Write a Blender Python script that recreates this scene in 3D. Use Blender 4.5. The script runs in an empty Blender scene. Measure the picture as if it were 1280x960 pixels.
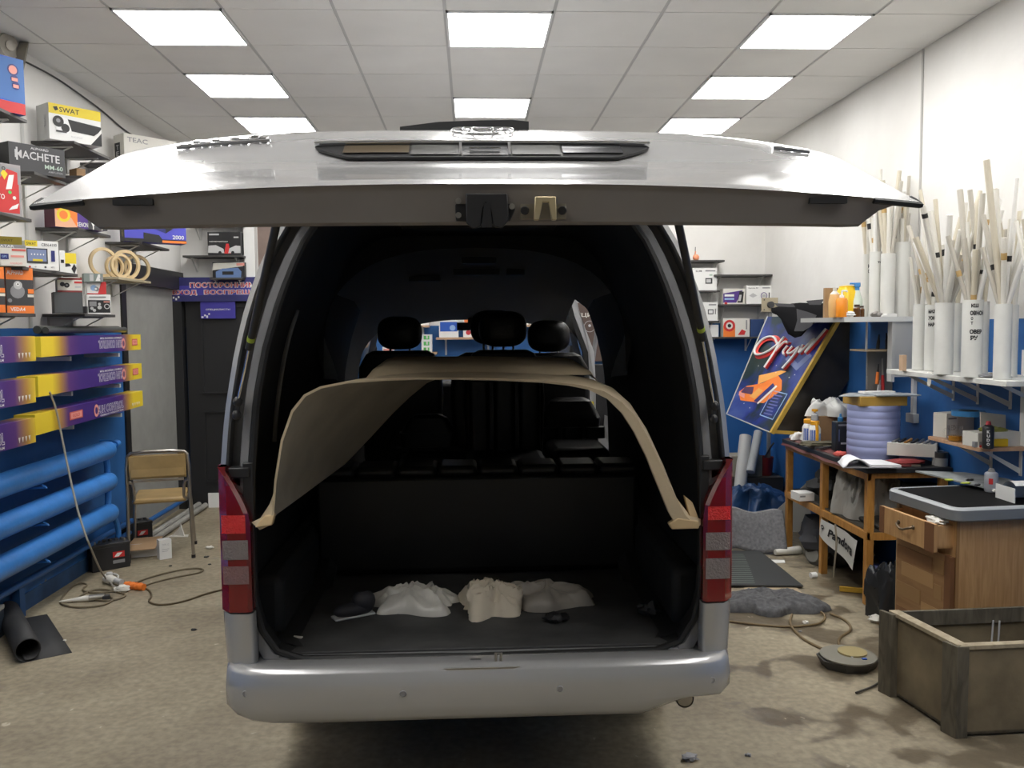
import bpy, bmesh, math, random
from mathutils import Vector, Matrix, noise
random.seed(7)
# ------------------------------------------------------------------ camera
FPX, PITCH, YAW, ROLL = 1084.8, -0.06536, 0.04556, -0.00876
CAM = Vector((0, 0, 1.70))
_cy, _sy, _cp, _sp = math.cos(YAW), math.sin(YAW), math.cos(PITCH), math.sin(PITCH)
FW = Vector((_sy*_cp, _cy*_cp, _sp)); R0 = Vector((_cy, -_sy, 0)); U0 = R0.cross(FW)
RT = R0*math.cos(ROLL) + U0*math.sin(ROLL); UP = U0*math.cos(ROLL) - R0*math.sin(ROLL)
cam_data = bpy.data.cameras.new('camera'); cam = bpy.data.objects.new('camera', cam_data)
bpy.context.scene.collection.objects.link(cam)
cam.matrix_world = Matrix(((RT.x, UP.x, -FW.x, CAM.x), (RT.y, UP.y, -FW.y, CAM.y), (RT.z, UP.z, -FW.z, CAM.z), (0, 0, 0, 1)))
cam_data.sensor_width = 36; cam_data.lens = FPX/1280*36; cam_data.clip_start = .05
bpy.context.scene.camera = cam
# ------------------------------------------------------------------ light and exposure
sc = bpy.context.scene
world = bpy.data.worlds.new('world'); sc.world = world; world.use_nodes = True
world.node_tree.nodes['Background'].inputs[0].default_value = (.8, .85, .9, 1)
world.node_tree.nodes['Background'].inputs[1].default_value = .15
sc.view_settings.view_transform = 'Standard'; sc.view_settings.look = 'None'
sc.view_settings.gamma = 1; sc.view_settings.use_curve_mapping = False
sc.view_settings.exposure = 0.0
PANEL_POWER = 18.0
COL = sc.collection

def at(px, py, X=None, Y=None, Z=None):
    d = FW + RT*((px-640)/FPX) + UP*((480-py)/FPX)
    if X is not None: t = X/d.x
    elif Y is not None: t = Y/d.y
    else: t = (Z-CAM.z)/d.z
    return CAM + d*t

# ------------------------------------------------------------------ materials
def mat(name, col, rough=.6, metal=0, noise_amt=0, nscale=8, bump=0, bscale=40, coat=0, emit=0, alpha=1, trans=0, spec=None):
    m = bpy.data.materials.new(name); m.use_nodes = True
    nt = m.node_tree; b = nt.nodes['Principled BSDF']
    b.inputs['Base Color'].default_value = (*col, 1); b.inputs['Roughness'].default_value = rough
    b.inputs['Metallic'].default_value = metal; b.inputs['Coat Weight'].default_value = coat
    if coat: b.inputs['Coat Roughness'].default_value = .06
    if spec is not None: b.inputs['Specular IOR Level'].default_value = spec
    if trans: b.inputs['Transmission Weight'].default_value = trans
    if alpha < 1: b.inputs['Alpha'].default_value = alpha
    if emit:
        b.inputs['Emission Color'].default_value = (*col, 1); b.inputs['Emission Strength'].default_value = emit
    if noise_amt or bump:
        tc = nt.nodes.new('ShaderNodeNewGeometry')
    if noise_amt:
        n = nt.nodes.new('ShaderNodeTexNoise'); n.inputs['Scale'].default_value = nscale; n.inputs['Detail'].default_value = 5
        nt.links.new(tc.outputs['Position'], n.inputs['Vector'])
        r = nt.nodes.new('ShaderNodeValToRGB'); r.color_ramp.elements[0].position = .3; r.color_ramp.elements[1].position = .7
        r.color_ramp.elements[0].color = (*[c*(1-noise_amt) for c in col], 1)
        r.color_ramp.elements[1].color = (*[min(1, c*(1+noise_amt*.6)) for c in col], 1)
        nt.links.new(n.outputs['Fac'], r.inputs['Fac']); nt.links.new(r.outputs['Color'], b.inputs['Base Color'])
    if bump:
        n2 = nt.nodes.new('ShaderNodeTexNoise'); n2.inputs['Scale'].default_value = bscale; n2.inputs['Detail'].default_value = 6
        nt.links.new(tc.outputs['Position'], n2.inputs['Vector'])
        bp = nt.nodes.new('ShaderNodeBump'); bp.inputs['Strength'].default_value = bump; bp.inputs['Distance'].default_value = .01
        nt.links.new(n2.outputs['Fac'], bp.inputs['Height']); nt.links.new(bp.outputs['Normal'], b.inputs['Normal'])
    return m

def wood(name, c1, c2, scale=(3, 3, .6), rough=.5):
    m = mat(name, c1, rough); nt = m.node_tree; b = nt.nodes['Principled BSDF']
    g = nt.nodes.new('ShaderNodeTexCoord'); mp = nt.nodes.new('ShaderNodeMapping'); mp.inputs['Scale'].default_value = scale
    n = nt.nodes.new('ShaderNodeTexNoise'); n.inputs['Scale'].default_value = 6; n.inputs['Detail'].default_value = 6; n.inputs['Distortion'].default_value = .8
    r = nt.nodes.new('ShaderNodeValToRGB'); r.color_ramp.elements[0].position = .35; r.color_ramp.elements[1].position = .65
    r.color_ramp.elements[0].color = (*c1, 1); r.color_ramp.elements[1].color = (*c2, 1)
    nt.links.new(g.outputs['Object'], mp.inputs['Vector']); nt.links.new(mp.outputs['Vector'], n.inputs['Vector'])
    nt.links.new(n.outputs['Fac'], r.inputs['Fac']); nt.links.new(r.outputs['Color'], b.inputs['Base Color'])
    return m

BLUE_Z = 1.72
def wall_mat(name, zline):
    m = bpy.data.materials.new(name); m.use_nodes = True; nt = m.node_tree; b = nt.nodes['Principled BSDF']; L = nt.links
    g = nt.nodes.new('ShaderNodeNewGeometry'); s = nt.nodes.new('ShaderNodeSeparateXYZ'); L.new(g.outputs['Position'], s.inputs[0])
    n = nt.nodes.new('ShaderNodeTexNoise'); n.inputs['Scale'].default_value = 1.3; n.inputs['Detail'].default_value = 6; L.new(g.outputs['Position'], n.inputs['Vector'])
    rw = nt.nodes.new('ShaderNodeValToRGB'); rw.color_ramp.elements[0].position = .3; rw.color_ramp.elements[1].position = .7
    rw.color_ramp.elements[0].color = (.66, .645, .615, 1); rw.color_ramp.elements[1].color = (.77, .76, .735, 1)
    rb = nt.nodes.new('ShaderNodeValToRGB'); rb.color_ramp.elements[0].position = .3; rb.color_ramp.elements[1].position = .7
    rb.color_ramp.elements[0].color = (.018, .10, .30, 1); rb.color_ramp.elements[1].color = (.027, .145, .42, 1)
    L.new(n.outputs['Fac'], rw.inputs['Fac']); L.new(n.outputs['Fac'], rb.inputs['Fac'])
    n3 = nt.nodes.new('ShaderNodeTexNoise'); n3.inputs['Scale'].default_value = 3; L.new(g.outputs['Position'], n3.inputs['Vector'])
    a = nt.nodes.new('ShaderNodeMath'); a.operation = 'MULTIPLY_ADD'; a.inputs[1].default_value = .012; L.new(n3.outputs['Fac'], a.inputs[0]); L.new(s.outputs['Z'], a.inputs[2])
    gt = nt.nodes.new('ShaderNodeMath'); gt.operation = 'GREATER_THAN'; gt.inputs[1].default_value = zline+.006; L.new(a.outputs[0], gt.inputs[0])
    mx = nt.nodes.new('ShaderNodeMix'); mx.data_type = 'RGBA'
    L.new(gt.outputs[0], mx.inputs['Factor']); L.new(rb.outputs['Color'], mx.inputs['A']); L.new(rw.outputs['Color'], mx.inputs['B'])
    # chipped dirty skirting of bare plaster at the floor
    n4 = nt.nodes.new('ShaderNodeTexNoise'); n4.inputs['Scale'].default_value = 5; n4.inputs['Detail'].default_value = 8; L.new(g.outputs['Position'], n4.inputs['Vector'])
    a2 = nt.nodes.new('ShaderNodeMath'); a2.operation = 'MULTIPLY_ADD'; a2.inputs[1].default_value = -.5; L.new(n4.outputs['Fac'], a2.inputs[0]); L.new(s.outputs['Z'], a2.inputs[2])
    lt = nt.nodes.new('ShaderNodeMath'); lt.operation = 'LESS_THAN'; lt.inputs[1].default_value = -.2; L.new(a2.outputs[0], lt.inputs[0])
    m2 = nt.nodes.new('ShaderNodeMix'); m2.data_type = 'RGBA'; m2.inputs['B'].default_value = (.2, .17, .12, 1)
    L.new(lt.outputs[0], m2.inputs['Factor']); L.new(mx.outputs['Result'], m2.inputs['A']); L.new(m2.outputs['Result'], b.inputs['Base Color'])
    b.inputs['Roughness'].default_value = .55
    bp = nt.nodes.new('ShaderNodeBump'); bp.inputs['Strength'].default_value = .25; bp.inputs['Distance'].default_value = .02
    n5 = nt.nodes.new('ShaderNodeTexNoise'); n5.inputs['Scale'].default_value = 6; n5.inputs['Detail'].default_value = 4; L.new(g.outputs['Position'], n5.inputs['Vector'])
    L.new(n5.outputs['Fac'], bp.inputs['Height']); L.new(bp.outputs['Normal'], b.inputs['Normal'])
    return m

def floor_mat():
    m = bpy.data.materials.new('concrete_floor'); m.use_nodes = True; nt = m.node_tree; b = nt.nodes['Principled BSDF']; L = nt.links
    g = nt.nodes.new('ShaderNodeNewGeometry')
    def nz(scale, det, dist=0):
        n = nt.nodes.new('ShaderNodeTexNoise'); n.inputs['Scale'].default_value = scale; n.inputs['Detail'].default_value = det
        n.inputs['Distortion'].default_value = dist; L.new(g.outputs['Position'], n.inputs['Vector']); return n
    def ramp(n, p0, p1, c0, c1):
        r = nt.nodes.new('ShaderNodeValToRGB'); r.color_ramp.elements[0].position = p0; r.color_ramp.elements[1].position = p1
        r.color_ramp.elements[0].color = c0; r.color_ramp.elements[1].color = c1; L.new(n.outputs['Fac'], r.inputs['Fac']); return r
    a = ramp(nz(1.6, 8), .3, .72, (.23, .19, .128, 1), (.40, .345, .24, 1))
    fine = ramp(nz(28, 8), .35, .65, (.72, .72, .72, 1), (1, 1, 1, 1))
    mul = nt.nodes.new('ShaderNodeMix'); mul.data_type = 'RGBA'; mul.blend_type = 'MULTIPLY'; mul.inputs['Factor'].default_value = 1
    L.new(a.outputs['Color'], mul.inputs['A']); L.new(fine.outputs['Color'], mul.inputs['B'])
    # damp dark stains, mostly on the right hand side in front of the crate
    s = nt.nodes.new('ShaderNodeSeparateXYZ'); L.new(g.outputs['Position'], s.inputs[0])
    st = nz(3.0, 9, .35)
    mr = nt.nodes.new('ShaderNodeMapRange'); mr.inputs['From Min'].default_value = .6; mr.inputs['From Max'].default_value = 1.6
    mr.inputs['To Min'].default_value = -.11; mr.inputs['To Max'].default_value = .065; L.new(s.outputs['X'], mr.inputs['Value'])
    ad = nt.nodes.new('ShaderNodeMath'); ad.operation = 'ADD'; L.new(st.outputs['Fac'], ad.inputs[0]); L.new(mr.outputs[0], ad.inputs[1])
    r2 = nt.nodes.new('ShaderNodeValToRGB'); r2.color_ramp.elements[0].position = .56; r2.color_ramp.elements[1].position = .62
    L.new(ad.outputs[0], r2.inputs['Fac'])
    mx = nt.nodes.new('ShaderNodeMix'); mx.data_type = 'RGBA'; mx.inputs['B'].default_value = (.10, .078, .052, 1)
    sf = nt.nodes.new('ShaderNodeMath'); sf.operation = 'MULTIPLY'; sf.inputs[1].default_value = .8; L.new(r2.outputs['Color'], sf.inputs[0])
    L.new(sf.outputs[0], mx.inputs['Factor']); L.new(mul.outputs['Result'], mx.inputs['A'])
    # pale flakes
    sp = ramp(nz(14, 10, .4), .70, .74, (0, 0, 0, 1), (1, 1, 1, 1))
    mx2 = nt.nodes.new('ShaderNodeMix'); mx2.data_type = 'RGBA'; mx2.inputs['B'].default_value = (.5, .44, .34, 1)
    L.new(sp.outputs['Color'], mx2.inputs['Factor']); L.new(mx.outputs['Result'], mx2.inputs['A'])
    L.new(mx2.outputs['Result'], b.inputs['Base Color'])
    rr = nt.nodes.new('ShaderNodeMapRange'); rr.inputs['To Min'].default_value = .62; rr.inputs['To Max'].default_value = .3
    L.new(r2.outputs['Color'], rr.inputs['Value']); L.new(rr.outputs[0], b.inputs['Roughness'])
    bp = nt.nodes.new('ShaderNodeBump'); bp.inputs['Strength'].default_value = .5; bp.inputs['Distance'].default_value = .015
    L.new(nz(9, 10).outputs['Fac'], bp.inputs['Height']); L.new(bp.outputs['Normal'], b.inputs['Normal'])
    return m

W_ = {}
def c(name, col=None, **k):
    if name not in W_: W_[name] = mat(name, col, **k)
    return W_[name]
WHITE = c('white_card', (.78, .78, .76), rough=.55); OFFW = c('off_white', (.68, .66, .6), rough=.6)
BLACK = c('black_print', (.012, .012, .013), rough=.5); DARK = c('dark_grey', (.045, .045, .048), rough=.5)
GREY = c('grey_print', (.25, .25, .26), rough=.5); LGREY = c('light_grey', (.5, .5, .5), rough=.5)
YEL = c('yellow_print', (.75, .58, .03), rough=.5); RED = c('red_print', (.55, .03, .03), rough=.45)
ORG = c('orange_print', (.8, .2, .03), rough=.5); BLU = c('blue_print', (.03, .1, .45), rough=.4)
NAVY = c('navy_print', (.02, .025, .16), rough=.45); PUR = c('purple_print', (.075, .03, .22), rough=.45)
GRN = c('green_print', (.1, .5, .1), rough=.5); LBLU = c('pale_blue_print', (.3, .45, .7), rough=.5)
PINK = c('pink_print', (.75, .3, .25), rough=.5); ROYAL = c('royal_blue_print', (.07, .07, .5), rough=.35)
BROWNC = c('brown_card', (.33, .2, .1), rough=.75, noise_amt=.15)
SILVER = mat('silver_paint', (.47, .468, .468), .26, .42, coat=.8)
SILVERD = mat('silver_paint_dull', (.33, .33, .335), .5, .5, noise_amt=.25, nscale=5)
GUTTER = mat('gutter_grey', (.11, .11, .112), .5, .2, noise_amt=.3, nscale=9)
CHROME = mat('chrome', (.75, .75, .76), .12, 1); STEEL = mat('worn_steel', (.42, .4, .36), .35, .9, noise_amt=.2)
RUBBER = mat('black_rubber', (.012, .012, .012), .55); PLAST = mat('black_plastic', (.02, .02, .021), .42)
LEATHER = mat('black_leather', (.006, .006, .006), .38, bump=.15, bscale=200)
LINER = mat('van_liner_dark', (.018, .018, .018), .7, noise_amt=.3); HEADL = mat('headliner_grey', (.24, .24, .235), .85)
CREAM = mat('cream_fibre_panel', (.58, .47, .31), .7, noise_amt=.12, nscale=6, bump=.1, bscale=60)
CREAMIN = mat('cream_panel_inside', (.42, .37, .28), .85, noise_amt=.15, nscale=5)
BLUEP = mat('blue_pipe_paint', (.045, .22, .62), .35, noise_amt=.15, nscale=6, bump=.15, bscale=25)
SHELFB = mat('dark_shelf_board', (.05, .047, .045), .5); SHELFG = mat('grey_bracket', (.62, .62, .6), .45, .1)
MAPLE = mat('pale_plywood', (.66, .5, .28), .55, noise_amt=.1); OWOOD = wood('orange_wood', (.42, .19, .04), (.56, .28, .07), (8, 8, 1.2), .45)
CABW = wood('cabinet_wood', (.40, .22, .09), (.52, .31, .14), (9, 9, .7), .42)
CRATEW = mat('weathered_board', (.20, .158, .095), .8, noise_amt=.4, nscale=5, bump=.2, bscale=40)
CRATED = wood('dark_batten', (.07, .06, .042), (.14, .12, .085), (4, 4, 1), .8); CRATEE = wood('pale_board_edge', (.28, .23, .15), (.38, .32, .22), (4, 4, 4), .8)

# ------------------------------------------------------------------ mesh builder
_txt = {}
def text_geo(s, bold=.0):
    k = (s, bold)
    if k in _txt: return _txt[k]
    cu = bpy.data.curves.new('t', 'FONT'); cu.body = s; cu.offset = bold; cu.resolution_u = 2
    o = bpy.data.objects.new('t', cu); COL.objects.link(o); bpy.context.view_layer.update()
    me = bpy.data.meshes.new_from_object(o.evaluated_get(bpy.context.evaluated_depsgraph_get()))
    vs = [(v.co.x, v.co.y) for v in me.vertices]; fs = [tuple(p.vertices) for p in me.polygons]
    if not vs: vs = [(0, 0), (1, 0), (1, 1)]; fs = []
    x0 = min(v[0] for v in vs); x1 = max(v[0] for v in vs); y0 = min(v[1] for v in vs); y1 = max(v[1] for v in vs)
    w = max(1e-4, x1-x0); h = max(1e-4, y1-y0); vs = [((a-x0)/w, (b_-y0)/h) for a, b_ in vs]
    bpy.data.objects.remove(o); bpy.data.curves.remove(cu); bpy.data.meshes.remove(me)
    _txt[k] = (vs, fs); return _txt[k]

class MB:
    def __init__(s, m=None): s.v = []; s.f = []; s.mi = []; s.mats = []; s.T = Matrix(); s.cur = 0; s.m(m or WHITE)
    def m(s, m):
        if m not in s.mats: s.mats.append(m)
        s.cur = s.mats.index(m); return s
    def add(s, vs, fs):
        o = len(s.v); s.v += [s.T @ Vector(v) for v in vs]; s.f += [tuple(i+o for i in f) for f in fs]; s.mi += [s.cur]*len(fs); return s
    def box(s, ctr, size, rz=0, R=None):
        x, y, z = [a/2 for a in size]; M = R or Matrix.Rotation(rz, 3, 'Z'); ctr = Vector(ctr)
        vs = [ctr + M @ Vector((a*x, b*y, d*z)) for a, b, d in ((-1,-1,-1),(1,-1,-1),(1,1,-1),(-1,1,-1),(-1,-1,1),(1,-1,1),(1,1,1),(-1,1,1))]
        return s.add(vs, [(3,2,1,0),(4,5,6,7),(0,1,5,4),(1,2,6,5),(2,3,7,6),(3,0,4,7)])
    def bb(s, a, b):
        return s.box([(a[i]+b[i])/2 for i in range(3)], [abs(b[i]-a[i]) for i in range(3)])
    def bar(s, p, q, w, h):
        p = Vector(p); q = Vector(q); d = (q-p); n = d.normalized()
        u = n.cross(Vector((0, 0, 1)));  u = Vector((1, 0, 0)) if u.length < 1e-3 else u.normalized(); v = u.cross(n)
        return s.box((p+q)/2, (w, d.length, h), R=Matrix((u, n, v)).transposed())
    def cyl(s, p, q, r, r2=None, n=16, caps=True):
        p = Vector(p); q = Vector(q); r2 = r if r2 is None else r2; d = (q-p).normalized()
        u = d.orthogonal().normalized(); w = d.cross(u); vs = []
        for k in range(n):
            a = 2*math.pi*k/n; e = u*math.cos(a)+w*math.sin(a); vs += [p+e*r, q+e*r2]
        fs = [(2*k, 2*((k+1) % n), 2*((k+1) % n)+1, 2*k+1) for k in range(n)]
        if caps: fs += [tuple(2*k for k in range(n))[::-1], tuple(2*k+1 for k in range(n))]
        return s.add(vs, fs)
    def tube(s, pts, r, n=8, caps=True, smooth=0, flat=1.0):
        pts = [Vector(p) for p in pts]
        if smooth:
            for _ in range(smooth):
                q = [pts[0]]
                for a, b in zip(pts, pts[1:]): q += [a*.75+b*.25, a*.25+b*.75]
                pts = q+[pts[-1]]
        rings = []; u = None
        for i, p in enumerate(pts):
            d = (pts[min(i+1, len(pts)-1)]-pts[max(i-1, 0)]).normalized()
            u = d.orthogonal().normalized() if u is None else (u-d*u.dot(d)).normalized()
            w = d.cross(u); rings.append([p+u*r*math.cos(2*math.pi*k/n)+w*r*flat*math.sin(2*math.pi*k/n) for k in range(n)])
        return s.loft(rings, True, caps)
    def loft(s, rings, closed=True, caps=False, test=None):
        n = len(rings[0]); vs = [p for r in rings for p in r]; fs = []
        for i in range(len(rings)-1):
            for k in range(n if closed else n-1):
                a, b = i*n+k, i*n+(k+1) % n
                if test and not test((Vector(vs[a])+Vector(vs[b+n]))/2): continue
                fs.append((a, b, b+n, a+n))
        if caps: fs += [tuple(range(n))[::-1], tuple((len(rings)-1)*n+k for k in range(n))]
        return s.add(vs, fs)
    def grid(s, fn, nu, nv, test=None):
        return s.loft([[Vector(fn(u/nu, v/nv)) for u in range(nu+1)] for v in range(nv+1)], False, False, test)
    def lathe(s, prof, ctr=(0, 0, 0), n=20, R=None):
        ctr = Vector(ctr); R = R or Matrix.Identity(3)
        rings = [[ctr+R @ Vector((r*math.cos(2*math.pi*k/n), r*math.sin(2*math.pi*k/n), z)) for k in range(n)] for r, z in prof]
        return s.loft(rings, True, True)
    def prism(s, poly, ext):
        n = len(poly); e = Vector(ext); vs = [Vector(p) for p in poly]+[Vector(p)+e for p in poly]
        return s.add(vs, [tuple(range(n))[::-1], tuple(range(n, 2*n))]+[(k, (k+1) % n, (k+1) % n+n, k+n) for k in range(n)])
    def blob(s, ctr, size, n=14, seed=0, amp=0, flatb=False):
        ctr = Vector(ctr); rings = []
        for i in range(1, n):
            t = math.pi*i/n; ring = []
            for k in range(2*n):
                a = math.pi*k/n; d = Vector((math.sin(t)*math.cos(a), math.sin(t)*math.sin(a), -math.cos(t)))
                r = 1+(amp*noise.noise(d*2.3+Vector((seed, 0, 0)))*1.6+amp*.7*noise.noise(d*5.5+Vector((0, seed, 0))) if amp else 0)
                p = Vector((d.x*size[0]*r, d.y*size[1]*r, d.z*size[2]*r))
                if flatb: p.z = max(p.z, -size[2]*.0)
                ring.append(ctr+p)
            rings.append(ring)
        return s.loft(rings, True, True)
    def face(s, O, u, v, specs, off=.0008):
        """flat print: O lower left corner, u and v full width and height vectors"""
        O = Vector(O); u = Vector(u); v = Vector(v); n = u.cross(v).normalized()
        for i, sp in enumerate(specs):
            e = n*off*(1+i*.6); P = lambda a, b: O+u*a+v*b+e
            k = sp[0]; s.m(sp[-1])
            if k == 'r': s.add([P(sp[1], sp[2]), P(sp[3], sp[2]), P(sp[3], sp[4]), P(sp[1], sp[4])], [(0, 1, 2, 3)])
            elif k == 'p': s.add([P(*q) for q in sp[1]], [tuple(range(len(sp[1])))])
            elif k == 'c':
                rx, ry = sp[3], sp[3]*u.length/v.length
                s.add([P(sp[1]+rx*math.cos(q*.3927), sp[2]+ry*math.sin(q*.3927)) for q in range(16)], [tuple(range(16))])
            elif k == 'o':
                rx, ry = sp[3], sp[3]*u.length/v.length; r2 = sp[4]
                s.add([P(sp[1]+rx*m_*math.cos(q*.3927), sp[2]+ry*m_*math.sin(q*.3927)) for m_ in (1, r2) for q in range(16)], [(q, (q+1) % 16, (q+1) % 16+16, q+16) for q in range(16)])
            elif k in ('t', 'tf', 'ti', 'tb', 'tfb'):
                vs, fs = text_geo(sp[1], .055 if k[-1] == 'b' else .012); k = k.rstrip('b')
                x0, y0, x1, y1 = sp[2:6]
                if k == 'tf': f2 = lambda a, b: (x0+(x1-x0)*(1-a), y0+(y1-y0)*(1-b))
                elif k == 'ti': f2 = lambda a, b: (x0+(x1-x0)*(a*.85+.15*b), y0+(y1-y0)*b)
                else: f2 = lambda a, b: (x0+(x1-x0)*a, y0+(y1-y0)*b)
                s.add([P(*f2(a, b)) for a, b in vs], fs)
        return s
    def build(s, name, parent=None, loc=None, rz=0, label=None, cat=None, group=None, kind=None, bev=0, sub=0, sharp=35, base=None):
        me = bpy.data.meshes.new(name); me.from_pydata([tuple(v) for v in s.v], [], s.f)
        for m in s.mats: me.materials.append(m)
        me.polygons.foreach_set('material_index', s.mi); me.polygons.foreach_set('use_smooth', [True]*len(s.f)); me.update()
        me.set_sharp_from_angle(angle=math.radians(sharp))
        o = bpy.data.objects.new(name, me); COL.objects.link(o)
        if parent:
            o.parent = parent
            if base: o.location = -Vector(base)
        elif loc is not None: o.location = loc; o.rotation_euler = (0, 0, rz)
        elif base:   # top level mesh drawn in world coordinates: move the origin to its base
            for v in me.vertices: v.co -= Vector(base)
            o.location = base
        if bev:
            b = o.modifiers.new('bevel', 'BEVEL'); b.width = bev; b.segments = 2; b.limit_method = 'ANGLE'; b.harden_normals = False
        if sub:
            q = o.modifiers.new('subdiv', 'SUBSURF'); q.levels = sub; q.render_levels = sub
        tag(o, label, cat, group, kind); return o

def tag(o, label=None, cat=None, group=None, kind=None):
    if label: o['label'] = label
    if cat: o['category'] = cat
    if group: o['group'] = group
    if kind: o['kind'] = kind
def thing(name, label, cat, loc, rz=0, group=None):
    o = bpy.data.objects.new(name, None); COL.objects.link(o); o.location = loc; o.rotation_euler = (0, 0, rz)
    o.empty_display_size = .05; tag(o, label, cat, group); return o

XL, XR, YB, YF, ZC = -2.75, 2.87, 8.42, -3.5, 3.43
# ================================================================== SETTING
fl = MB(floor_mat()).bb((XL-.2, YF-.2, -.1), (XR+.2, YB+.2, 0)).build('floor', kind='structure')
WM = wall_mat('painted_wall', BLUE_Z)
MB(WM).bb((XL-.15, YF, 0), (XL, 6.98, ZC+.1)).build('wall_left', kind='structure')
MB(WM).bb((XR, YF, 0), (XR+.15, YB+.15, ZC+.1)).build('wall_right', kind='structure')
MB(WM).bb((XL-.15, YB, 0), (XR+.15, YB+.15, ZC+.1)).build('wall_back', kind='structure')
MB(c('garage_door_grey', (.45, .45, .44), rough=.6)).bb((XL-.15, YF-.15, 0), (XR+.15, YF, ZC+.1)).build('wall_front', kind='structure')
w = MB(WM).bb((XL-.15, 6.98, 2.16), (XL, YB, ZC+.1)); w.build('wall_left_lintel', kind='structure')
# joint line of the right wall boards
MB(c('joint_grey', (.42, .41, .39))).bb((XR-.006, 5.47, BLUE_Z), (XR, 5.49, ZC)).build('trim_1', kind='structure')
# grey door leaf in the left wall with black casing
d2 = MB(c('grey_door_paint', (.30, .30, .28), rough=.6, noise_amt=.08)).bb((XL-.1, 7.02, .0), (XL-.05, 8.36, 2.12)).build('door_2', kind='structure')
bl = c('black_door', (.018, .018, .019), rough=.4)
k = MB(bl).bb((XL-.1, 6.96, 0), (XL+.015, 7.05, 2.2)); k.bb((XL-.1, 6.96, 2.08), (XL+.02, YB, 2.24)); k.bb((XL-.1, 8.30, 0), (XL+.03, YB-.001, 2.2)); k.build('door_frame', d2)
# black panelled door in the back wall
dr = MB(bl).bb((-2.70, YB-.06, .02), (-1.15, YB, 2.16)).build('door_1', kind='structure')
for (x0, x1, z0, z1) in ((-2.56, -1.92, .25, .92), (-2.56, -1.92, 1.1, 1.92), (-1.82, -1.25, .25, .92), (-1.82, -1.25, 1.1, 1.92)):
    p = MB(bl)
    for a, b in (((x0, z0), (x1, z0)), ((x0, z1), (x1, z1)), ((x0, z0), (x0, z1)), ((x1, z0), (x1, z1))):
        p.bar((a[0], YB-.064, a[1]), (b[0], YB-.064, b[1]), .03, .016) if a[1] == b[1] else p.bb((a[0]-.015, YB-.072, a[1]), (a[0]+.015, YB-.058, b[1]))
    p.build('door_panel', dr)
MB(CHROME).cyl((-1.98, YB-.06, 1.0), (-1.98, YB-.12, 1.0), .012).cyl((-1.98, YB-.115, 1.0), (-1.86, YB-.115, 1.0), .010).build('door_handle', dr)
MB(c('white_pillar', (.72, .72, .7))).bb((-2.13, YB-.1, 2.17), (-2.03, YB, ZC)).build('trim_2', kind='structure')
MB(c('base_dark_blue', (.022, .07, .17), noise_amt=.4, nscale=6)).bb((XL, YF, 0), (XL+.012, 6.95, .1)).build('baseboard_left', kind='structure')

# ---- ceiling: grid and separate tiles
TX0, TY0 = -3.127, 4.873
ceil = MB(c('ceiling_grid_bar', (.56, .555, .54), rough=.6)).bb((XL-.15, YF-.15, ZC+.004), (XR+.15, YB+.15, ZC+.05)).build('ceiling', kind='structure')
TILE = mat('ceiling_tile_white', (.84, .83, .80), .9, noise_amt=.05, nscale=2, bump=.12, bscale=180)
EM = bpy.data.materials.new('lit_diffuser'); EM.use_nodes = True
nt = EM.node_tree; nt.nodes.clear(); e = nt.nodes.new('ShaderNodeEmission'); o_ = nt.nodes.new('ShaderNodeOutputMaterial'); nt.links.new(e.outputs[0], o_.inputs[0])
e.inputs[0].default_value = (1, .985, .96, 1); e.inputs[1].default_value = PANEL_POWER
lights = set()
for j in (0, 2, 4, -2, -4, -6, -8): lights |= {(2, j), (8, j)}  # negative rows unseen; last pair added to lighten the tailgate underside
for j in (0, 3, -3, -6): lights.add((5, j))
tile_me = MB(TILE).bb((-.290, -.2955, -.001), (.290, .2955, .012)); first = None
side = {2: 'left', 5: 'middle', 8: 'right'}; far = {0: 'nearest', 2: 'second', 4: 'farthest', 3: 'far'}
for i in range(0, 10):
    for j in range(-14, 6):
        cx, cy_ = TX0+.6*i+.3, TY0+.6*j+.3
        if (i, j) in lights:
            if j in far: lb = ('%s lit square ceiling panel of the %s column' % (far[j] if i != 5 or j == 0 else 'farther', side[i])); g = 'square lit ceiling panels'
            else: lb = 'unseen square lit ceiling panel above the frame'; g = 'ceiling panels out of view'
            t = thing('ceiling_light', lb, 'light', (cx, cy_, ZC), 0, g)
            fr = MB(c('white_frame', (.8, .8, .8)))
            for a in (0, 1, 2, 3):
                fr.T = Matrix.Rotation(a*math.pi/2, 4, 'Z'); fr.bb((-.297, -.297, -.010), (.297, -.284, .006))
            fr.build('frame', t); MB(EM).bb((-.284, -.284, -.004), (.284, .284, .004)).build('diffuser', t)
            continue
        x0, x1 = max(cx-.2955, XL), min(cx+.2955, XR); y0, y1 = max(cy_-.2955, YF), min(cy_+.2955, YB)
        if x1-x0 < .02 or y1-y0 < .02: continue
        if x1-x0 > .59 and y1-y0 > .59:
            if first is None: first = tile_me.build('ceiling_tile', ceil); tl = first
            else: tl = bpy.data.objects.new('ceiling_tile', first.data); COL.objects.link(tl); tl.parent = ceil
            tl.location = (cx, cy_, ZC)
        else: MB(TILE).bb((x0, y0, ZC-.001), (x1, y1, ZC+.012)).build('ceiling_tile', ceil)

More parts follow.
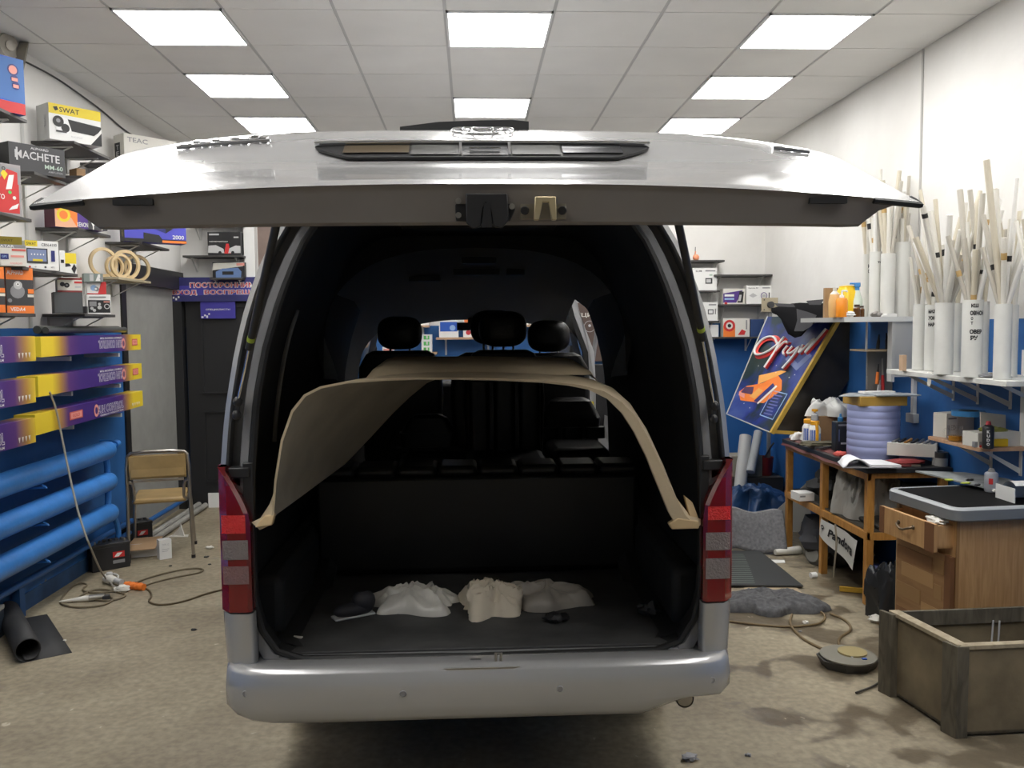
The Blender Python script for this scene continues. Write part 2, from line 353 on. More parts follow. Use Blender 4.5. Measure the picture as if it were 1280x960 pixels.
# ================================================================== VAN
VB = (.018, 3.0, 0)
van = thing('van', 'silver van seen from behind with its tailgate raised and cargo area open', 'van', VB)
def vp(mb, name, parent=None, **k):
    if parent is None: return mb.build(name, van, base=VB, **k)
    o = mb.build(name, parent, **k); return o
XC = .018
HW = [(.40, .80), (.57, .85), (.75, .872), (1.23, .882), (1.42, .862), (1.635, .822), (1.79, .781), (1.92, .73), (2.045, .665), (2.13, .59), (2.20, .48), (2.26, .3), (2.285, .12), (2.29, 0)]
OPN = [(.0, .555), (.66, .56), (.72, .60), (.755, .66), (.778, .75), (.787, .91), (.78, 1.19), (.755, 1.46), (.72, 1.63), (.667, 1.80), (.60, 1.96), (.545, 2.05), (.46, 2.12), (.3, 2.16), (0, 2.17)]
OUT = [(0, .40)] + [(h, z) for z, h in HW]
def radial(poly, th, c0=1.3):
    dx, dz = math.sin(th), -math.cos(th)
    for (x0, z0), (x1, z1) in zip(poly, poly[1:]):
        # intersect ray from (0,c0)
        ex, ez = x1-x0, z1-z0; den = dx*ez-dz*ex
        if abs(den) < 1e-9: continue
        t = (x0*ez-(z0-c0)*ex)/den; q = (x0*dz-(z0-c0)*dx)/den
        if t > 0 and -1e-6 <= q <= 1+1e-6: return t
    return .7
NT = 72
def ring(f, Y, sy=None):
    r = []
    for k in range(NT):
        th = 2*math.pi*k/NT; a = th if th <= math.pi else 2*math.pi-th
        ro, ri = radial(OUT, a), radial(OPN, a); rr = ro+(ri-ro)*f
        r.append(Vector((XC+rr*math.sin(th), Y, 1.3-rr*math.cos(th))))
    return r
# body shell
def cap(Y): return 2.5 if Y < 6.7 else (2.18-(Y-6.7)*1.27 if Y < 7.45 else 1.22-(Y-7.45)*.8)
st = [2.99, 3.02, 3.5, 4.1, 4.7, 5.4, 5.85, 6.35, 6.7, 6.95, 7.2, 7.45, 7.6, 7.72]
rings = []
for Y in st:
    rg = ring(0, Y); tw = 1 if Y < 6.9 else 1-(Y-6.9)**2*.12
    rings.append([Vector((XC+(p.x-XC)*tw, p.y, min(p.z, cap(Y)))) for p in rg])
def bodytest(p):
    if 5.4 < p.y < 6.35 and p.x > XC+.3 and .72 < p.z < 2.08: return False
    if 5.4 < p.y < 6.35 and p.x < XC-.3 and 1.25 < p.z < 2.0: return False
    if 6.7 < p.y < 7.45 and abs(p.x-XC) < .80 and abs(p.z-cap(p.y)) < .06: return False
    return True
b = MB(SILVER).loft(rings, True, False, bodytest); n0 = rings[-1]
b.add(n0, [tuple(range(NT))]); vp(b, 'body_shell', sharp=50)
GLASS = mat('clear_glass', (.9, .95, .95), .03, trans=1, alpha=.12)
TINT = mat('tinted_glass', (.012, .013, .014), .06, coat=.3)
g = MB(GLASS).grid(lambda u, v: (XC-.80+1.6*u, 6.7+.745*v, cap(6.7+.745*v)+.003), 6, 4); vp(g, 'windscreen')
g = MB(TINT)
for sgn in (-1, 1):
    for (ya, yb) in ((3.25, 4.2), (4.3, 5.3)):
        g.grid(lambda u, v: (XC+sgn*(.006+[.879, .862, .822, .781, .735][min(4, int(v*4+.01))]), ya+(yb-ya)*u, [1.25, 1.42, 1.635, 1.79, 1.91][int(v*4+.01)]), 2, 4)
vp(g, 'side_window')
# rear face around the opening
F = [(0, 2.985), (.05, 2.965), (.22, 2.960), (.26, 2.975), (.30, 3.01), (.58, 3.015), (.61, 2.985), (.66, 2.972), (.90, 2.972), (.96, 2.99), (1, 3.05)]
MT = [SILVER, SILVER, SILVER, GUTTER, GUTTER, GUTTER, SILVERD, SILVERD, SILVERD, RUBBER]
rf = MB(SILVER)
for i in range(len(F)-1):
    ra, rb = ring(*F[i]), ring(*F[i+1]); rf.m(MT[i])
    def hi(p): return p.z > 1.235
    rf.loft([ra, rb], True, False, lambda p: p.z > 1.235 or abs(p.x-XC) < .7 or i > 6)
    rf.m(GUTTER if i > 1 else PLAST)
    rf.loft([ra, rb], True, False, lambda p: not (p.z > 1.235 or abs(p.x-XC) < .7 or i > 6))
vp(rf, 'rear_frame')
s_ = MB(RUBBER); rr = [Vector((XC+(p.x-XC)*.992, 2.966, p.z)) for p in ring(1, 2.966)]; s_.tube(rr+[rr[0], rr[1]], .013, 8, False); vp(s_, 'door_seal')
# sill
sl = MB(SILVERD).bb((XC-.76, 2.86, .535), (XC+.76, 3.02, .556)); sl.bb((XC-.70, 2.965, .55), (XC+.70, 2.99, .568))
si = vp(sl, 'sill', bev=.004)
la = MB(STEEL).bb((XC-.10, 2.85, .557), (XC+.10, 2.93, .561)); la.m(PLAST).bb((XC-.035, 2.865, .56), (XC+.0, 2.90, .572)).m(STEEL).tube([(XC+.05, 2.87, .56), (XC+.05, 2.87, .60), (XC+.068, 2.87, .60), (XC+.068, 2.87, .56)], .005, 6)
la.m(STEEL).prism([(XC-.14, 2.84, .556), (XC+.14, 2.84, .556), (XC+.11, 2.80+.035, .556), (XC-.11, 2.835, .556)], (0, 0, .008)); vp(la, 'sill_latch', si)
for x in (-.68, -.47, -.21, .22, .43, .66): MB(DARK).cyl((XC+x, 2.885, .555), (XC+x, 2.885, .560), .009, n=10).build('sill_bolt', si)
# bumper
path = []
def bum(t): # plan path of the bumper, t 0..1
    return None
pl = [(-.875, 3.55), (-.878, 3.3), (-.878, 3.05), (-.872, 2.96), (-.855, 2.895), (-.82, 2.86), (-.77, 2.845), (-.70, 2.838)]
mid = [(-.55+.05*k, 2.832) for k in range(23)]
pl = pl+mid+[(-x, y) for x, y in reversed(pl)]
sec = [(-.13, .562), (-.04, .574), (-.012, .57), (0, .555), (.006, .50), (.004, .44), (-.006, .405), (-.02, .385), (-.045, .376), (-.1, .374)]
rgs = []
for i, (x, y) in enumerate(pl):
    a = pl[max(i-1, 0)]; q = pl[min(i+1, len(pl)-1)]; d = Vector((q[0]-a[0], q[1]-a[1])).normalized(); n = Vector((d.y, -d.x))
    zl = .40+.045*min(1, max(0, (abs(x)-.74)/.13)) if abs(x) > .74 else .36
    zl += .012*x/.85-.012
    if .66 < x < .78: zl = .43
    pts = []
    for o, z in sec:
        zz = max(z, zl+(z-.374)*.35) if z < .5 else z
        pts.append(Vector((XC+x+n.x*o, y+n.y*o, zz)))
    rgs.append(pts)
bumper = vp(MB(SILVER).loft(rgs, False), 'rear_bumper', sharp=60)
for (px, py) in ((307, 867), (504, 867), (700, 861), (890, 850)):
    p = at(px, py, Y=2.826 if 400 < px < 800 else 2.845)
    vp(MB(SILVERD).lathe([(.0115, -.006), (.0115, 0), (.0095, .0015), (.0085, .0)], (p.x, p.y-.002, p.z), R=Matrix.Rotation(math.pi/2, 3, 'X'), n=18), 'parking_sensor', bumper)
ex = MB(STEEL).cyl((XC+.71, 2.92, .40), (XC+.71, 3.5, .40), .032, n=18, caps=False).cyl((XC+.71, 2.92, .40), (XC+.71, 3.5, .40), .027, n=18); vp(ex, 'exhaust_pipe')
vp(MB(RUBBER).bb((XC-.75, 3.15, .36), (XC+.75, 7.4, .50)), 'underbody')
for x in (-.74, .74):
    for y in (3.95, 6.75):
        vp(MB(RUBBER).lathe([(.20, -.09), (.30, -.1), (.335, -.07), (.335, .07), (.30, .1), (.20, .09)], (XC+x, y, .335), R=Matrix.Rotation(math.pi/2, 3, 'Y'), n=28).m(STEEL).lathe([(.2, -.05), (.18, .05)], (XC+x, y, .335), R=Matrix.Rotation(math.pi/2, 3, 'Y')), 'wheel')
# lower corner panels and lamps
REDL = mat('red_lens', (.20, .003, .006), .12, coat=1); REDB = mat('red_reflector', (.8, .02, .02), .2, coat=1, bump=.8, bscale=160)
CLR = mat('clear_lens', (.24, .20, .19), .15, coat=1, bump=.8, bscale=150); PNK = mat('smoked_lens', (.25, .13, .13), .15, coat=1, bump=.8, bscale=150)
for sg in (-1, 1):
    def sect(z, xi, xo, y0=2.905):
        return [Vector((XC+sg*xi, 2.99, z)), Vector((XC+sg*xi, y0+.012, z)), Vector((XC+sg*(xi+.012), y0, z)), Vector((XC+sg*(xo-.035), y0+.004, z)), Vector((XC+sg*(xo-.008), y0+.035, z)), Vector((XC+sg*xo, 2.95, z)), Vector((XC+sg*xo, 3.10, z)), Vector((XC+sg*(xo-.03), 3.10, z))]
    cp = MB(SILVER).loft([sect(.565, .765, .868), sect(.66, .766, .874), sect(.742, .768, .876)], True, True); vp(cp, 'corner_panel', sharp=50)
    lamp = vp(MB(PLAST).loft([sect(.748, .775, .872, 2.92), sect(1.05, .775, .874, 2.92), sect(1.20, .83, .87, 2.93)], True, True), 'tail_lamp')
    def xin(z): return .770 if z < 1.06 else .770+.085*((z-1.06)/.18)**1.3
    if sg < 0: zs = [(.748, .842, REDL), (.842, .912, PNK), (.912, .926, REDL), (.926, 1.0, CLR), (1.0, 1.015, REDL), (1.015, 1.085, REDB), (1.085, 1.244, REDL)]
    else: zs = [(.748, .825, REDL), (.825, .905, CLR), (.905, .925, REDL), (.925, .995, CLR), (.995, 1.03, REDL), (1.03, 1.085, REDB), (1.085, 1.244, REDL)]
    for (a, q, mm) in zs:
        n = max(1, int((q-a)/.03)); lv = [a+(q-a)*i/n for i in range(n+1)]
        if mm in (CLR, PNK, REDB):
            l_ = MB(REDL).loft([sect(z, xin(z), .880) for z in lv], True, True)
            xi = xin(q)+.006; l_.m(mm).grid(lambda u, v: (XC+sg*(xi+(.862-xi)*u), 2.9035+.012*max(0, u-.75), a+.004+(q-a-.008)*v), 4, 2)
        else: l_ = MB(mm).loft([sect(z, min(xin(z), .868), .880) for z in lv], True, True)
        vp(l_, 'lens', None if False else None) if False else l_.build('lens', lamp)
    # dark strip between lamp and seal
    vp(MB(PLAST).bb((XC+sg*.765, 2.95, .75), (XC+sg*.80, 2.985, 1.25)).bb((XC+sg*.775, 2.94, 1.20), (XC+sg*.845, 2.985, 1.235)), 'lamp_bracket', bev=.004)

# interior liner
lin = MB(LINER)
IN = [Vector((XC+(p.x-XC)*1.0, 3.05, p.z)) for p in ring(1, 3.05)]
def inr(Y, sx, topz=None, zb=.57):
    out = []
    for p in IN:
        z = p.z
        if topz: z = min(z, topz) if z > 1.9 else z
        out.append(Vector((XC+(p.x-XC)*sx, Y, max(z, zb))))
    return out
def lt(p):
    return not (5.42 < p.y < 6.33 and ((p.x > XC+.3 and .75 < p.z < 2.06) or (p.x < XC-.3 and 1.25 < p.z < 1.98)))
lin.loft([inr(3.05, 1.0), inr(3.12, 1.05), inr(3.6, 1.06), inr(4.3, 1.06, 2.14), inr(5.4, 1.06), inr(5.9, 1.05), inr(6.35, 1.04), inr(6.7, 1.03)], True, False, lambda p: lt(p) and not (p.y > 4.3 and p.z > 2.0))
vp(lin, 'interior_liner')
# grey headliner, arched, falling to the windscreen header
def hl(Y, top, wx, n=24, low=None):
    r = []
    for k in range(n+1):
        a = math.pi*k/n; ca, sa = math.cos(a), math.sin(a)
        x = -wx*(abs(ca)**.78)*(1 if ca > 0 else -1); z = (top-.62)+.62*(max(0, sa)**.6)
        r.append(Vector((XC+x, Y, max(z, low or 0))))
    return r
hd = MB(HEADL).loft([hl(4.25, 2.085, .74), hl(4.32, 2.075, .76), hl(5.0, 2.03, .80), hl(5.41, 1.985, .82), hl(5.9, 1.915, .84), hl(6.36, 1.81, .86, low=1.3), hl(6.72, 1.762, .84, low=1.70)], False, False, lambda p: not (5.41 < p.y < 6.36 and p.x > XC+.62 and p.z < 1.97)); hlo = vp(hd, 'headliner')
# bulkhead ring in front of the headliner
br = MB(LINER); o1 = hl(4.25, 2.085, .74); o2 = [Vector((XC+max(-.84, min(.84, (p.x-XC)*1.6)), 4.25, min(2.19, p.z+.5))) for p in o1]
br.loft([o1, o2], False); vp(br, 'bulkhead_arch')
vt = MB(RUBBER)
for (x0, x1, y, z) in ((-.05, .13, 4.55, 2.065), (-.10, .16, 4.95, 2.03), (.20, .30, 4.95, 2.03), (-.36, -.18, 5.1, 2.005), (-.03, .10, 6.6, 1.772)):
    MB(RUBBER).bb((x0, y-.05, z-.035), (x1, y+.05, z+.0)).build('roof_vent', hlo)
# roof beams at the back
rb_ = MB(LINER).bb((XC-.52, 3.15, 2.09), (XC+.52, 3.28, 2.16)); rb_.bb((XC-.3, 3.55, 2.10), (XC+.33, 3.65, 2.16)); vp(rb_, 'roof_beam', bev=.01)
# side trim
for sg in (-1, 1):
    tr = MB(mat('trim_strip', (.22, .21, .19), .6) if sg < 0 else mat('trim_strip_right', (.2, .19, .165), .6))
    if sg < 0: pts = [at(372, 388, Y=3.5), at(360, 425, Y=3.45), at(351, 470, Y=3.4), at(345, 520, Y=3.35), at(343, 552, Y=3.35)]
    else: pts = [at(837, 382, Y=3.5), at(848, 425, Y=3.45), at(856, 470, Y=3.4), at(861, 520, Y=3.35), at(863, 545, Y=3.35)]
    tr.tube(pts, .009, 6, True, 2); vp(tr, 'trim_strip')
q = MB(c('panel_recess', (.035, .035, .035), rough=.6)); P = [at(367, 356, Y=3.7), at(388, 362, Y=3.9), at(404, 332, Y=3.9), at(386, 322, Y=3.7)]; q.prism(P, (-.03, 0, 0)); vp(q, 'side_recess', bev=.006)
for sg in (-1, 1): vp(MB(LINER).bb((XC+sg*.84, 3.15, .57), (XC+sg*.72, 4.4, .80)), 'wheel_arch', bev=.03)
cf = MB(mat('cargo_mat', (.055, .055, .055), .7, noise_amt=.35, nscale=7, bump=.1)).bb((XC-.76, 3.0, .545), (XC+.76, 4.3, .572)); vp(cf, 'cargo_floor', bev=.004)
vp(MB(LINER).bb((XC-.8, 4.3, .5), (XC+.8, 7.4, .62)).m(c('cabin_carpet', (.16, .16, .16), rough=.9)).bb((XC-.78, 4.5, .62), (XC+.80, 6.4, .63)), 'cabin_floor')
# rear bench backrest
bn = MB(LEATHER).bb((XC-.74, 3.90, .58), (XC+.74, 4.02, 1.04)); x = -.72
bq = MB(LEATHER)
for k in range(8):
    bq.box((XC-.64+.183*k, 3.98, 1.055), (.178, .22, .05))
bench = vp(bn, 'bench_seat', bev=.03); bq.build('quilting', bench, bev=.02)
def seat(name, x, y, rz, hr=True, z0=.62, zb=1.0, bt=1.52, wd=.5, hz=.11):
    T = Matrix.Translation((x, y, 0)) @ Matrix.Rotation(rz, 4, 'Z')   # faces local -Y when rz = 0
    s = MB(LEATHER); s.T = T
    s.bb((-wd/2, -.48, zb-.17), (wd/2, .02, zb)); s.bb((-wd/2+.06, -.4, z0), (wd/2-.06, 0, zb-.17))
    o = vp(s, name, bev=.04)
    s2 = MB(LEATHER); s2.T = T
    R = Matrix.Rotation(.0, 3, 'X')
    def rrs(w_, y0, y1, z, r=.035):
        o2 = []
        for cx, cy_, a0 in ((w_/2-r, y0+r, -90), (w_/2-r, y1-r, 0), (-w_/2+r, y1-r, 90), (-w_/2+r, y0+r, 180)):
            for k in range(5): a = math.radians(a0+22.5*k); o2.append(Vector((cx+r*math.cos(a), cy_+r*math.sin(a), z)))
        return o2
    s2.loft([rrs(wd, -.01, .12, zb-.03), rrs(wd+.03, .0, .13, (zb+bt)/2), rrs(wd+.01, .02, .15, bt-.10), rrs(wd-.08, .03, .15, bt-.02), rrs(wd-.16, .05, .13, bt)], True, True)
    for xx in (-.145, 0, .145): s2.loft([rrs(.125, -.035, .06, z, .03) for z in (zb, zb+.02, bt-.18)], True, True); n_ = 60; s2.v[-n_:] = [v + (T.to_3x3() @ Vector((xx, 0, 0))) for v in s2.v[-n_:]]
    s2.build('backrest', o)
    if hr:
        h = MB(LEATHER); h.T = T @ Matrix.Translation((0, .1, bt+hz)) @ Matrix.Diagonal((1, 1, 1, 1))
        h.blob((0, 0, 0), (.14, .065, .105), 14)
        h.v = [T @ Matrix.Translation((0, .1, bt+hz)) @ Vector((math.copysign(abs(q.x/.14)**.72*.14, q.x), q.y, math.copysign(abs(q.z/.105)**.72*.105, q.z))) for q in [(T @ Matrix.Translation((0, .1, bt+hz))).inverted() @ w_ for w_ in h.v]]; h.build('headrest', o)
        h = MB(CHROME); h.T = T; h.cyl((-.06, .1, bt-.05), (-.06, .1, bt+.09), .007, n=8).cyl((.06, .1, bt-.05), (.06, .1, bt+.09), .007, n=8); h.build('headrest_post', o)
    return o
seat('front_seat', -.45, 5.55, math.pi, bt=1.56)
seat('front_seat', .50, 5.75, math.pi, bt=1.53)
seat('captain_seat', .18, 4.95, 0, bt=1.57, wd=.44, hz=.12)
seat('captain_seat', .13, 5.35, math.pi, bt=1.55, hz=.15)
seat('jump_seat', -.26, 4.95, 0, hr=False, bt=1.2, wd=.30)
seat('jump_seat', .62, 4.9+.5, 0, hr=False, bt=1.25, wd=.34)
# dashboard, mirror, wheel
vp(MB(PLAST).bb((XC-.8, 6.75, .62), (XC+.8, 7.25, 1.28)), 'dashboard', bev=.04)
vp(MB(PLAST).box((at(588, 408, Y=6.45)), (.20, .03, .06)).cyl(at(590, 408, Y=6.47), at(590, 399, Y=6.6), .008, n=8).box(at(592, 402, Y=6.6), (.05, .03, .03)), 'rear_view_mirror', bev=.01)
# open door aperture on the right: painted pillar with sticker
pw = [at(712, 355, Y=6.36), at(722, 395, Y=6.36), at(739, 440, Y=6.36), at(741, 480, Y=6.36), at(741, 575, Y=6.36), at(741, 620, Y=6.36)]
pi_ = MB(c('pillar_paint', (.5, .5, .51), rough=.4, metal=.2)).loft([[p+Vector((-.022, 0, 0)), p+Vector((.022, 0, 0)), p+Vector((.022, .05, 0)), p+Vector((-.022, .05, 0))] for p in pw], True, True)
pil = vp(pi_, 'door_pillar')
pk = MB(RUBBER).loft([[p+Vector((-.06, 0, 0)), p+Vector((-.023, 0, 0)), p+Vector((-.023, .05, 0)), p+Vector((-.06, .05, 0))] for p in pw], True, True); pk.build('pillar_seal', pil)
p = at(739, 506, Y=6.355); MB(YEL).box(p, (.035, .004, .05)).build('sticker', pil)
dn = Vector((.86, -.5, 0)).normalized(); h0 = Vector((XC+.875, 6.40, 0)); q = MB(c('door_inner', (.05, .05, .052), rough=.6))
q.prism([h0+Vector((0, 0, .55)), h0+dn*.85+Vector((0, 0, .55)), h0+dn*.85+Vector((0, 0, 1.42)), h0+Vector((0, 0, 1.42))], Vector((.03, .05, 0))); fd = vp(q, 'front_door', bev=.01)
MB(SILVERD).tube([h0+Vector((0, .03, 1.42)), h0+dn*.12+Vector((-.04, .03, 1.92)), h0+dn*.75+Vector((-.06, .03, 1.95)), h0+dn*.85+Vector((0, .03, 1.42))], .018, 8).build('window_frame', fd)
MB(c('door_pocket', (.3, .3, .3))).prism([h0+dn*.1+Vector((-.03, -.03, .75)), h0+dn*.5+Vector((-.03, -.03, .72)), h0+dn*.4+Vector((-.03, -.03, .95)), h0+dn*.12+Vector((-.03, -.03, 1.05))], (.0, .02, 0)).build('door_pocket', fd)
# side step and lower door sill seen beyond the pillar
vp(MB(SILVERD).prism([at(746, 530, Y=5.9), at(765, 560, Y=5.9), at(765, 590, Y=5.9), at(746, 590, Y=5.9)], (0, .03, 0)), 'door_step')

# ---- raised tailgate
GX = .03
PROF = [(1.575, 1.957), (1.60, 1.968), (1.66, 1.985), (1.74, 2.008), (1.80, 2.026), (1.86, 2.051), (1.90, 2.073), (1.93, 2.093), (1.98, 2.124), (2.05, 2.155), (2.12, 2.173), (2.2, 2.184), (2.35, 2.202), (2.6, 2.238), (2.85, 2.26), (2.94, 2.262)]
def pz(y):
    for (a, za), (b_, zb) in zip(PROF, PROF[1:]):
        if y <= b_: return za+(zb-za)*max(0, (y-a)/(b_-a))
    return PROF[-1][1]
def skin(x, yc, off=0):
    a = abs(x)/.815; fy = max(0, min(1, (yc-1.575)/.5))
    SP = [(1.575, 1.927), (1.83, 2.022), (2.0, 2.088), (2.14, 2.134), (2.5, 2.165), (2.94, 2.20)]
    zs = SP[-1][1]
    for (ya, za), (yb, zb) in zip(SP, SP[1:]):
        if yc <= yb: zs = za+(zb-za)*max(0, (yc-ya)/(yb-ya)); break
    side_z = (pz(yc)-zs)*a**(2.2+1.2*fy); mid = 0
    Yy = yc+.035*a**3*(1-fy)
    hwid = 1 if yc < 2.05 else 1-.12*((yc-2.05)/.9)
    return Vector((GX+x*hwid, Yy-off*.4, pz(yc)-side_z+mid+off))
gs = MB(SILVER); ys = []
for (a, za), (b_, zb) in zip(PROF, PROF[1:]): ys += [a+(b_-a)*i/3 for i in range(3)]
ys.append(2.94); NX = 44
gs.loft([[skin(-.815+1.63*k/NX, y) for k in range(NX+1)] for y in ys], False)
gate = vp(gs, 'tailgate', sharp=60)
gi = MB(mat('tailgate_inner_shaded_paint', (.25, .225, .205), .5, .2, noise_amt=.08))  # same silver paint as the skin; its shade is put into a brownish darker colour
def thick(x):
    t = max(0, min(1, (abs(x)-.695)/.075)); return (.066-.024*(abs(x)/.815)**2.2)*(1-t*t*(3-2*t))+.004
cols = []
for k in range(NX+1):
    x = -.815+1.63*k/NX; t = thick(x); p0 = skin(x, 1.575); r = [p0+Vector((0, .001, -.001)), p0+Vector((0, .006, -.006)), p0+Vector((0, .008, -.012 if t > .02 else -.006)), p0+Vector((0, .02, -t*.93)), p0+Vector((0, .032, -t))]
    for y in (1.7, 1.9, 2.1, 2.4, 2.7, 2.94):
        r.append(skin(x, y)+Vector((0, .02, -t-.002)))
    cols.append(r)
gi.loft(cols, False); 
for k in (0, NX): pass
gi.build('inner_panel', gate, sharp=50)
for sg in (-1, 1):
    MB(RUBBER).tube([skin(sg*x, 1.578)+Vector((0, 0, -.006)) for x in (.72, .76, .80, .815)]+[skin(sg*.815, y)+Vector((0, 0, -.004)) for y in (1.6, 1.62)], .006, 6).build('corner_seal', gate)
    MB(RUBBER).box(skin(sg*.63, 1.58)+Vector((0, -.001, -.014)), (.07, .01, .010)).build('rubber_stop', gate)
gw = MB(TINT).grid(lambda u, v: skin(-.68+1.36*u, 2.2+.66*v, .004), 12, 6); gw.build('rear_window', gate)
# garnish above the number plate
ga = MB(PLAST)
def gl(x): # lower edge taper
    t = min(1, (.365-abs(x))/.085); return 1.925-.062*max(0, t)**.9
ga.loft([[skin(-.365+.73*k/40, gl(-.365+.73*k/40), .004) for k in range(41)], [skin(-.365+.73*k/40, 1.928, .006) for k in range(41)]], False)
gar = ga.build('plate_garnish', gate)
tp = [skin(-.365+.73*k/40, 1.93, .008) for k in range(41)]
MB(CHROME).tube(tp, .006, 8).build('chrome_strip', gate) if False else MB(CHROME).tube(tp, .006, 8, flat=1.4).build('chrome_strip', gate)
lw = [skin(-.355+.71*k/40, gl(-.355+.71*k/40)-.002, .005) for k in range(41)]
MB(PLAST).tube(lw, .0045, 6).build('lower_lip', gate)
def gpatch(x0, x1, m_, o=.009, y0=1.872, y1=1.922):
    return MB(m_).grid(lambda u, v: skin(x0+(x1-x0)*u, y0+(y1-y0)*v, o), 6, 2)
LENSG = mat('plate_lamp_lens', (.05, .05, .045), .55)
gpatch(-.155, -.055, LENSG).build('plate_lamp', gate); gpatch(.06, .165, LENSG).build('plate_lamp', gate)
gpatch(-.045, .05, BLACK, .008).build('handle_recess', gate); gpatch(-.30, -.16, mat('brown_reflection_mirror', (.16, .12, .07), .3, .7), .0085, 1.885, 1.922).build('mirror_strip', gate)  # left strip: brown colour paints a reflection in plain mirror chrome
gpatch(.17, .30, mat('smoked_mirror', (.05, .05, .055), .25, .6), .0085, 1.885, 1.922).build('mirror_strip', gate)
q = MB(CHROME)
for x in (-.05, .055): q.box((skin(x, 1.897, .012)), (.006, .055, .006), R=Matrix.Rotation(.75, 3, 'X'))
q.bar(skin(-.03, 1.9, .012), skin(.035, 1.9, .012), .003, .003); q.build('handle_trim', gate)
# latch and striker hanging at the edge
def fp(px, py, y=1.588): return at(px, py, Y=y)
lt_ = MB(mat('latch_grey', (.03, .03, .031), .45, .3))
lt_.prism([fp(568, 246), fp(572, 243), fp(632, 243), fp(642, 252), fp(644, 262), fp(638, 276), fp(624, 280), fp(570, 276)], (0, .02, 0))
lt_.prism([fp(582, 243), fp(634, 243), fp(636, 276), fp(627, 286), fp(617, 284), fp(612, 262), fp(607, 255), fp(604, 262), fp(601, 284), fp(592, 287), fp(583, 280)], (0, -.012, 0))
lto = lt_.build('latch', gate, bev=.002)
q = MB(STEEL)
q2 = MB(BLACK).prism([fp(605, 254, 1.574), fp(613, 254, 1.574), fp(615, 284, 1.574), fp(602, 284, 1.574)], (0, .004, 0)); q2.build('latch_slot', gate)
for (a, b_) in ((573, 251), (573, 269), (640, 258)): MB(STEEL).cyl(fp(a, b_, 1.588), fp(a, b_, 1.580), .0055, n=10).build('latch_bolt', gate)
q = MB(mat('brass_plate', (.30, .27, .21), .4, .6)).prism([fp(650, 246), fp(708, 246), fp(708, 274), fp(650, 274)], (0, .01, 0))
q.m(mat('zinc_yellow', (.55, .46, .28), .4, .6)).prism([fp(668, 247, 1.58), fp(694, 247, 1.58), fp(695, 276, 1.58), fp(689, 276, 1.58), fp(685, 254, 1.58), fp(678, 254, 1.58), fp(673, 276, 1.58), fp(667, 276, 1.58)], (0, -.014, 0))
q.m(PLAST).cyl(fp(656, 263), fp(656, 263, 1.578), .008, n=12).cyl(fp(703, 263), fp(703, 263, 1.578), .008, n=12); q.build('striker', gate, bev=.0015)
# wiper
q = MB(PLAST); yw = 2.17
q.loft([[at(a, b_, Y=yw)+Vector((0, d, e_)) for d, e_ in ((0, -t), (0, t), (.03, t), (.03, -t))] for a, b_, t in ((500, 160, .003), (548, 157, .009), (600, 156.5, .012), (640, 156.5, .013), (661, 157.5, .011))], True, True)
q.tube([at(500, 161.5, Y=2.2), at(545, 159.5, Y=2.2), at(600, 161, Y=2.2)], .004, 6); q.build('wiper', gate)
q = MB(CHROME)
def ell(cx, cy_, rx, ry, n=28): return [skin(cx+rx*math.cos(2*math.pi*k/n), cy_+ry*math.sin(2*math.pi*k/n), .006) for k in range(n+1)]
q.tube(ell(0, 2.03, .07, .04), .0032, 6).tube(ell(0, 2.03, .025, .038), .003, 6).tube(ell(0, 2.043, .045, .015), .003, 6); q.build('emblem', gate)
q = MB(CHROME)
for k in range(9):
    x = -.66+.0215*k; q.box(skin(x, 1.99+.02*(k % 2), .005), (.016, .028, .006), R=Matrix.Rotation(.3, 3, 'X'))
q.tube([skin(-.675+.205*k/6, 1.972, .005) for k in range(7)], .004, 6); q.build('badge', gate)
q = MB(CHROME).tube([skin(.66+.085*k/4, 1.975, .004) for k in range(5)], .004, 6)
for x in (.675, .70, .725): q.box(skin(x, 1.99, .004), (.016, .02, .005), R=Matrix.Rotation(.3, 3, 'X'))
q.build('badge', gate)
# the sub-parts of the gate are drawn in world coordinates like the gate itself
# gas struts
for a, b_, c2 in ((at(297, 502, Y=2.93), at(313, 428, Y=2.80), at(348, 268, Y=2.5)), (at(893, 507, Y=2.93), at(877, 415, Y=2.80), at(846, 270, Y=2.5))):
    so = vp(MB(PLAST).cyl(b_, c2, .0125, n=14).cyl(b_, b_+(a-b_)*.1, .0125, n=14), 'gas_strut')
    MB(CHROME).cyl(b_, a, .0045, n=10).build('rod', so)
    MB(mat('lime_band', (.4, .5, .05), .4)).cyl(b_+(c2-b_)*.015, b_+(c2-b_)*.05, .0132, n=14).build('band', so)
    MB(PLAST).blob(a, (.016, .016, .018), 8).blob(a+Vector((-.004, 0, -.045)), (.016, .014, .018), 8).cyl(a, a+Vector((0, .04, 0)), .007).bar(a, a+Vector((-.004, 0, -.045)), .014, .014).build('ball_joint', so)

# ---- cream moulded panel standing in the load area
FR = [(322, 660), (333, 655), (340, 642), (343, 600), (351, 550), (364, 513), (380, 493), (400, 483), (430, 477), (470, 474), (520, 472), (570, 472), (620, 473), (680, 476), (725, 481), (755, 489), (778, 503), (795, 525), (812, 558), (830, 600), (845, 635), (860, 652), (876, 656)]
fr = [at(a, b_, Y=2.93) for a, b_ in FR]; n = len(fr)
REARL = [(322, 660, 2.95), (333, 654, 2.98), (344, 640, 3.02), (375, 618, 3.45), (430, 578, 3.88), (462, 545, 3.9), (490, 515, 3.9), (512, 494, 3.9), (533, 477, 3.9), (550, 470, 3.9), (565, 468, 3.9), (590, 467, 3.9), (620, 467, 3.85), (650, 468, 3.75), (690, 469, 3.6), (728, 474, 3.45), (758, 484, 3.3), (784, 503, 3.15), (806, 534, 3.08), (829, 582, 3.03), (846, 625, 3.0), (862, 648, 2.97), (876, 656, 2.95)]
cs = []
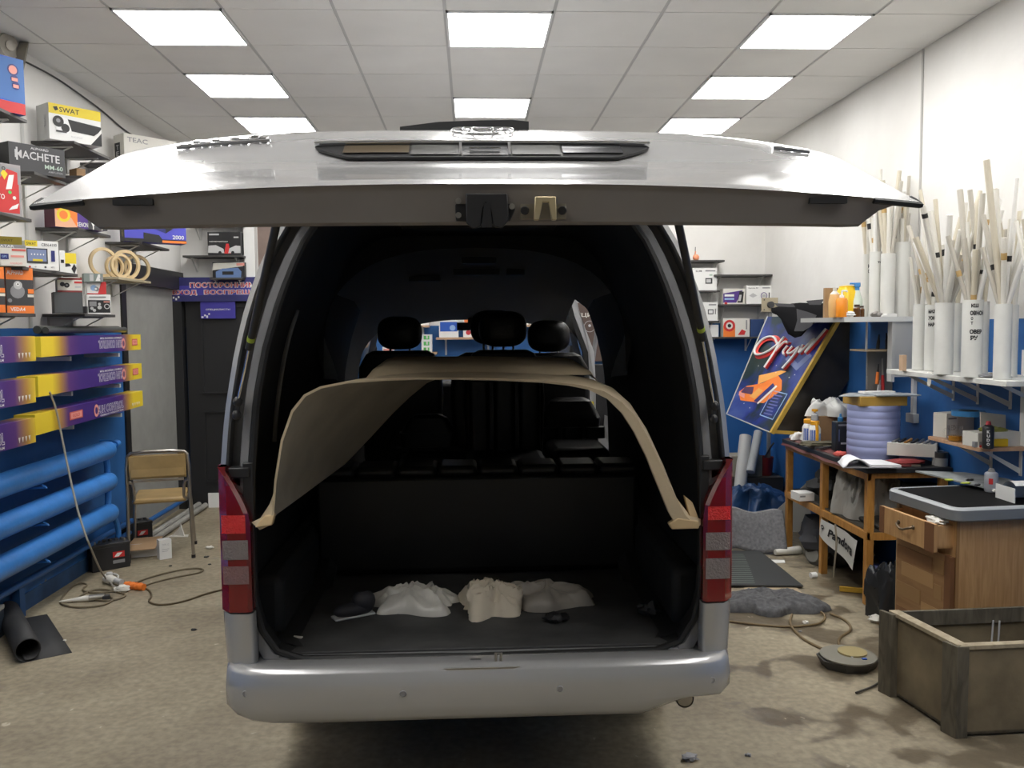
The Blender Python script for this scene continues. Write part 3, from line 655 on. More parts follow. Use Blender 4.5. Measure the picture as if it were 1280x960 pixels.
for i, p in enumerate(fr):
    q = at(REARL[i][0], REARL[i][1], Y=REARL[i][2])
    cs.append([p.lerp(q, k/6)+Vector((-.02 if i < 9 else 0, 0, .02))*math.sin(math.pi*k/6) for k in range(7)])
cpn = MB(CREAM)
thk = .007
inner = [[Vector((q.x*(1-.010), q.y, q.z-thk)) for q in r] for r in cs]
cpn.loft(cs, False); cpn.m(CREAMIN).loft(inner, False)
cpn.m(CREAM); cpn.loft([[r[0] for r in cs], [r[0] for r in inner]], False); cpn.loft([[r[-1] for r in cs], [r[-1] for r in inner]], False)
# thick rolled lip on the right flank and feet
lip = [at(a, b_, Y=2.925) for a, b_ in ((700, 480), (735, 487), (760, 499), (778, 517), (793, 540), (808, 570), (822, 605), (836, 640), (846, 657))]
lo = [at(a, b_, Y=2.925) for a, b_ in ((700, 478), (742, 486), (772, 499), (793, 518), (809, 545), (824, 576), (840, 612), (856, 643), (868, 656))]
cpn.loft([lo, lip, [p+Vector((0, .03, 0)) for p in lip], [p+Vector((0, .03, 0)) for p in lo]], False)
cpo = cpn.build('moulded_panel', base=(.05, 3.2, .95), label='cream moulded arch-shaped roof trim panel standing inside the open van', cat='panel', sharp=60)
rb2 = MB(CREAM); TOPP = [(460, 470), (466, 461), (478, 458), (600, 457), (725, 459), (738, 463), (745, 474)]
tp1 = [at(a, b_+1, Y=3.25) for a, b_ in TOPP]; tp2 = [p+Vector((0, .55, .02)) for p in tp1]; tp0 = [Vector((p.x, 3.20, min(p.z, at(600, 474, Y=3.2).z+.012))) for p in tp1]
rb2.loft([tp0, tp1, tp2, [Vector((p.x, 3.85, 1.5)) for p in tp2]], False); o = rb2.build('raised_block', cpo); o.location = -Vector((.05, 3.2, .95))
CFT = mat('cream_foot', (.60, .44, .24), .7)
for A in ([at(856, 620, Y=2.96), at(866, 628, Y=2.96), at(875, 652, Y=2.94), at(862, 648, Y=2.94)], [at(318, 660, Y=2.92), at(330, 645, Y=2.93), at(343, 643, Y=2.93), at(340, 657, Y=2.92)], [at(836, 655, Y=2.92), at(848, 648, Y=2.92), at(874, 652, Y=2.92), at(874, 661, Y=2.92), at(840, 662, Y=2.92)]):
    o = MB(CFT).prism(A, (0, .03, 0)).build('foot', cpo, bev=.004); o.location = -Vector((.05, 3.2, .95))

# ---- crumpled cloths and small stuff in the cargo area
def crumple(name, label, cat, ctr, size, m_, seed=0, rz=0, amp=.5, fr=6, n=40, kind=None, power=.75, jag=.5):
    b = MB(m_); ctr = Vector(ctr); sx, sy, h = size
    def fn(u, v):
        x, y = 2*u-1, 2*v-1
        # square to disc
        X_ = x*math.sqrt(1-y*y/2); Y_ = y*math.sqrt(1-x*x/2); r = min(1, math.hypot(X_, Y_))
        e_ = 1+jag*noise.noise(Vector((X_*1.7, Y_*1.7, seed)))*2
        prof = (1-r**4)**power
        q = Vector((X_*2.2*fr/6, Y_*2.2*fr/6*sy/sx*1.3, seed*3.1)); fold = 0; a_ = 1
        for o_ in range(4):
            nn = noise.noise(q); fold += a_*((1.15-2*math.sqrt(nn*nn+.012)) if o_ < 2 else nn*1.3); q = q*1.9+Vector((3, 1, 2)); a_ *= .55
        z = h*prof*(1-amp+amp*max(0, fold+.1)*.62)+.003
        wob = .12*noise.noise(q*.3)
        return (X_*sx*e_+wob*sx*.3, Y_*sy*e_, z if r < 1 else .002)
    b.grid(fn, n, n)
    o = b.build(name, loc=ctr, rz=rz, label=label, cat=cat, sharp=80, kind=kind); return o
PE = mat('translucent_plastic', (.66, .64, .58), .3, noise_amt=.1); CL = mat('cream_cloth', (.62, .55, .43), .85); 
cz = .572
crumple('plastic_bag', 'crumpled white plastic sheet on the cargo floor, left of the cream cloth', 'plastic', (at(518, 748, Z=.6)*1).xy.to_3d()+Vector((0, 0, cz)), (.17, .10, .085), PE, 3, fr=8)
crumple('cloth', 'cream crumpled rag in the middle of the van cargo floor', 'cloth', at(612, 752, Z=.6).xy.to_3d()+Vector((0, 0, cz)), (.15, .12, .115), CL, 8, fr=9)
crumple('plastic_bag', 'pale sheet of crumpled film right of the cream cloth in the van', 'plastic', at(676, 745, Z=.6).xy.to_3d()+Vector((0, 0, cz)), (.19, .09, .09), mat('dull_film', (.36, .33, .28), .4), 12)
p = at(446, 771, Z=.58); t = thing('dark_shoe', 'dark shoe lying at the left of the van cargo floor', 'shoe', (p.x, p.y, cz), .5)
MB(c('shoe_dark', (.02, .02, .025), rough=.6)).blob((0, .03, .03), (.085, .035, .03), 10).blob((.04, .03, .055), (.05, .035, .045), 8).build('upper', t); MB(LGREY).prism([(-.085, .0, .002), (.08, .0, .002), (.08, .06, .002), (-.085, .06, .002)], (0, 0, .009)).build('sole', t, bev=.004)
p = at(696, 775, Z=.58); MB(PLAST).blob((0, 0, .018), (.045, .03, .018), 8, 3, .4).build('black_clip', loc=(p.x, p.y, cz), label='small black clip on the cargo floor at the right of the rags', cat='clip')
p = at(812, 768, Z=.58); MB(PLAST).blob((0, 0, .03), (.04, .03, .03), 8, 5, .5).cyl((-.05, 0, .04), (.0, 0, .05), .008, n=8).build('wire_plug', loc=(p.x, p.y, cz), label='black wiring plug in the right corner of the cargo floor', cat='plug')
p = at(364, 795, Z=.58); MB(OFFW).box((0, 0, .003), (.085, .012, .005)).build('plastic_strip', loc=(p.x, p.y+.01, cz), rz=-.35, label='thin white plastic strip in the left corner of the cargo floor', cat='strip')
#@@PART2
# ================================================================== helpers for the shop goods
def proj(p):
    d = Vector(p)-CAM; t = d.dot(FW); return 640+FPX*d.dot(RT)/t, 480-FPX*d.dot(UP)/t
def solve(fn, target, lo, hi):
    flo = fn(lo)-target
    for _ in range(40):
        m_ = (lo+hi)/2; fm = fn(m_)-target
        if (fm > 0) == (flo > 0): lo = m_
        else: hi = m_
    return (lo+hi)/2
def pbox(name, label, cat, xl, yb, xr, yt, X=None, Y=None, rot=58, d=.15, z=None, body=WHITE, front=(), left=(), right=(), top=(), group=None, bev=0):
    """a printed carton: its near left lower corner, width and height are measured once, the carton is a real box"""
    P = at(xl, yb, X=X, Y=Y)
    if z is not None: P.z = z
    a = math.radians(rot); u = Vector((math.cos(a), math.sin(a), 0)); n = Vector((-u.y, u.x, 0))
    w = solve(lambda q: proj(P+u*q)[0], xr, .01, 1.2); h = solve(lambda q: -proj(P+Vector((0, 0, q)))[1], -yt, .005, 1.2)
    Cc = P+u*w/2+n*d/2; b = MB(body).bb((-w/2, -d/2, 0), (w/2, d/2, h))
    if front: b.face((-w/2, -d/2, 0), (w, 0, 0), (0, 0, h), front)
    if left: b.face((-w/2, d/2, 0), (0, -d, 0), (0, 0, h), left)
    if right: b.face((w/2, -d/2, 0), (0, d, 0), (0, 0, h), right)
    if top: b.face((-w/2, -d/2, h), (w, 0, 0), (0, d, 0), top)
    return b.build(name, loc=Cc, rz=a, label=label, cat=cat, group=group)

def bracket(parent, p, arm, drop, direc):
    """p: top inner corner at the wall, direc: unit vector away from the wall"""
    d = Vector(direc); b = MB(SHELFG)
    b.bar(p, p+d*arm, .02, .006).bar(p+Vector((0, 0, -drop)), p, .02, .006)
    b.prism([p+Vector((0, 0, -drop)), p+Vector((0, 0, -drop))+d*.012, p+d*arm, p+d*(arm-.02)], Vector((d.y, d.x, 0))*.004)
    b.build('bracket', parent)
SH = {}
def shelf_left(key, label, xf, y, xe, nb=2, m_=SHELFB, length=None, dep=.27):
    F = XL+dep+.01; b = at(xe, y+(0 if length else 0), X=F); 
    if xf is not None: a = at(xf, y, X=F); z = a.z; ya = a.y
    else: z = b.z; ya = b.y-length
    yb_ = b.y; t = thing('wall_shelf', label, 'shelf', (XL, (ya+yb_)/2, z-.018), 0, 'shelves on the left wall')
    L_ = (yb_-ya)/2; MB(m_).bb((.002, -L_, 0), (dep, L_, .018)).build('board', t, bev=.002)
    for q in ([-L_*.7, L_*.7][:nb] if nb > 1 else [0]): bracket(t, Vector((.004, q, -.004)), dep*.8, .10, (1, 0, 0))
    SH[key] = z; return z
def shelf_back(key, label, xl, xr, y, dep=.22, m_=SHELFB):
    a = at(xl, y, Y=YB-dep); b = at(xr, y, Y=YB-dep); z = (a.z+b.z)/2
    t = thing('wall_shelf', label, 'shelf', ((a.x+b.x)/2, YB, z-.018), 0, 'shelves on the back wall')
    L_ = (b.x-a.x)/2; MB(m_).bb((-L_, -dep, 0), (L_, -.001, .018)).build('board', t, bev=.002)
    for q in (-L_*.75, L_*.72): bracket(t, Vector((q, -.004, -.004)), dep*.8, .12, (0, -1, 0))
    SH[key] = z; return z

# ================================================================== LEFT WALL
shelf_left('s1', 'dark wall shelf at the top left carrying the blue and red box', None, 150, 36, length=.7)
shelf_left('s2', 'dark wall shelf under the yellow and white camera carton', 95, 176, 139)
shelf_left('s3', 'dark wall shelf under the white headphone carton near the tailgate', 150, 203, 205)
shelf_left('s4', 'dark wall shelf under the large dark amplifier carton', 45, 214, 84, length=None)
shelf_left('s6', 'dark wall shelf under the red blister pack at the left edge', None, 274, 42, length=.55)
shelf_left('s7', 'dark wall shelf just below the left tip of the tailgate', 100, 284, 140)
shelf_left('s12', 'dark wall shelf under the big royal blue carton', 178, 302, 213)
shelf_left('s8', 'dark wall shelf under the row of car stereo cartons', 30, 333, 99)
shelf_left('s9', 'dark wall shelf under the orange speaker cartons', None, 392, 47, length=.8)
shelf_left('s10', 'dark wall shelf with stacked small cartons beside the door', 108, 392, 146)
shelf_left('s11', 'pale plywood shelf holding the wooden rings', 150, 346, 190, m_=mat('ring_shelf_wood', (.35, .3, .2), .6))
# shelf uprights running down the left wall
for y_, z0, z1 in ((4.95, 1.3, 2.3), (5.55, 1.72, 3.0)):
    MB(c('white_rail', (.6, .6, .58))).bb((XL, y_-.012, z0), (XL+.012, y_+.012, z1)).build('shelf_rail', base=(XL, y_, z0), label='white vertical shelf rail on the left wall, %s' % ('near the orange speaker cartons' if y_ < 5 else 'beside the yellow topped carton'), cat='rail')
pbox('product_box', 'blue box with red stripe and pink badges at the top left edge', 'box', -40, 141, 32, 56, X=-2.60, rot=58, z=SH['s1'], body=BLU, d=.12,
     front=[('r', 0, 0, 1, 1, BLU), ('p', [(.3, .95), (1, 1), (1, .2), (.3, .25)], c('mid_blue', (.06, .16, .42))), ('r', 0, 0, 1, .2, RED), ('c', .8, .78, .10, NAVY), ('c', .8, .78, .075, PINK), ('c', .82, .62, .07, NAVY), ('r', .77, .58, .88, .64, PINK), ('c', .84, .5, .07, NAVY), ('r', .79, .46, .89, .52, PINK), ('p', [(.3, .5), (.5, .62), (.52, .72), (.38, .8), (.3, .78)], BLACK)])
pbox('product_box', 'white camera carton with yellow top band on the upper left shelf', 'box', 62, 173, 127, 127.5, X=-2.60, rot=50, z=SH['s2'], body=WHITE, d=.16,
     front=[('r', 0, .72, 1, 1, YEL), ('t', 'SWAT', .2, .79, .58, .93, BLACK), ('p', [(.08, .9), (.12, .8), (.18, .84), (.16, .93)], BLACK), ('c', .27, .42, .16, c('pale_disc', (.85, .85, .85))), ('p', [(.35, .62), (1, .55), (1, .45), (.85, .27), (.42, .3)], BLACK), ('c', .17, .52, .105, BLACK), ('c', .17, .54, .04, GREY), ('c', .30, .36, .08, BLACK), ('r', .12, .22, .32, .27, DARK), ('p', [(.78, .0), (1, .42), (1, 0)], BLACK), ('p', [(.74, .0), (.78, .0), (1, .38), (1, .5)], WHITE), ('t', 'PLUG & PLAY', .4, .12, .62, .17, LGREY)],
     left=[('r', .0, 0, 1, 1, c('carton_side', (.55, .55, .53))), ('tf', 'SWAT', .62, .35, .78, .7, GREY)])
pbox('product_box', 'tall white headphone carton partly hidden behind the left of the tailgate', 'box', 156, 207, 222, 166, X=-2.60, rot=48, z=SH['s3'], body=OFFW, d=.16,
     front=[('t', 'TEAC', .06, .80, .44, .92, GREY), ('c', .35, .3, .17, GREY), ('c', .35, .3, .11, DARK), ('r', .3, .72, .9, .725, LGREY)], left=[('r', .1, .05, .62, .8, BLACK), ('t', 'T', .25, .62, .5, .74, LGREY), ('t', 'E', .25, .46, .5, .58, LGREY), ('t', 'A', .25, .30, .5, .42, LGREY), ('t', 'C', .25, .14, .5, .26, LGREY)])
pbox('product_box', 'dark grey amplifier carton with big silver capitals on the left wall', 'box', 12, 214, 82, 176, X=-2.60, rot=55, z=SH['s4'], body=DARK, d=.14,
     front=[('t', 'ALPHARD', .38, .84, .7, .92, LGREY), ('t', 'MACHETE', .10, .48, .90, .76, LGREY), ('r', .12, .40, .15, .84, LGREY), ('t', 'MM-60', .62, .22, .95, .38, c('pale_green', (.4, .5, .42))), ('t', 'AMPLIFIER', .68, .10, .95, .17, GREY)], left=[('r', 0, 0, 1, 1, BLACK)])
pbox('small_carton', 'small plain brown carton on the wall above the left tailgate tip', 'carton', 96, 222, 107, 210, X=-2.62, rot=50, body=BROWNC, d=.1, z=None)
p = at(103, 223, X=-2.6); t = thing('wall_shelf', 'short dark shelf under the small brown carton', 'shelf', (XL, p.y+.08, p.z-.02)); MB(SHELFB).bb((.002, -.2, 0), (.2, .25, .018)).build('board', t); bracket(t, Vector((.004, 0, -.004)), .17, .12, (1, 0, 0))
# blister pack
pbox('blister_pack', 'clear blister pack with red toy-like parts at the left edge', 'pack', -16, 265, 28, 200, X=-2.58, rot=58, z=SH['s6'], body=c('blister_film', (.32, .3, .3), rough=.15, coat=.5), d=.04,
     front=[('r', .04, .04, .96, .94, GREY), ('r', .05, .05, .93, .62, RED), ('p', [(.3, .62), (.6, .9), (.9, .85), (.9, .55)], RED), ('p', [(.55, .5), (.65, .78), (.8, .8), (.72, .52)], WHITE), ('p', [(.42, .8), (.52, .68), (.62, .8), (.5, .88)], YEL), ('c', .66, .45, .05, GRN), ('c', .78, .35, .05, OFFW), ('p', [(.6, .1), (.85, .15), (.9, .25), (.7, .18)], WHITE), ('o', .5, .9, .05, .6, BLACK), ('t', 'AUTO', .1, .3, .5, .4, WHITE)])
pbox('product_box', 'purple and orange bulb carton below the left tip of the tailgate', 'box', 69, 281, 134, 246, X=-2.60, rot=52, z=SH['s7'], body=PUR, d=.13,
     front=[('r', 0, .0, .42, 1, ORG), ('p', [(0, 0), (.42, 0), (.3, .35), (0, .6)], c('peach', (.75, .4, .25))), ('c', .16, .42, .13, YEL), ('c', .16, .42, .08, ORG), ('t', 'XENON', .4, .06, .62, .22, WHITE), ('r', .62, 0, 1, 1, DARK), ('p', [(.68, .25), (.76, .25), (.73, .12), (.73, 0), (.71, 0), (.71, .12)], WHITE), ('p', [(.84, .25), (.94, .25), (.9, .12), (.9, 0), (.88, 0), (.88, .12)], WHITE)], left=[('r', 0, 0, 1, 1, c('dark_maroon', (.1, .02, .04)))])
pbox('product_box', 'royal blue carton with a dark amplifier picture and orange foot strip', 'box', 156, 303, 233, 258, X=-2.58, rot=34, z=SH['s12'], body=ROYAL, d=.14,
     front=[('r', 0, 0, 1, .1, BLACK), ('p', [(.35, .48), (.66, .28), (1, .7), (.98, 1), (.62, 1), (.35, .7)], NAVY), ('p', [(.35, .7), (.62, 1), (.98, 1), (.66, .6)], c('slate', (.03, .06, .14))), ('p', [(.66, .28), (.66, .6), (1, .95), (1, .7)], BLACK), ('r', .40, .42, .44, .5, LBLU), ('c', .72, .86, .035, LBLU), ('p', [(.3, .0), (.3, .28), (.55, .22), (.62, .05), (.62, 0)], BLACK), ('t', '2000', .77, .12, .96, .24, WHITE), ('r', .6, 0, 1, .07, ORG)],
     left=[('r', 0, 0, 1, 1, BLACK), ('r', .55, .15, .6, .9, YEL)])
# stereo cartons row
zz = SH['s8']
pbox('product_box', 'grey and white car stereo carton in front of the olive yellow one', 'box', 1, 334, 33, 305, X=-2.55, rot=35, z=zz, body=OFFW, d=.08,
     front=[('r', 0, .84, 1, 1, GREY), ('t', 'ATAR', .0, .86, .55, .98, WHITE), ('r', .45, .7, 1, .8, c('salmon', (.6, .12, .1))), ('r', 0, .3, .32, .56, NAVY), ('t', 'GPS', .05, .38, .25, .48, LBLU), ('r', .4, .4, .92, .5, PINK), ('t', 'ANDROID', .35, .08, .85, .16, PINK)])
pbox('product_box', 'white car stereo carton with a large screen picture and yellow corner tag', 'box', 33, 334, 74, 300, X=-2.58, rot=40, z=zz, body=WHITE, d=.12,
     front=[('r', -.02, .8, .36, 1, YEL), ('t', 'SWAT', .03, .84, .32, .94, BLACK), ('t', 'CRN-4100', .48, .82, .95, .92, DARK), ('r', .02, .22, .66, .74, DARK), ('r', .05, .3, .62, .7, c('screen_blue', (.2, .25, .42))), ('t', '\u2022 \u2022 \u2022 \u2022 \u2022', .15, .5, .55, .56, WHITE), ('r', .2, .3, .5, .37, YEL), ('r', .76, .3, .88, .68, NAVY), ('c', .1, .1, .035, RED), ('c', .27, .1, .03, LGREY), ('c', .57, .1, .035, DARK), ('t', 'MP5', .74, .07, .85, .13, GREY)], top=[('r', 0, 0, 1, 1, YEL)])
pbox('product_box', 'olive yellow topped carton standing behind the grey and white stereo carton', 'box', 0, 333, 29, 295, X=-2.68, rot=35, z=zz, body=c('olive_yellow', (.36, .28, .03)), d=.04, front=[('t', 'SWAT', .1, .84, .6, .92, c('olive_dark', (.15, .11, .02)))])
pbox('product_box', 'narrow white carton between the stereo carton and the yellow one', 'box', 75, 335, 82, 313, X=-2.55, rot=40, z=zz, body=WHITE, d=.1, front=[('r', .2, .45, .8, .6, BLACK)])
pbox('product_box', 'small yellow and white speaker carton with black arrow at the shelf end', 'box', 81, 337, 96, 316, X=-2.55, rot=45, z=zz, body=WHITE, d=.1,
     front=[('r', 0, .5, 1, 1, YEL), ('p', [(.0, .32), (.55, .38), (.4, .5), (0, .5)], BLACK), ('p', [(.55, .25), (.8, .5), (1, .3), (.8, 0)], BLACK)])
zz = SH['s9']
orf = [('r', 0, 0, 1, 1, DARK), ('r', 0, .74, 1, 1, ORG), ('r', 0, 0, 1, .17, ORG), ('t', 'ALPHARD', .04, .85, .64, .94, WHITE), ('t', 'VEDA4', .12, .05, .66, .13, WHITE), ('c', .40, .48, .27, GREY), ('c', .42, .62, .16, LGREY), ('c', .42, .64, .07, WHITE), ('c', .42, .64, .03, BLACK), ('r', .78, .44, 1, .54, ORG), ('r', .76, .36, 1, .42, OFFW), ('c', .1, .28, .08, GREY)]
pbox('product_box', 'orange and dark speaker carton with its whole front in view', 'box', 9, 389, 43, 334, X=-2.56, rot=50, z=zz, body=c('dark_maroon2', (.1, .03, .02)), d=.1, front=orf, right=[('r', 0, 0, 1, 1, BLACK)])
pbox('product_box', 'orange speaker carton cut by the left picture edge', 'box', -34, 391, 7, 332, X=-2.56, rot=50, z=zz, body=c('dark_maroon2'), d=.1, front=orf)
zz = SH['s10']
pbox('product_box', 'plain dark grey carton on the small shelf by the ring shelf', 'box', 68, 390, 104, 365, X=-2.57, rot=30, z=zz, body=DARK, d=.15, front=[('r', .02, .02, .98, .98, c('slate_grey', (.075, .08, .085)))], left=[('r', 0, 0, 1, 1, BLACK)])
b1 = pbox('product_box', 'white carton with dark camera pictures at the right shelf end', 'box', 109, 390, 139, 368, X=-2.57, rot=30, z=zz, body=WHITE, d=.12,
     front=[('r', .05, .08, .97, .72, BLACK), ('r', .1, .4, .4, .65, GREY), ('c', .2, .3, .07, LGREY), ('c', .3, .2, .07, LGREY), ('c', .52, .35, .09, LGREY), ('c', .52, .52, .06, LGREY), ('o', .83, .4, .12, .7, LGREY), ('r', .1, .84, .8, .9, GREY), ('r', .7, .6, .95, .66, PINK)])
pbox('product_box', 'white and red speaker carton lying on the plain dark carton', 'box', 72, 365, 103, 347, X=-2.57, rot=30, body=c('dark_red', (.25, .03, .03)), d=.12, front=[('r', 0, .12, 1, .86, OFFW), ('c', .2, .55, .10, BLACK), ('c', .38, .48, .11, BLACK), ('c', .38, .48, .05, GREY), ('r', .68, .62, 1, .76, RED), ('r', .7, .3, .95, .45, LGREY)], left=[('r', 0, 0, 1, 1, BLACK)])
pbox('product_box', 'white and red lamp carton stacked on the camera carton', 'box', 109, 367.5, 133, 352, X=-2.57, rot=30, body=WHITE, d=.12, front=[('p', [(.55, 0), (.75, 1), (1, 1), (1, 0)], RED), ('c', .35, .5, .17, LBLU), ('c', .5, .4, .13, GREY), ('c', .45, .42, .06, WHITE), ('r', 0, 0, .9, .07, RED)])
pbox('product_box', 'small grey green carton on top of the lamp carton', 'box', 105, 352, 129, 341.5, X=-2.57, rot=30, body=c('grey_green', (.22, .26, .24)), d=.1, front=[('r', .3, .1, .5, .9, LGREY), ('p', [(.6, .1), (.75, .9), (.85, .9), (.85, .1)], WHITE), ('c', .92, .4, .1, GREY)])
pbox('flat_case', 'flat black case in front of the plain dark carton', 'case', 89, 390.5, 108, 383, X=-2.52, rot=15, z=zz, body=BLACK, d=.06)
# wooden rings
for (px, py, r, th, lb) in ((129, 328, .105, 0, 'leftmost large'), (143, 331, .078, 12, 'smallest, second from left'), (151, 330, .085, 8, 'middle'), (157, 326, .112, 0, 'tallest, fourth from left'), (171, 328, .105, -4, 'rightmost')):
    k = {129: .0, 143: .05, 151: .1, 157: .02, 171: .0}[px]
    P = at(px, py, X=-2.60+k); P.z = SH['s11']+r
    R = Matrix.Rotation(math.radians(52+th), 3, 'Z') @ Matrix.Rotation(math.pi/2, 3, 'X')
    MB(MAPLE).lathe([(r, -.009), (r, .009)], n=36) if False else None
    b = MB(MAPLE); ri = r*.80
    prof = [(ri, -.010), (r, -.010), (r, .010), (ri, .010), (ri, -.010)]
    b.loft([[R @ Vector((q*math.cos(2*math.pi*i/36), q*math.sin(2*math.pi*i/36), z)) for i in range(36)] for q, z in prof], True)
    b.build('speaker_ring', loc=P, label='pale plywood speaker ring on the ring shelf, %s' % lb, cat='ring', group='plywood rings')
# film cartons in two stacked rows along the wall
def grad_mat():
    m = mat('sun_film_print', (.1, .03, .25), .4); nt = m.node_tree; b = nt.nodes['Principled BSDF']
    tc = nt.nodes.new('ShaderNodeTexCoord'); sp = nt.nodes.new('ShaderNodeSeparateXYZ'); nt.links.new(tc.outputs['Object'], sp.inputs[0])
    ab = nt.nodes.new('ShaderNodeMath'); ab.operation = 'ABSOLUTE'; nt.links.new(sp.outputs['Y'], ab.inputs[0])
    r = nt.nodes.new('ShaderNodeValToRGB'); e = r.color_ramp.elements
    e[0].position = .30; e[0].color = (.055, .022, .18, 1); e[1].position = .72; e[1].color = (.78, .58, .03, 1)
    q = e.new(.48); q.color = (.10, .035, .17, 1); q = e.new(.60); q.color = (.42, .22, .05, 1)
    nt.links.new(ab.outputs[0], r.inputs['Fac']); nt.links.new(r.outputs['Color'], b.inputs['Base Color']); return m
GR = grad_mat()
def film_box(label, x0, x1, y0, y1, z, h=.115, flip=False, dep=.11, open_=False):
    """long carton along the wall; front face looks to +X"""
    yc = (y0+y1)/2; L_ = (y1-y0)/2; b = MB(GR); b.bb((-dep/2, -L_, 0), (dep/2, L_, h)); b.m(YEL).bb((-dep/2-.0005, -L_-.001, .0), (dep/2+.0005, -L_+.002, h+.0005))
    T = 'tf' if flip else 't'
    f_ = [(T+'b', 'SUN CONTROL', .50, .22, .765, .70, WHITE), (T, 'SUN CONTROL', .503, .25, .762, .67, PUR),
          (T, 'GERMANY WINDOW FILM', .52, .77 if flip else .06, .76, .88 if flip else .16, WHITE)]
    xo = .775 if flip else .485
    f_ += [('o', xo, .46, .022, .55, PINK)]
    f_ += [('r', .25 if not flip else .88, .3, .36 if not flip else .95, .72, c('red_frame', (.6, .12, .1))), ('r', .26 if not flip else .887, .36, .35 if not flip else .943, .66, PINK), (T, 'GOLD', .275 if not flip else .895, .42, .335 if not flip else .935, .6, RED)]
    if not flip:
        for q in range(4): f_.append(('p', [(.86+q*.025, .35), (.875+q*.025, .35), (.8675+q*.025, .12)], OFFW))
    b.face((dep/2, -L_, 0), (0, 2*L_, 0), (0, 0, h), f_)
    o = b.build('film_carton', loc=((x0+x1)/2, yc, z), label=label, cat='carton', group='long window film cartons'); o.rotation_euler.z = math.atan2(-(x1-x0), (y1-y0)); return o
for i, (z, nm, fl) in enumerate(((1.555, 'upper', True), (1.335, 'middle', True), (1.125, 'lowest', False))):
    film_box('long purple and yellow window film carton near the door, %s of three' % nm, -2.47, -2.58, 4.98+.05*i-.1*i, 6.75, z, flip=fl)
    film_box('long purple and yellow window film carton at the left edge, %s of three' % nm, -2.33, -2.37, 3.30, 4.72-.02*i, z-.01, flip=False, h=.13)
    t = thing('carton_rack', 'blue painted wall bracket rail under the %s film cartons' % nm, 'bracket', (XL, 5, z-.03)); 
    for y_ in (-.6, .55, 1.3): MB(SHELFG).bb((.0, y_-.012, -.01), (.36 if y_ < 0 else .24, y_+.012, .016)).build('arm', t)
# film remnants on top
t = thing('rolled_film', 'dark grey rolls of window film lying on the upper film carton', 'roll', (-2.58, 5.9, 1.68))
for dx, r in ((0, .024), (.05, .02)): MB(c('film_grey', (.06, .065, .06), rough=.35)).cyl((dx-.03, -.55, .006+r), (dx-.06, .72, .006+r), r, n=14).build('roll', t)
# round loudspeaker up in the corner
P = at(24, 62, X=-2.66); t = thing('siren', 'round metal siren with bracket high on the left wall', 'siren', (XL, P.y, P.z))
MB(mat('grey_brown', (.22, .2, .16), .5, .3)).cyl((.002, 0, 0), (.07, 0, 0), .03).cyl((.05, .05, -.02), (.09, .07, -.03), .085, .095, n=24).build('horn', t)
MB(STEEL).cyl((.04, -.06, .0), (.07, -.07, .0), .07, n=20).cyl((.07, -.07, 0), (.08, -.075, 0), .03, n=14).build('driver', t)
MB(DARK).tube([at(a, b_, X=XL+.012) for a, b_ in ((-20, 48), (20, 72), (38, 80), (70, 97), (100, 118), (130, 140), (155, 163), (180, 177), (215, 190))], .006, 6, True, 2).build('wall_cable', base=tuple(at(100, 118, X=XL+.01)), label='thin dark cable sagging along the left wall below the ceiling', cat='cable')

# blue pipe radiator
t = thing('pipe_radiator', 'blue painted radiator of three thick horizontal pipes on the left wall', 'radiator', (-2.60, 4.5, 0))
for z in (.855, .63, .405):
    MB(BLUEP).lathe([(.0, -1.9), (.045, -1.895), (.066, -1.87), (.068, -1.8), (.068, 1.72), (.06, 1.77), (.035, 1.80), (0, 1.805)], (0, 0, z), n=28, R=Matrix.Rotation(-math.pi/2, 3, 'X')).build('pipe', t)
MB(BLUEP).tube([(0, 1.69, .855), (-.0, 1.74, .78), (0, 1.74, .63), (0, 1.74, .48), (0, 1.69, .405)], .022, 10, True, 1).build('connector', t)
MB(BLUEP).tube([(0, 1.79, .86), (0, 1.90, .875), (-.06, 1.97, .885), (-.14, 1.98, .885)], .017, 10, True, 1).cyl((0, 1.88, .872), (0, 1.93, .878), .03, n=12).build('valve', t)
MB(BLUEP).tube([(0, 1.75, .40), (0, 1.86, .33), (0, 1.90, .20), (0, 1.86, .12)], .02, 10, True, 1).build('return_pipe', t)
for y_ in (-.9, .75):
    for z in (.855, .63, .405): MB(BLUEP).tube([(.0, y_, z-.05), (.055, y_, z-.085), (-.08, y_, z-.09), (-.145, y_, z-.09)], .007, 6).build('hook', t)
MB(mat('blue_dark_pipe', (.02, .10, .30), .45)).tube([(XL+.05, 2.6, .20), (XL+.05, 6.9, .20)], .022, 10).tube([(XL+.05, 6.45, .12), (XL+.05, 8.3, .12)], .02, 10).build('floor_pipe', base=(XL+.05, 5, .2), label='blue heating pipe running low along the left wall', cat='pipe')
for y_ in (3.4, 4.6, 5.2): MB(mat('blue_post', (.02, .08, .22), .6)).bb((XL+.012, y_-.03, 0), (XL+.06, y_+.03, .20)).build('pipe_post', base=(XL+.03, y_, 0), label='short dark blue post carrying the low wall pipe, %s' % {3.4: 'nearest', 4.6: 'middle', 5.2: 'beside the battery'}[y_], cat='post')
t = thing('grey_conduit', 'pair of grey conduits along the foot of the wall by the door', 'pipe', (XL+.1, 7.6, 0))
for dx, z in ((.03, .04), (.09, .03)): MB(c('conduit_grey', (.33, .32, .29), noise_amt=.2)).tube([(dx, -.75, z), (dx, .72, z)], .025, 10).build('tube', t)

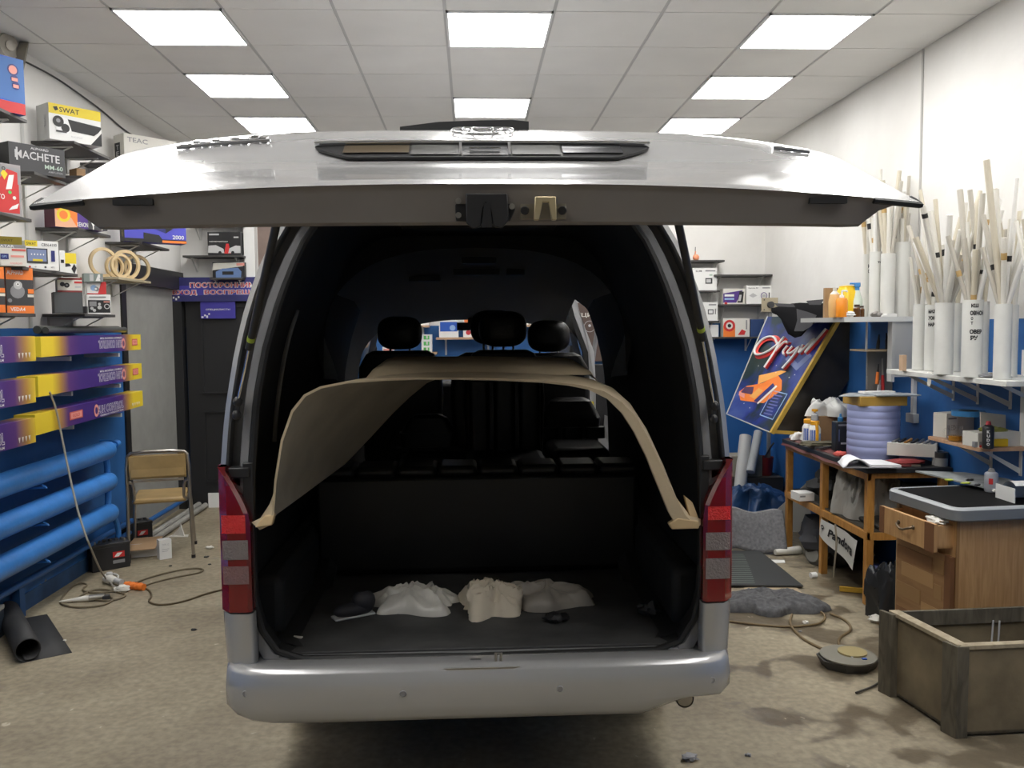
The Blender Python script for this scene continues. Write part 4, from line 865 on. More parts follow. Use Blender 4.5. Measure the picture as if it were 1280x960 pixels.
# chair
P1 = at(161, 704, Z=0); P2 = at(242, 697, Z=0); ctr = (P1+P2)/2; ang = math.atan2(P2.y-P1.y, P2.x-P1.x)
t = thing('stacking_chair', 'old metal tube chair with tan padded seat and backrest by the radiator', 'chair', (ctr.x, ctr.y, 0), ang)
w2 = (P2-P1).length/2; TUBE = mat('worn_chrome_tube', (.45, .42, .38), .28, .95, noise_amt=.15); TAN = mat('tan_vinyl', (.40, .27, .11), .45, noise_amt=.15, bump=.1)
bf = MB(TUBE).tube([(-w2, 0, .0), (-w2+.01, -.01, .45), (-w2+.01, -.04, .78), (-w2+.05, -.045, .82), (w2-.05, -.045, .82), (w2-.01, -.04, .78), (w2-.01, -.01, .45), (w2, 0, 0)], .0125, 10, True, 1); bf.build('back_frame', t)
for sx in (-1, 1):
    MB(TUBE).tube([(sx*(w2-.02), -.02, .60), (sx*(w2-.05), .0, .58), (sx*(w2-.055), .01, .46), (sx*(w2-.04), .05, .43), (sx*(w2-.03), .36, .43), (sx*(w2-.02), .41, .40), (sx*w2, .44, 0)], .011, 10, True, 1).build('leg', t)
    for y_ in (0, .44): MB(RUBBER).cyl((sx*w2, y_, 0), (sx*w2, y_, .025), .015, n=10).build('foot', t)
MB(TUBE).tube([(-w2+.05, 0, .60), (w2-.05, 0, .60)], .010, 8).build('cross_tube', t)
MB(TAN).grid(lambda u, v: (-w2+.03+(2*w2-.06)*u, -.028-.03*v+.018*math.sin(math.pi*u)*0-.014, .62+.17*v), 8, 4).bb((-w2+.03, -.055, .625), (w2-.03, -.018, .795)).build('backrest', t, bev=.014)
MB(TAN).bb((-w2+.04, .01, .425), (w2-.04, .43, .465)).build('seat', t, bev=.015)
# batteries
def battery(P, rz, label):
    t = thing('car_battery', label, 'battery', P, rz, 'car batteries'); MB(c('battery_black', (.02, .02, .022), rough=.45)).bb((-.13, -.085, 0), (.13, .085, .17)).build('case', t, bev=.006)
    MB(c('battery_lid', (.03, .03, .032), rough=.5)).bb((-.132, -.087, .168), (.132, .087, .19)).build('lid', t, bev=.004)
    for k in range(6): MB(DARK).cyl((-.1+.04*k, .0, .19), (-.1+.04*k, .0, .205), .014, n=12).build('cap', t)
    for sx in (-1, 1): MB(STEEL).cyl((sx*.1, -.055, .19), (sx*.1, -.055, .21), .009, n=10).build('terminal', t)
    MB(RED).face((-.10, -.0875, .03), (.2, 0, 0), (0, 0, .12), [('r', .55, .45, .95, .8, RED), ('p', [(.6, .5), (.75, .5), (.88, .72), (.7, .72)], WHITE), ('r', .55, .1, .95, .3, GREY)]).build('label', t)
    return t
P = at(130, 715, Z=0); battery((P.x-.02, P.y+.12, 0), math.radians(38), 'black car battery nearest the viewer below the radiator end')
P = at(152, 690, Z=0); battery((P.x+.0, P.y+.22, 0), math.radians(40), 'black car battery standing behind the other near the chair')
# boxes on the floor by the chair
P = at(186, 697, Z=0); t = thing('open_carton', 'low carton with tan flap lying open under the chair', 'carton', (P.x-.04, P.y+.05, 0), .3)
MB(WHITE).bb((-.10, -.02, 0), (.10, .10, .10)).build('body', t); MB(c('tan_card', (.52, .34, .19), rough=.7)).prism([(-.16, -.10, .07), (.07, -.12, .075), (.12, .07, .12), (-.08, .08, .12)], (0, 0, .006)).build('flap', t)
P = at(206, 700, Z=0); pbox('small_carton', 'small white carton with print on the floor by the open carton', 'carton', 200, 704, 215, 676, Y=P.y, rot=35, z=0, body=WHITE, d=.07, front=[('t', 'TYPE 12', .2, .7, .8, .8, LGREY), ('r', .2, .5, .8, .53, LGREY), ('r', .2, .4, .7, .43, LGREY)])
P = at(222, 670, Z=0); MB(PE).prism([(0, 0, 0), (.06, -.02, .0), (.02, .01, .10)], (.004, .01, 0)).prism([(-.05, 0, 0), (.03, .03, .0), (.015, .0, .07)], (.004, .01, 0)).prism([(-.08, -.03, .001), (.1, -.05, .001), (.08, .03, .001), (-.04, .05, .001)], (0, 0, .003)).build('plastic_scrap', loc=(P.x, P.y, 0), label='scrap of clear plastic on the floor under the chair', cat='scrap')
MB(WHITE).bb((-.05, -.02, 0), (.05, .02, .14)).build('paper_card', loc=(*at(268, 634, Z=0).xy, 0), label='white card at the foot of the black door beside the tail lamp', cat='card')
# cables on the left floor
def floor_cable(label, pts, m_, r=.006, z=.008, name='cable', cat='cable', extra=()):
    q = [at(a, b_, Z=z) for a, b_ in pts]; ctr = q[len(q)//2]; return MB(m_).tube(list(extra)+q, r, 7, True, 2).build(name, base=(ctr.x, ctr.y, 0), label=label, cat=cat)
CG = c('cable_olive', (.16, .13, .08), rough=.6)
floor_cable('olive cable looping out to the van from the orange plug', [(170, 728), (185, 722), (215, 714), (240, 710), (256, 711), (250, 716), (225, 720), (195, 727), (178, 733)], CG)
floor_cable('dark cable running from the orange plug under the van', [(178, 734), (188, 738), (190, 746), (184, 752), (200, 757), (230, 752), (262, 740), (300, 733)], c('cable_brown', (.11, .08, .04), rough=.6))
floor_cable('coil of grey cable on the floor below the radiator', [(150, 738), (120, 742), (100, 738), (112, 730), (95, 728), (78, 745), (74, 755), (95, 760), (130, 757), (145, 748), (125, 741), (105, 748), (135, 752), (160, 745), (150, 740), (120, 735), (100, 745), (90, 752)], CG)
P = at(152, 731, Z=.03)
w0 = [(at(62, 490, X=-2.42)), at(70, 510, X=-2.42), at(78, 550, X=-2.4), at(88, 600, X=-2.35), at(100, 650, X=-2.28), at(115, 690, X=-2.2), at(130, 722, Z=.02), at(145, 735, Z=.02)]
MB(c('cable_grey', (.3, .28, .24), rough=.6)).tube(w0, .006, 7, True, 2).build('hanging_cable', base=tuple(w0[-1]), label='pale cable hanging from the film cartons down to the orange plug', cat='cable')
q = MB(ORG); a, b_ = at(157, 731, Z=.022), at(180, 734, Z=.022); q.tube([a, a.lerp(b_, .5), b_], .022, 12)
for k in range(4): q.cyl(a.lerp(b_, .2+.2*k)-Vector((.008, 0, 0)), a.lerp(b_, .2+.2*k)+Vector((.008, 0, 0)), .026, n=12)
q.build('extension_plug', base=(a.x, a.y, 0), label='orange ribbed cable plug on the floor below the radiator', cat='plug')
P = at(138, 730, Z=0); t = thing('grinder', 'white power tool with cord lying beside the orange plug', 'tool', (P.x, P.y, 0), -.5); MB(OFFW).blob((0, 0, .03), (.07, .03, .03), 8).build('body', t); MB(LGREY).cyl((.05, 0, .03), (.11, .0, .025), .02, n=12).build('neck', t); MB(LGREY).cyl((-.03, .02, .03), (-.03, .02, .07), .02, n=12).build('knob', t); MB(c('white_lead', (.6, .6, .57))).tube([(-.06, 0, .03), (-.1, .03, .04), (-.05, .06, .05), (.02, .05, .05), (.05, .02, .04)], .006, 6, True, 1).build('lead', t)
P = at(153, 740, Z=0); MB(OFFW).blob((0, 0, .022), (.05, .028, .022), 8, 2, .3).cyl((-.05, 0, .02), (-.01, 0, .025), .014, n=10).build('power_adapter', loc=(P.x, P.y, 0), rz=.2, label='white plastic adapter lying just in front of the orange plug', cat='adapter')
P = at(105, 752, Z=0); t = thing('sealant_tube', 'white nozzle tube with dark metal end on the floor', 'tube', (P.x, P.y, 0), .22)
MB(OFFW).cyl((-.14, 0, .012), (.03, 0, .02), .005, .02, n=12).build('nozzle', t); MB(STEEL).cyl((.03, 0, .02), (.12, 0, .022), .02, n=12).build('body', t); MB(DARK).bb((.11, -.02, 0), (.15, .02, .03)).build('cap', t)
# rolled rubber and steel box bottom left
P = at(30, 815, Z=0); t = thing('rubber_mat', 'black rubber sheet half rolled up on the floor at the lower left', 'mat', (P.x, P.y, 0))
A = at(16, 776, Z=0); B = at(42, 826, Z=0); ax = (B-A); ax.z = 0; pr = Vector((-ax.y, ax.x, 0)).normalized(); pr = pr if pr.x > 0 else -pr
prof = [(.20, .003), (.12, .004), (.055, .003)]
for k in range(24):
    a = k/23*2*math.pi*1.05+.1; r = .062-.0006*k; prof.append((.0-r*math.sin(a)*1.0+.0, .062-r*math.cos(a)))
q = MB(mat('mat_black', (.02, .02, .021), .65)); q.loft([[A+ax*f_+pr*(x-.02)+Vector((0, 0, z))-P for x, z in prof] for f_ in (0, .5, 1)], False); o = q.build('sheet', t); so = o.modifiers.new('thick', 'SOLIDIFY'); so.thickness = .006
C0 = at(20, 800, Z=0); t = thing('metal_case', 'flat grey steel case at the lower left picture edge', 'case', (C0.x-.31, C0.y-.05, 0), math.radians(8))
MB(mat('case_steel', (.05, .07, .1), .5, .3, noise_amt=.2)).bb((-.22, -.12, 0), (.22, .12, .15)).build('body', t, bev=.004); MB(c('case_lid', (.35, .36, .34), rough=.5)).bb((-.222, -.122, .15), (.222, .122, .172)).bb((-.222, -.124, .0), (.222, -.118, .02)).build('lid', t, bev=.003)
# litter on the floor
for (px, py, s_, m_, lb) in ((242, 788, .016, BLACK, 'small black nut on the floor left of the van'), (81, 801, .010, OFFW, 'tiny white crumb on the floor near the rubber sheet'), (213, 708, .012, BLACK, 'small dark crumb by the chair'), (258, 697, .018, DARK, 'dark scrap left of the tail lamp'), (262, 706, .012, DARK, 'dark crumb below the scrap by the tail lamp'), (262, 686, .03, OFFW, 'pale paper scrap beside the tail lamp')):
    P = at(px, py, Z=0); MB(m_).blob((0, 0, s_*.35), (s_, s_*.7, s_*.4), 6, px, .4).build('debris', loc=(P.x, P.y, 0), label=lb, cat='debris')

# ================================================================== BACK WALL, left part: sign, shelves
P0 = at(211, 347, Y=YB-.10); P1 = at(340, 345, Y=YB-.10); zt = P0.z; zb_ = at(213, 377, Y=YB-.10).z; xr_ = P0.x+1.55
b = MB(NAVY).bb((0, -.02, 0), (xr_-P0.x, 0, zt-zb_)); PB = c('sign_violet', (.06, .05, .32), rough=.35)
pk = c('sign_pink', (.85, .4, .42)); wr = WHITE
b.face((0, -.02, 0), (xr_-P0.x, 0, 0), (0, 0, zt-zb_), [('r', .0, .0, 1, 1, c('sign_navy', (.03, .03, .14))), ('r', .0, .25, 1, .65, PB),
    ('tb', 'ПОСТОРОННИМ', .126, .555, .52, .79, wr), ('t', 'ПОСТОРОННИМ', .13, .575, .516, .77, RED), ('tb', 'ВХОД', .02, .24, .17, .48, wr), ('t', 'ВХОД', .024, .26, .166, .46, RED),
    ('tb', 'ВОСПРЕЩЕН', .21, .24, .56, .48, wr), ('t', 'ВОСПРЕЩЕН', .214, .26, .556, .46, RED), ('r', .01, .05, .02, .12, wr), ('r', .025, .12, .035, .2, wr), ('r', .04, .05, .05, .14, wr), ('r', .055, .14, .065, .22, wr)])
b.build('warning_sign', loc=(P0.x, YB-.10, zb_), label='long dark blue sign with red and white lettering over the black door', cat='sign')
P0 = at(251, 377, Y=YB-.09); P1 = at(295, 398, Y=YB-.09); w_, h_ = P1.x-P0.x, P0.z-P1.z
b = MB(NAVY).bb((0, -.015, 0), (w_, 0, h_)); b.face((0, -.015, 0), (w_, 0, 0), (0, 0, h_), [('r', 0, 0, 1, 1, c('sign_violet')), ('t', 'СПЕЦИАЛИСТЫ', .15, .46, .85, .58, WHITE), ('r', .02, .04, .08, .14, WHITE), ('r', .1, .14, .15, .24, WHITE), ('r', .16, .04, .21, .18, WHITE), ('r', .22, .22, .27, .32, WHITE)])
b.build('small_sign', loc=(P0.x, YB-.09, P1.z), label='small blue sign hanging below the long sign on the black door', cat='sign')
shelf_back('b1', 'dark shelf on the back wall just under the tailgate, upper of two', 232, 303, 278)
shelf_back('b2', 'dark shelf on the back wall carrying the two-car carton', 228, 303, 319)
pbox('product_box', 'black carton with two white cars and a red flash', 'box', 260, 318, 301, 290, Y=YB-.18, rot=0, z=SH['b2'], body=BLACK, d=.12,
     front=[('r', .05, .86, .35, .93, LGREY), ('t', 'ПАРКОВОЧНЫЙ РАДАР', .05, .56, .62, .63, WHITE), ('p', [(.5, .08), (.7, .08), (.64, .5), (.56, .5)], RED), ('p', [(0, .12), (.02, .42), (.25, .44), (.48, .28), (.5, .1)], LGREY), ('p', [(.62, .1), (.66, .3), (.85, .42), (1, .4), (1, .1)], LGREY), ('c', .37, .12, .05, BLACK), ('c', .76, .12, .05, BLACK), ('r', .8, .74, .95, .8, LGREY)])
shelf_back('b3', 'dark shelf hidden behind the top edge of the long blue sign', 262, 303, 347)
pbox('product_box', 'carton with a blue car picture above the long blue sign', 'box', 266, 346, 306, 328, Y=YB-.16, rot=0, z=SH['b3'], body=BLACK, d=.1,
     front=[('p', [(0, .5), (.02, .95), (.98, 1), (.95, .75)], OFFW), ('p', [(.1, 0), (.1, .4), (.3, .6), (.8, .65), (.9, .4), (.88, 0)], c('car_blue', (.12, .2, .4))), ('r', .3, .2, .65, .42, BLACK), ('r', .75, .78, 1, .95, PINK)])
MB(mat('brown_poster', (.20, .145, .12), .5, noise_amt=.3, nscale=4)).bb((0, -.012, 0), (.42, 0, 1.05)).build('poster', loc=(-2.02, YB-.001, 1.95), label='dark brown poster on the back wall beside the van pillar', cat='poster')
# ---- wall beyond the windscreen
def wood_shelf(xl, xr, y, lb):
    a = at(xl, y, Y=YB-.2); b_ = at(xr, y, Y=YB-.2); t = thing('wooden_wall_shelf', lb, 'shelf', ((a.x+b_.x)/2, YB, a.z-.02), 0, 'wooden shelves beyond the windscreen'); L_ = (b_.x-a.x)/2
    MB(mat('shelf_wood', (.5, .33, .2), .55)).bb((-L_, -.2, 0), (L_, -.001, .02)).build('board', t)
    for q in (-L_*.7, L_*.7): bracket(t, Vector((q, -.004, -.003)), .17, .15, (0, -1, 0))
    return a.z
z1 = wood_shelf(545, 622, 422, 'wooden wall shelf seen through the middle of the windscreen'); z2 = wood_shelf(478, 536, 407, 'wooden wall shelf seen above the left headrest'); z3 = wood_shelf(640, 690, 406, 'wooden wall shelf seen above the right headrest')
pbox('product_box', 'white and blue carton on the middle shelf beyond the windscreen', 'box', 549, 421, 573, 392, Y=YB-.17, rot=0, z=z1, d=.12, front=[('r', .05, .25, .95, .65, BLU), ('c', .7, .4, .15, LBLU), ('r', .1, .8, .9, .86, LGREY)])
pbox('product_box', 'white carton with orange pictures right of the blue one beyond the windscreen', 'box', 579, 421, 605, 392, Y=YB-.17, rot=0, z=z1, d=.12, front=[('c', .2, .7, .15, ORG), ('c', .25, .2, .12, RED), ('c', .75, .2, .15, LGREY), ('r', .4, .6, .9, .8, PINK)])
for k, (a, b_) in enumerate(((483, 494), (498, 520), (523, 536))): pbox('product_box', 'white carton on the left shelf beyond the windscreen, %s' % ('leftmost', 'middle', 'rightmost')[k], 'box', a, 406, b_, 396-k, Y=YB-.17, rot=0, z=z2, d=.1, front=[('r', .1, .3, .6, .45, NAVY)])
for k, (a, b_) in enumerate(((650, 661), (663, 687))): pbox('product_box', 'white carton on the right shelf beyond the windscreen, %s' % ('left one', 'right one')[k], 'box', a, 405, b_, 396, Y=YB-.17, rot=0, z=z3, d=.1, front=[('r', .2, .4, .8, .5, DARK)])
z4 = wood_shelf(478, 546, 441, 'wooden wall shelf with green cartons seen beside the left headrest')
for k in range(3): pbox('product_box', 'white and green carton stacked by the left headrest, %s' % ('lowest', 'middle', 'top')[k], 'box', 527, 440-7.4*k, 540, 433-7.4*k, Y=YB-.16, rot=0, z=z4+.056*k, d=.1, front=[('r', .2, .15, .75, .8, GRN), ('r', .45, .3, .6, .8, OFFW)])
pbox('product_box', 'red and white carton left of the left headrest beyond the windscreen', 'box', 478, 441, 492, 434, Y=YB-.16, rot=0, z=z4, d=.1, front=[('r', .1, .3, .9, .7, PINK)])
# shop banner beyond the right-hand door opening
a = at(716, 452, Y=YB-.06); b_ = at(775, 345, Y=YB-.06)
b = MB(c('banner_brown', (.085, .055, .045), rough=.5)); W2, H2 = 1.1, b_.z-a.z; b.bb((0, -.02, 0), (W2, 0, H2))
fx = lambda px: (at(px, 400, Y=YB-.06).x-a.x)/W2; fz = lambda py: (at(740, py, Y=YB-.06).z-a.z)/H2
b.face((0, -.02, 0), (W2, 0, 0), (0, 0, H2), [('r', 0, fz(377), 1, 1, c('banner_leaf', (.33, .37, .12), noise_amt=.3, nscale=12)), ('r', 0, fz(378.5), 1, fz(375.5), LGREY), ('t', 'АКЦИЯ И', fx(712), fz(397), fx(758), fz(391), OFFW), ('o', fx(737), fz(408), .05, .93, LGREY), ('o', fx(755), fz(408), .05, .93, LGREY), ('c', fx(737), fz(407), .012, LGREY), ('c', fx(755), fz(407), .012, LGREY), ('c', fx(742), fz(429), .008, BLU)])
b.build('banner', loc=(a.x, YB-.04, a.z), label='brown banner with leafy green top and pale lettering seen through the van door', cat='banner')
a = at(688, 446, Y=YB-.05); b_ = at(714, 392, Y=YB-.05)
b = MB(c('panel_black', (.03, .03, .03), rough=.4)).bb((0, -.02, 0), (b_.x-a.x, 0, b_.z-a.z)); b.face((0, -.02, 0), (b_.x-a.x, 0, 0), (0, 0, b_.z-a.z), [('r', 0, 0, .2, 1, DARK), ('c', .42, .62, .04, WHITE), ('c', .42, .35, .04, WHITE), ('t', 'to', .8, .33, .98, .40, OFFW), ('t', 'a', .05, .33, .15, .38, OFFW)])
b.build('notice_board', loc=(a.x, YB-.03, a.z), label='black panel with small white dots beyond the right of the windscreen', cat='panel')

# ================================================================== RIGHT SIDE, back wall shelves
shelf_back('r1', 'topmost dark shelf beside the van on the right, with the orange ornament', 850, 906, 325)
shelf_back('r2', 'dark empty shelf at the right end of the back wall, upper', 893, 966, 343)
shelf_back('r3', 'dark shelf beside the van carrying the navigator carton', 850, 900, 363)
shelf_back('r4', 'dark shelf carrying the violet and the white carton', 900, 966, 380)
shelf_back('r5', 'dark shelf beside the van edge, just above the blue paint', 850, 899, 401)
shelf_back('r6', 'lowest dark shelf with the orange and white carton', 886, 950, 421)
pbox('product_box', 'white navigator carton partly behind the van pillar', 'box', 858, 362, 896, 335, Y=YB-.19, rot=0, z=SH['r3'], d=.12, front=[('t', 'SLIM', .3, .82, .5, .9, DARK), ('r', .62, .84, .95, .9, GREY), ('r', .62, .3, .85, .55, DARK), ('r', .65, .35, .8, .5, LGREY), ('r', .75, .65, .85, .72, c('pale_green'))])
pbox('product_box', 'violet and white phone carton on the right back shelf', 'box', 904, 379, 931, 361, Y=YB-.19, rot=0, z=SH['r4'], body=OFFW, d=.1, front=[('p', [(0, .1), (0, .7), (.9, .9), (.6, .1)], PUR), ('r', .06, .5, .5, .64, WHITE), ('r', .06, .28, .5, .4, LBLU), ('p', [(.65, .1), (.75, .85), (.95, .8), (.9, .1)], BLACK), ('p', [(.68, .2), (.75, .6), (.85, .6), (.8, .2)], LGREY), ('c', .12, .05, .07, RED)])
pbox('product_box', 'white alarm carton at the right end of the shelf near the socket plate', 'box', 933, 379, 965, 357, Y=YB-.19, rot=0, z=SH['r4'], d=.1, front=[('t', 'StarLine A9', .07, .83, .45, .9, DARK), ('r', .62, .84, .92, .9, GREY), ('p', [(.1, .45), (.25, .6), (.42, .45), (.25, .35)], LGREY), ('o', .68, .45, .13, .8, PUR), ('r', .6, .38, .76, .52, LGREY), ('r', .86, .3, .9, .62, DARK)])
pbox('product_box', 'white alarm carton on the shelf just above the blue paint', 'box', 862, 400, 897, 378, Y=YB-.19, rot=0, z=SH['r5'], d=.1, front=[('r', .68, .83, .95, .9, GREY), ('r', .65, .35, .85, .62, DARK), ('r', .68, .4, .82, .57, WHITE), ('r', .9, .35, .93, .65, DARK)])
pbox('product_box', 'orange and white camera carton on the lowest back shelf', 'box', 904, 420, 937, 398, Y=YB-.19, rot=0, z=SH['r6'], body=OFFW, d=.1, front=[('r', 0, 0, .45, .6, ORG), ('c', .23, .6, .22, RED), ('c', .23, .6, .13, OFFW), ('c', .23, .6, .07, BLACK), ('p', [(.55, .1), (.7, .4), (.85, .3), (.8, .1)], RED), ('r', .85, .4, .9, .9, GREY)])
pbox('product_box', 'plain dark blue carton beside the orange and white one', 'box', 938, 420, 955, 399, Y=YB-.18, rot=0, z=SH['r6'], body=c('deep_blue_card', (.02, .05, .15)), d=.1)
pbox('product_box', 'small white carton at the van edge on the lowest back shelf', 'box', 888, 421, 898, 406, Y=YB-.18, rot=0, z=SH['r6'], d=.08)
P = at(870, 323, Y=YB-.14); t = thing('ornament', 'small orange ornament on the topmost right back shelf', 'ornament', (P.x, P.y, SH['r1'])); MB(c('salmon_orange', (.8, .3, .16))).blob((0, 0, .03), (.032, .025, .032), 8).cyl((-.01, 0, .05), (-.005, 0, .09), .006, n=8).build('body', t); MB(DARK).cyl((-.008, 0, .085), (-.006, 0, .13), .003, n=6).build('stem', t)
# leaning light box sign
c_bl, c_br, c_tr = at(909, 518, Y=7.20), at(963, 541, Y=6.45), at(1048, 396, Y=6.48); _n = (c_br-c_bl).cross(c_tr-c_br); _d = at(960, 396, Y=1)-CAM; c_tl = CAM+_d*((c_br-CAM).dot(_n)/_d.dot(_n))
sb = (c_br.x, c_br.y, c_br.z)
t = thing('lightbox_sign', 'leaning blue lightbox sign with an orange car and red script lettering', 'sign', c_br)
BE = lambda u, v, o=0: (c_bl*(1-u)+c_br*u)*(1-v)+(c_tl*(1-u)+c_tr*u)*v - Vector(sb) + nrm*o
nrm = (c_br-c_bl).cross(c_tl-c_bl).normalized(); ext = Vector((.36, .02, -.03))
DKB = mat('smoked_board', (.035, .03, .024), .25, noise_amt=.4, nscale=3)
q = MB(DKB); F4 = [BE(0, 0), BE(1, 0), BE(1, 1), BE(0, 1)]; q.prism(F4, ext); q.build('case', t)
def sign_patch(pts, m_, o, name='print', b=None):
    b = b or MB(m_); b.m(m_); b.add([BE(u, v, o) for u, v in pts], [tuple(range(len(pts)))]); return b
fc = mat('sign_face', (.02, .05, .22), .28); nt = fc.node_tree; bs = nt.nodes['Principled BSDF']; n_ = nt.nodes.new('ShaderNodeTexNoise'); n_.inputs['Scale'].default_value = 2.2; n_.inputs['Detail'].default_value = 7; n_.inputs['Distortion'].default_value = 1.5
r_ = nt.nodes.new('ShaderNodeValToRGB'); e = r_.color_ramp.elements; e[0].position = .40; e[0].color = (.006, .022, .03, 1); e[1].position = .72; e[1].color = (.07, .12, .34, 1); q_ = e.new(.53); q_.color = (.010, .03, .22, 1)
nt.links.new(n_.outputs['Fac'], r_.inputs['Fac']); nt.links.new(r_.outputs['Color'], bs.inputs['Base Color']); g_ = nt.nodes.new('ShaderNodeNewGeometry'); nt.links.new(g_.outputs['Position'], n_.inputs['Vector'])
b = MB(fc); b.grid(lambda u, v: BE(u, v, .003), 8, 8)
sign_patch([(.06, .23), (.16, .16), (.62, .20), (.80, .34), (.72, .42), (.60, .46), (.42, .36), (.16, .30)], ORG, .005, b=b)
sign_patch([(.35, .34), (.62, .45), (.72, .50), (.62, .50), (.30, .42)], c('sign_amber', (.75, .35, .08)), .0055, b=b)
sign_patch([(.10, .23), (.34, .24), (.30, .31), (.14, .29)], c('sign_shade', (.08, .03, .08)), .006, b=b); sign_patch([(.42, .19), (.50, .19), (.66, .36), (.60, .38)], NAVY, .006, b=b); sign_patch([(.50, .18), (.53, .18), (.70, .36), (.67, .37)], OFFW, .006, b=b)
sign_patch([(.08, .20), (.22, .19), (.20, .225), (.07, .235)], PINK, .0065, b=b); sign_patch([(.30, .22), (.42, .21), (.50, .30), (.40, .31)], c('sign_amber'), .0062, b=b)
sign_patch([(.60, .60), (.86, .52), (.96, .66), (.70, .74)], c('sign_pale', (.16, .2, .38)), .005, b=b); sign_patch([(.70, .62), (.82, .58), (.88, .66), (.76, .70)], c('sign_shade2', (.06, .09, .25)), .0055, b=b)
for (u0, v0, u1, v1) in ((.66, .10, .92, .10), (.66, .32, .92, .32), (.66, .10, .66, .32), (.92, .10, .92, .32)): sign_patch([(u0-.006, v0-.004), (u1+.006, v0-.004), (u1+.006, v1+.004), (u0-.006, v1+.004)], LBLU, .005, b=b)
for k in range(7): sign_patch([(.71, .12+.027*k), (.87-.02*(k % 3), .125+.027*k), (.87-.02*(k % 3), .135+.027*k), (.71, .13+.027*k)], c('sign_txt', (.14, .16, .4)), .0055, b=b)
for (u0, v0) in ((.35, .62), (.4, .55), (.5, .53), (.55, .47), (.2, .5), (.62, .3), (.4, .12), (.25, .14), (.8, .45), (.86, .48), (.55, .65)): sign_patch([(u0, v0), (u0+.02, v0+.002), (u0+.01, v0+.012)], OFFW, .0058, b=b)
b.build('sign_face', t)
# script lettering "Orion" in neon red with white core
def stroke(pts, name):
    pts = [(u, v-.09) for u, v in pts]
    P3 = [BE(u, v, .010) for u, v in pts]; o = MB(c('neon_red', (.75, .06, .05), rough=.3)).tube(P3, .028, 8, True, 2, flat=.35).build(name, t)
    MB(WHITE).tube([p+nrm*.022 for p in P3], .010, 6, True, 2).build('core', o)
stroke([(.42, .80), (.30, .88), (.14, .86), (.06, .76), (.10, .68), (.26, .70), (.42, .80), (.46, .88)], 'letter'); stroke([(.44, .84), (.42, .70), (.38, .58)], 'letter'); stroke([(.43, .74), (.50, .84), (.56, .83)], 'letter')
stroke([(.58, .80), (.55, .74), (.60, .72)], 'letter'); stroke([(.66, .80), (.62, .73), (.70, .74), (.77, .82), (.74, .70), (.68, .60)], 'letter'); stroke([(.80, .82), (.80, .73), (.86, .82), (.92, .90), (.90, .80), (.88, .74), (.94, .86), (.985, .97)], 'letter')
q = MB(mat('yellow_edge', (.55, .36, .06), .45, noise_amt=.2)); q.loft([[BE(1.0, v, .012), BE(1.03, v, .012), BE(1.03, v, -.02), BE(1.0, v, -.02)] for v in (0, 1)], True, True); q.loft([[BE(1, 0, .012)+ext*f_, BE(1, .02, .012)+ext*f_, BE(1, .02, -.01)+ext*f_, BE(1, 0, -.01)+ext*f_] for f_ in (0, 1)], True, True); q.build('edge_strip', t)
MB(c('alu_edge', (.4, .42, .38))).tube([BE(0, 1, .006), BE(0, 0, .006), BE(1, 0, .006)], .006, 6).build('edge_bead', t)
# black shirt draped over the top of the sign
q = MB(mat('black_fabric', (.005, .005, .006), .95, spec=.1))
BLK = [(958, 386, 7.2), (985, 377, 7.1), (1020, 374, 6.9), (1048, 377, 6.4), (1052, 392, 6.34), (1040, 402, 6.34)]
top_ = [at(962, 384, Y=7.0), at(975, 376, Y=6.9), at(995, 374, Y=6.8), at(1015, 373, Y=6.6), at(1033, 374, Y=6.35), at(1048, 378, Y=6.2)]
mid_ = [at(966, 392, Y=6.95), at(980, 392, Y=6.8), at(994, 398, Y=6.62), at(1012, 400, Y=6.5), at(1033, 400, Y=6.3), at(1050, 390, Y=6.2)]
low_ = [at(966, 393, Y=6.95), at(980, 394, Y=6.8), at(983, 424, Y=6.62), at(1004, 423, Y=6.48), at(1014, 402, Y=6.35), at(1046, 393, Y=6.2)]
bk_ = [p+Vector((.28, .25, -.10)) for p in top_]
q.loft([[p+Vector((0, .02*math.sin(i*2.3), .01*math.cos(i*3))) for i, p in enumerate(r)] for r in (bk_, top_, mid_, low_)], False)
o = q.build('draped_shirt', base=tuple(top_[2]), label='black shirt with grey print draped over the top of the lightbox sign', cat='shirt', sub=1); so = o.modifiers.new('thick', 'SOLIDIFY'); so.thickness = .012
for L2, yy in (([(996, 386), (1010, 390), (1021, 394), (1014, 408), (1004, 414), (993, 414), (997, 400)], 6.30), ([(1008, 376), (1030, 374), (1026, 381), (1012, 381)], 6.28), ([(968, 379), (992, 380), (994, 384), (972, 383)], 6.4)):
    pr_ = MB(c('shirt_print', (.09, .09, .10), rough=.9)).prism([at(a, b_, Y=yy) for a, b_ in L2], (0, .006, 0)).build('shirt_print', o); pr_.location = -top_[2]
# beige socket plate on a board
P = at(962, 381, Y=7.95); P.x = min(P.x, XR-.09); t = thing('socket_plate', 'beige plate with a round socket above the left corner of the sign', 'plate', P)
MB(mat('beige_plate', (.42, .36, .25), .6)).bb((-.075, -.012, -.065), (.075, .012, .065)).build('plate', t, bev=.003); MB(DARK).cyl((.0, -.012, .0), (0, -.05, 0), .03, n=16).build('socket', t)
for sz in (-.045, .045): MB(DARK).cyl((-.055, -.012, sz), (-.055, -.016, sz), .006, n=8).build('screw', t)
MB(c('grey_post', (.3, .3, .29))).bb((.0, .0, 0), (.03, .03, P.z-.07)).build('stand_post', loc=(P.x, P.y+.015, 0), label='thin grey upright behind the left edge of the sign', cat='post')

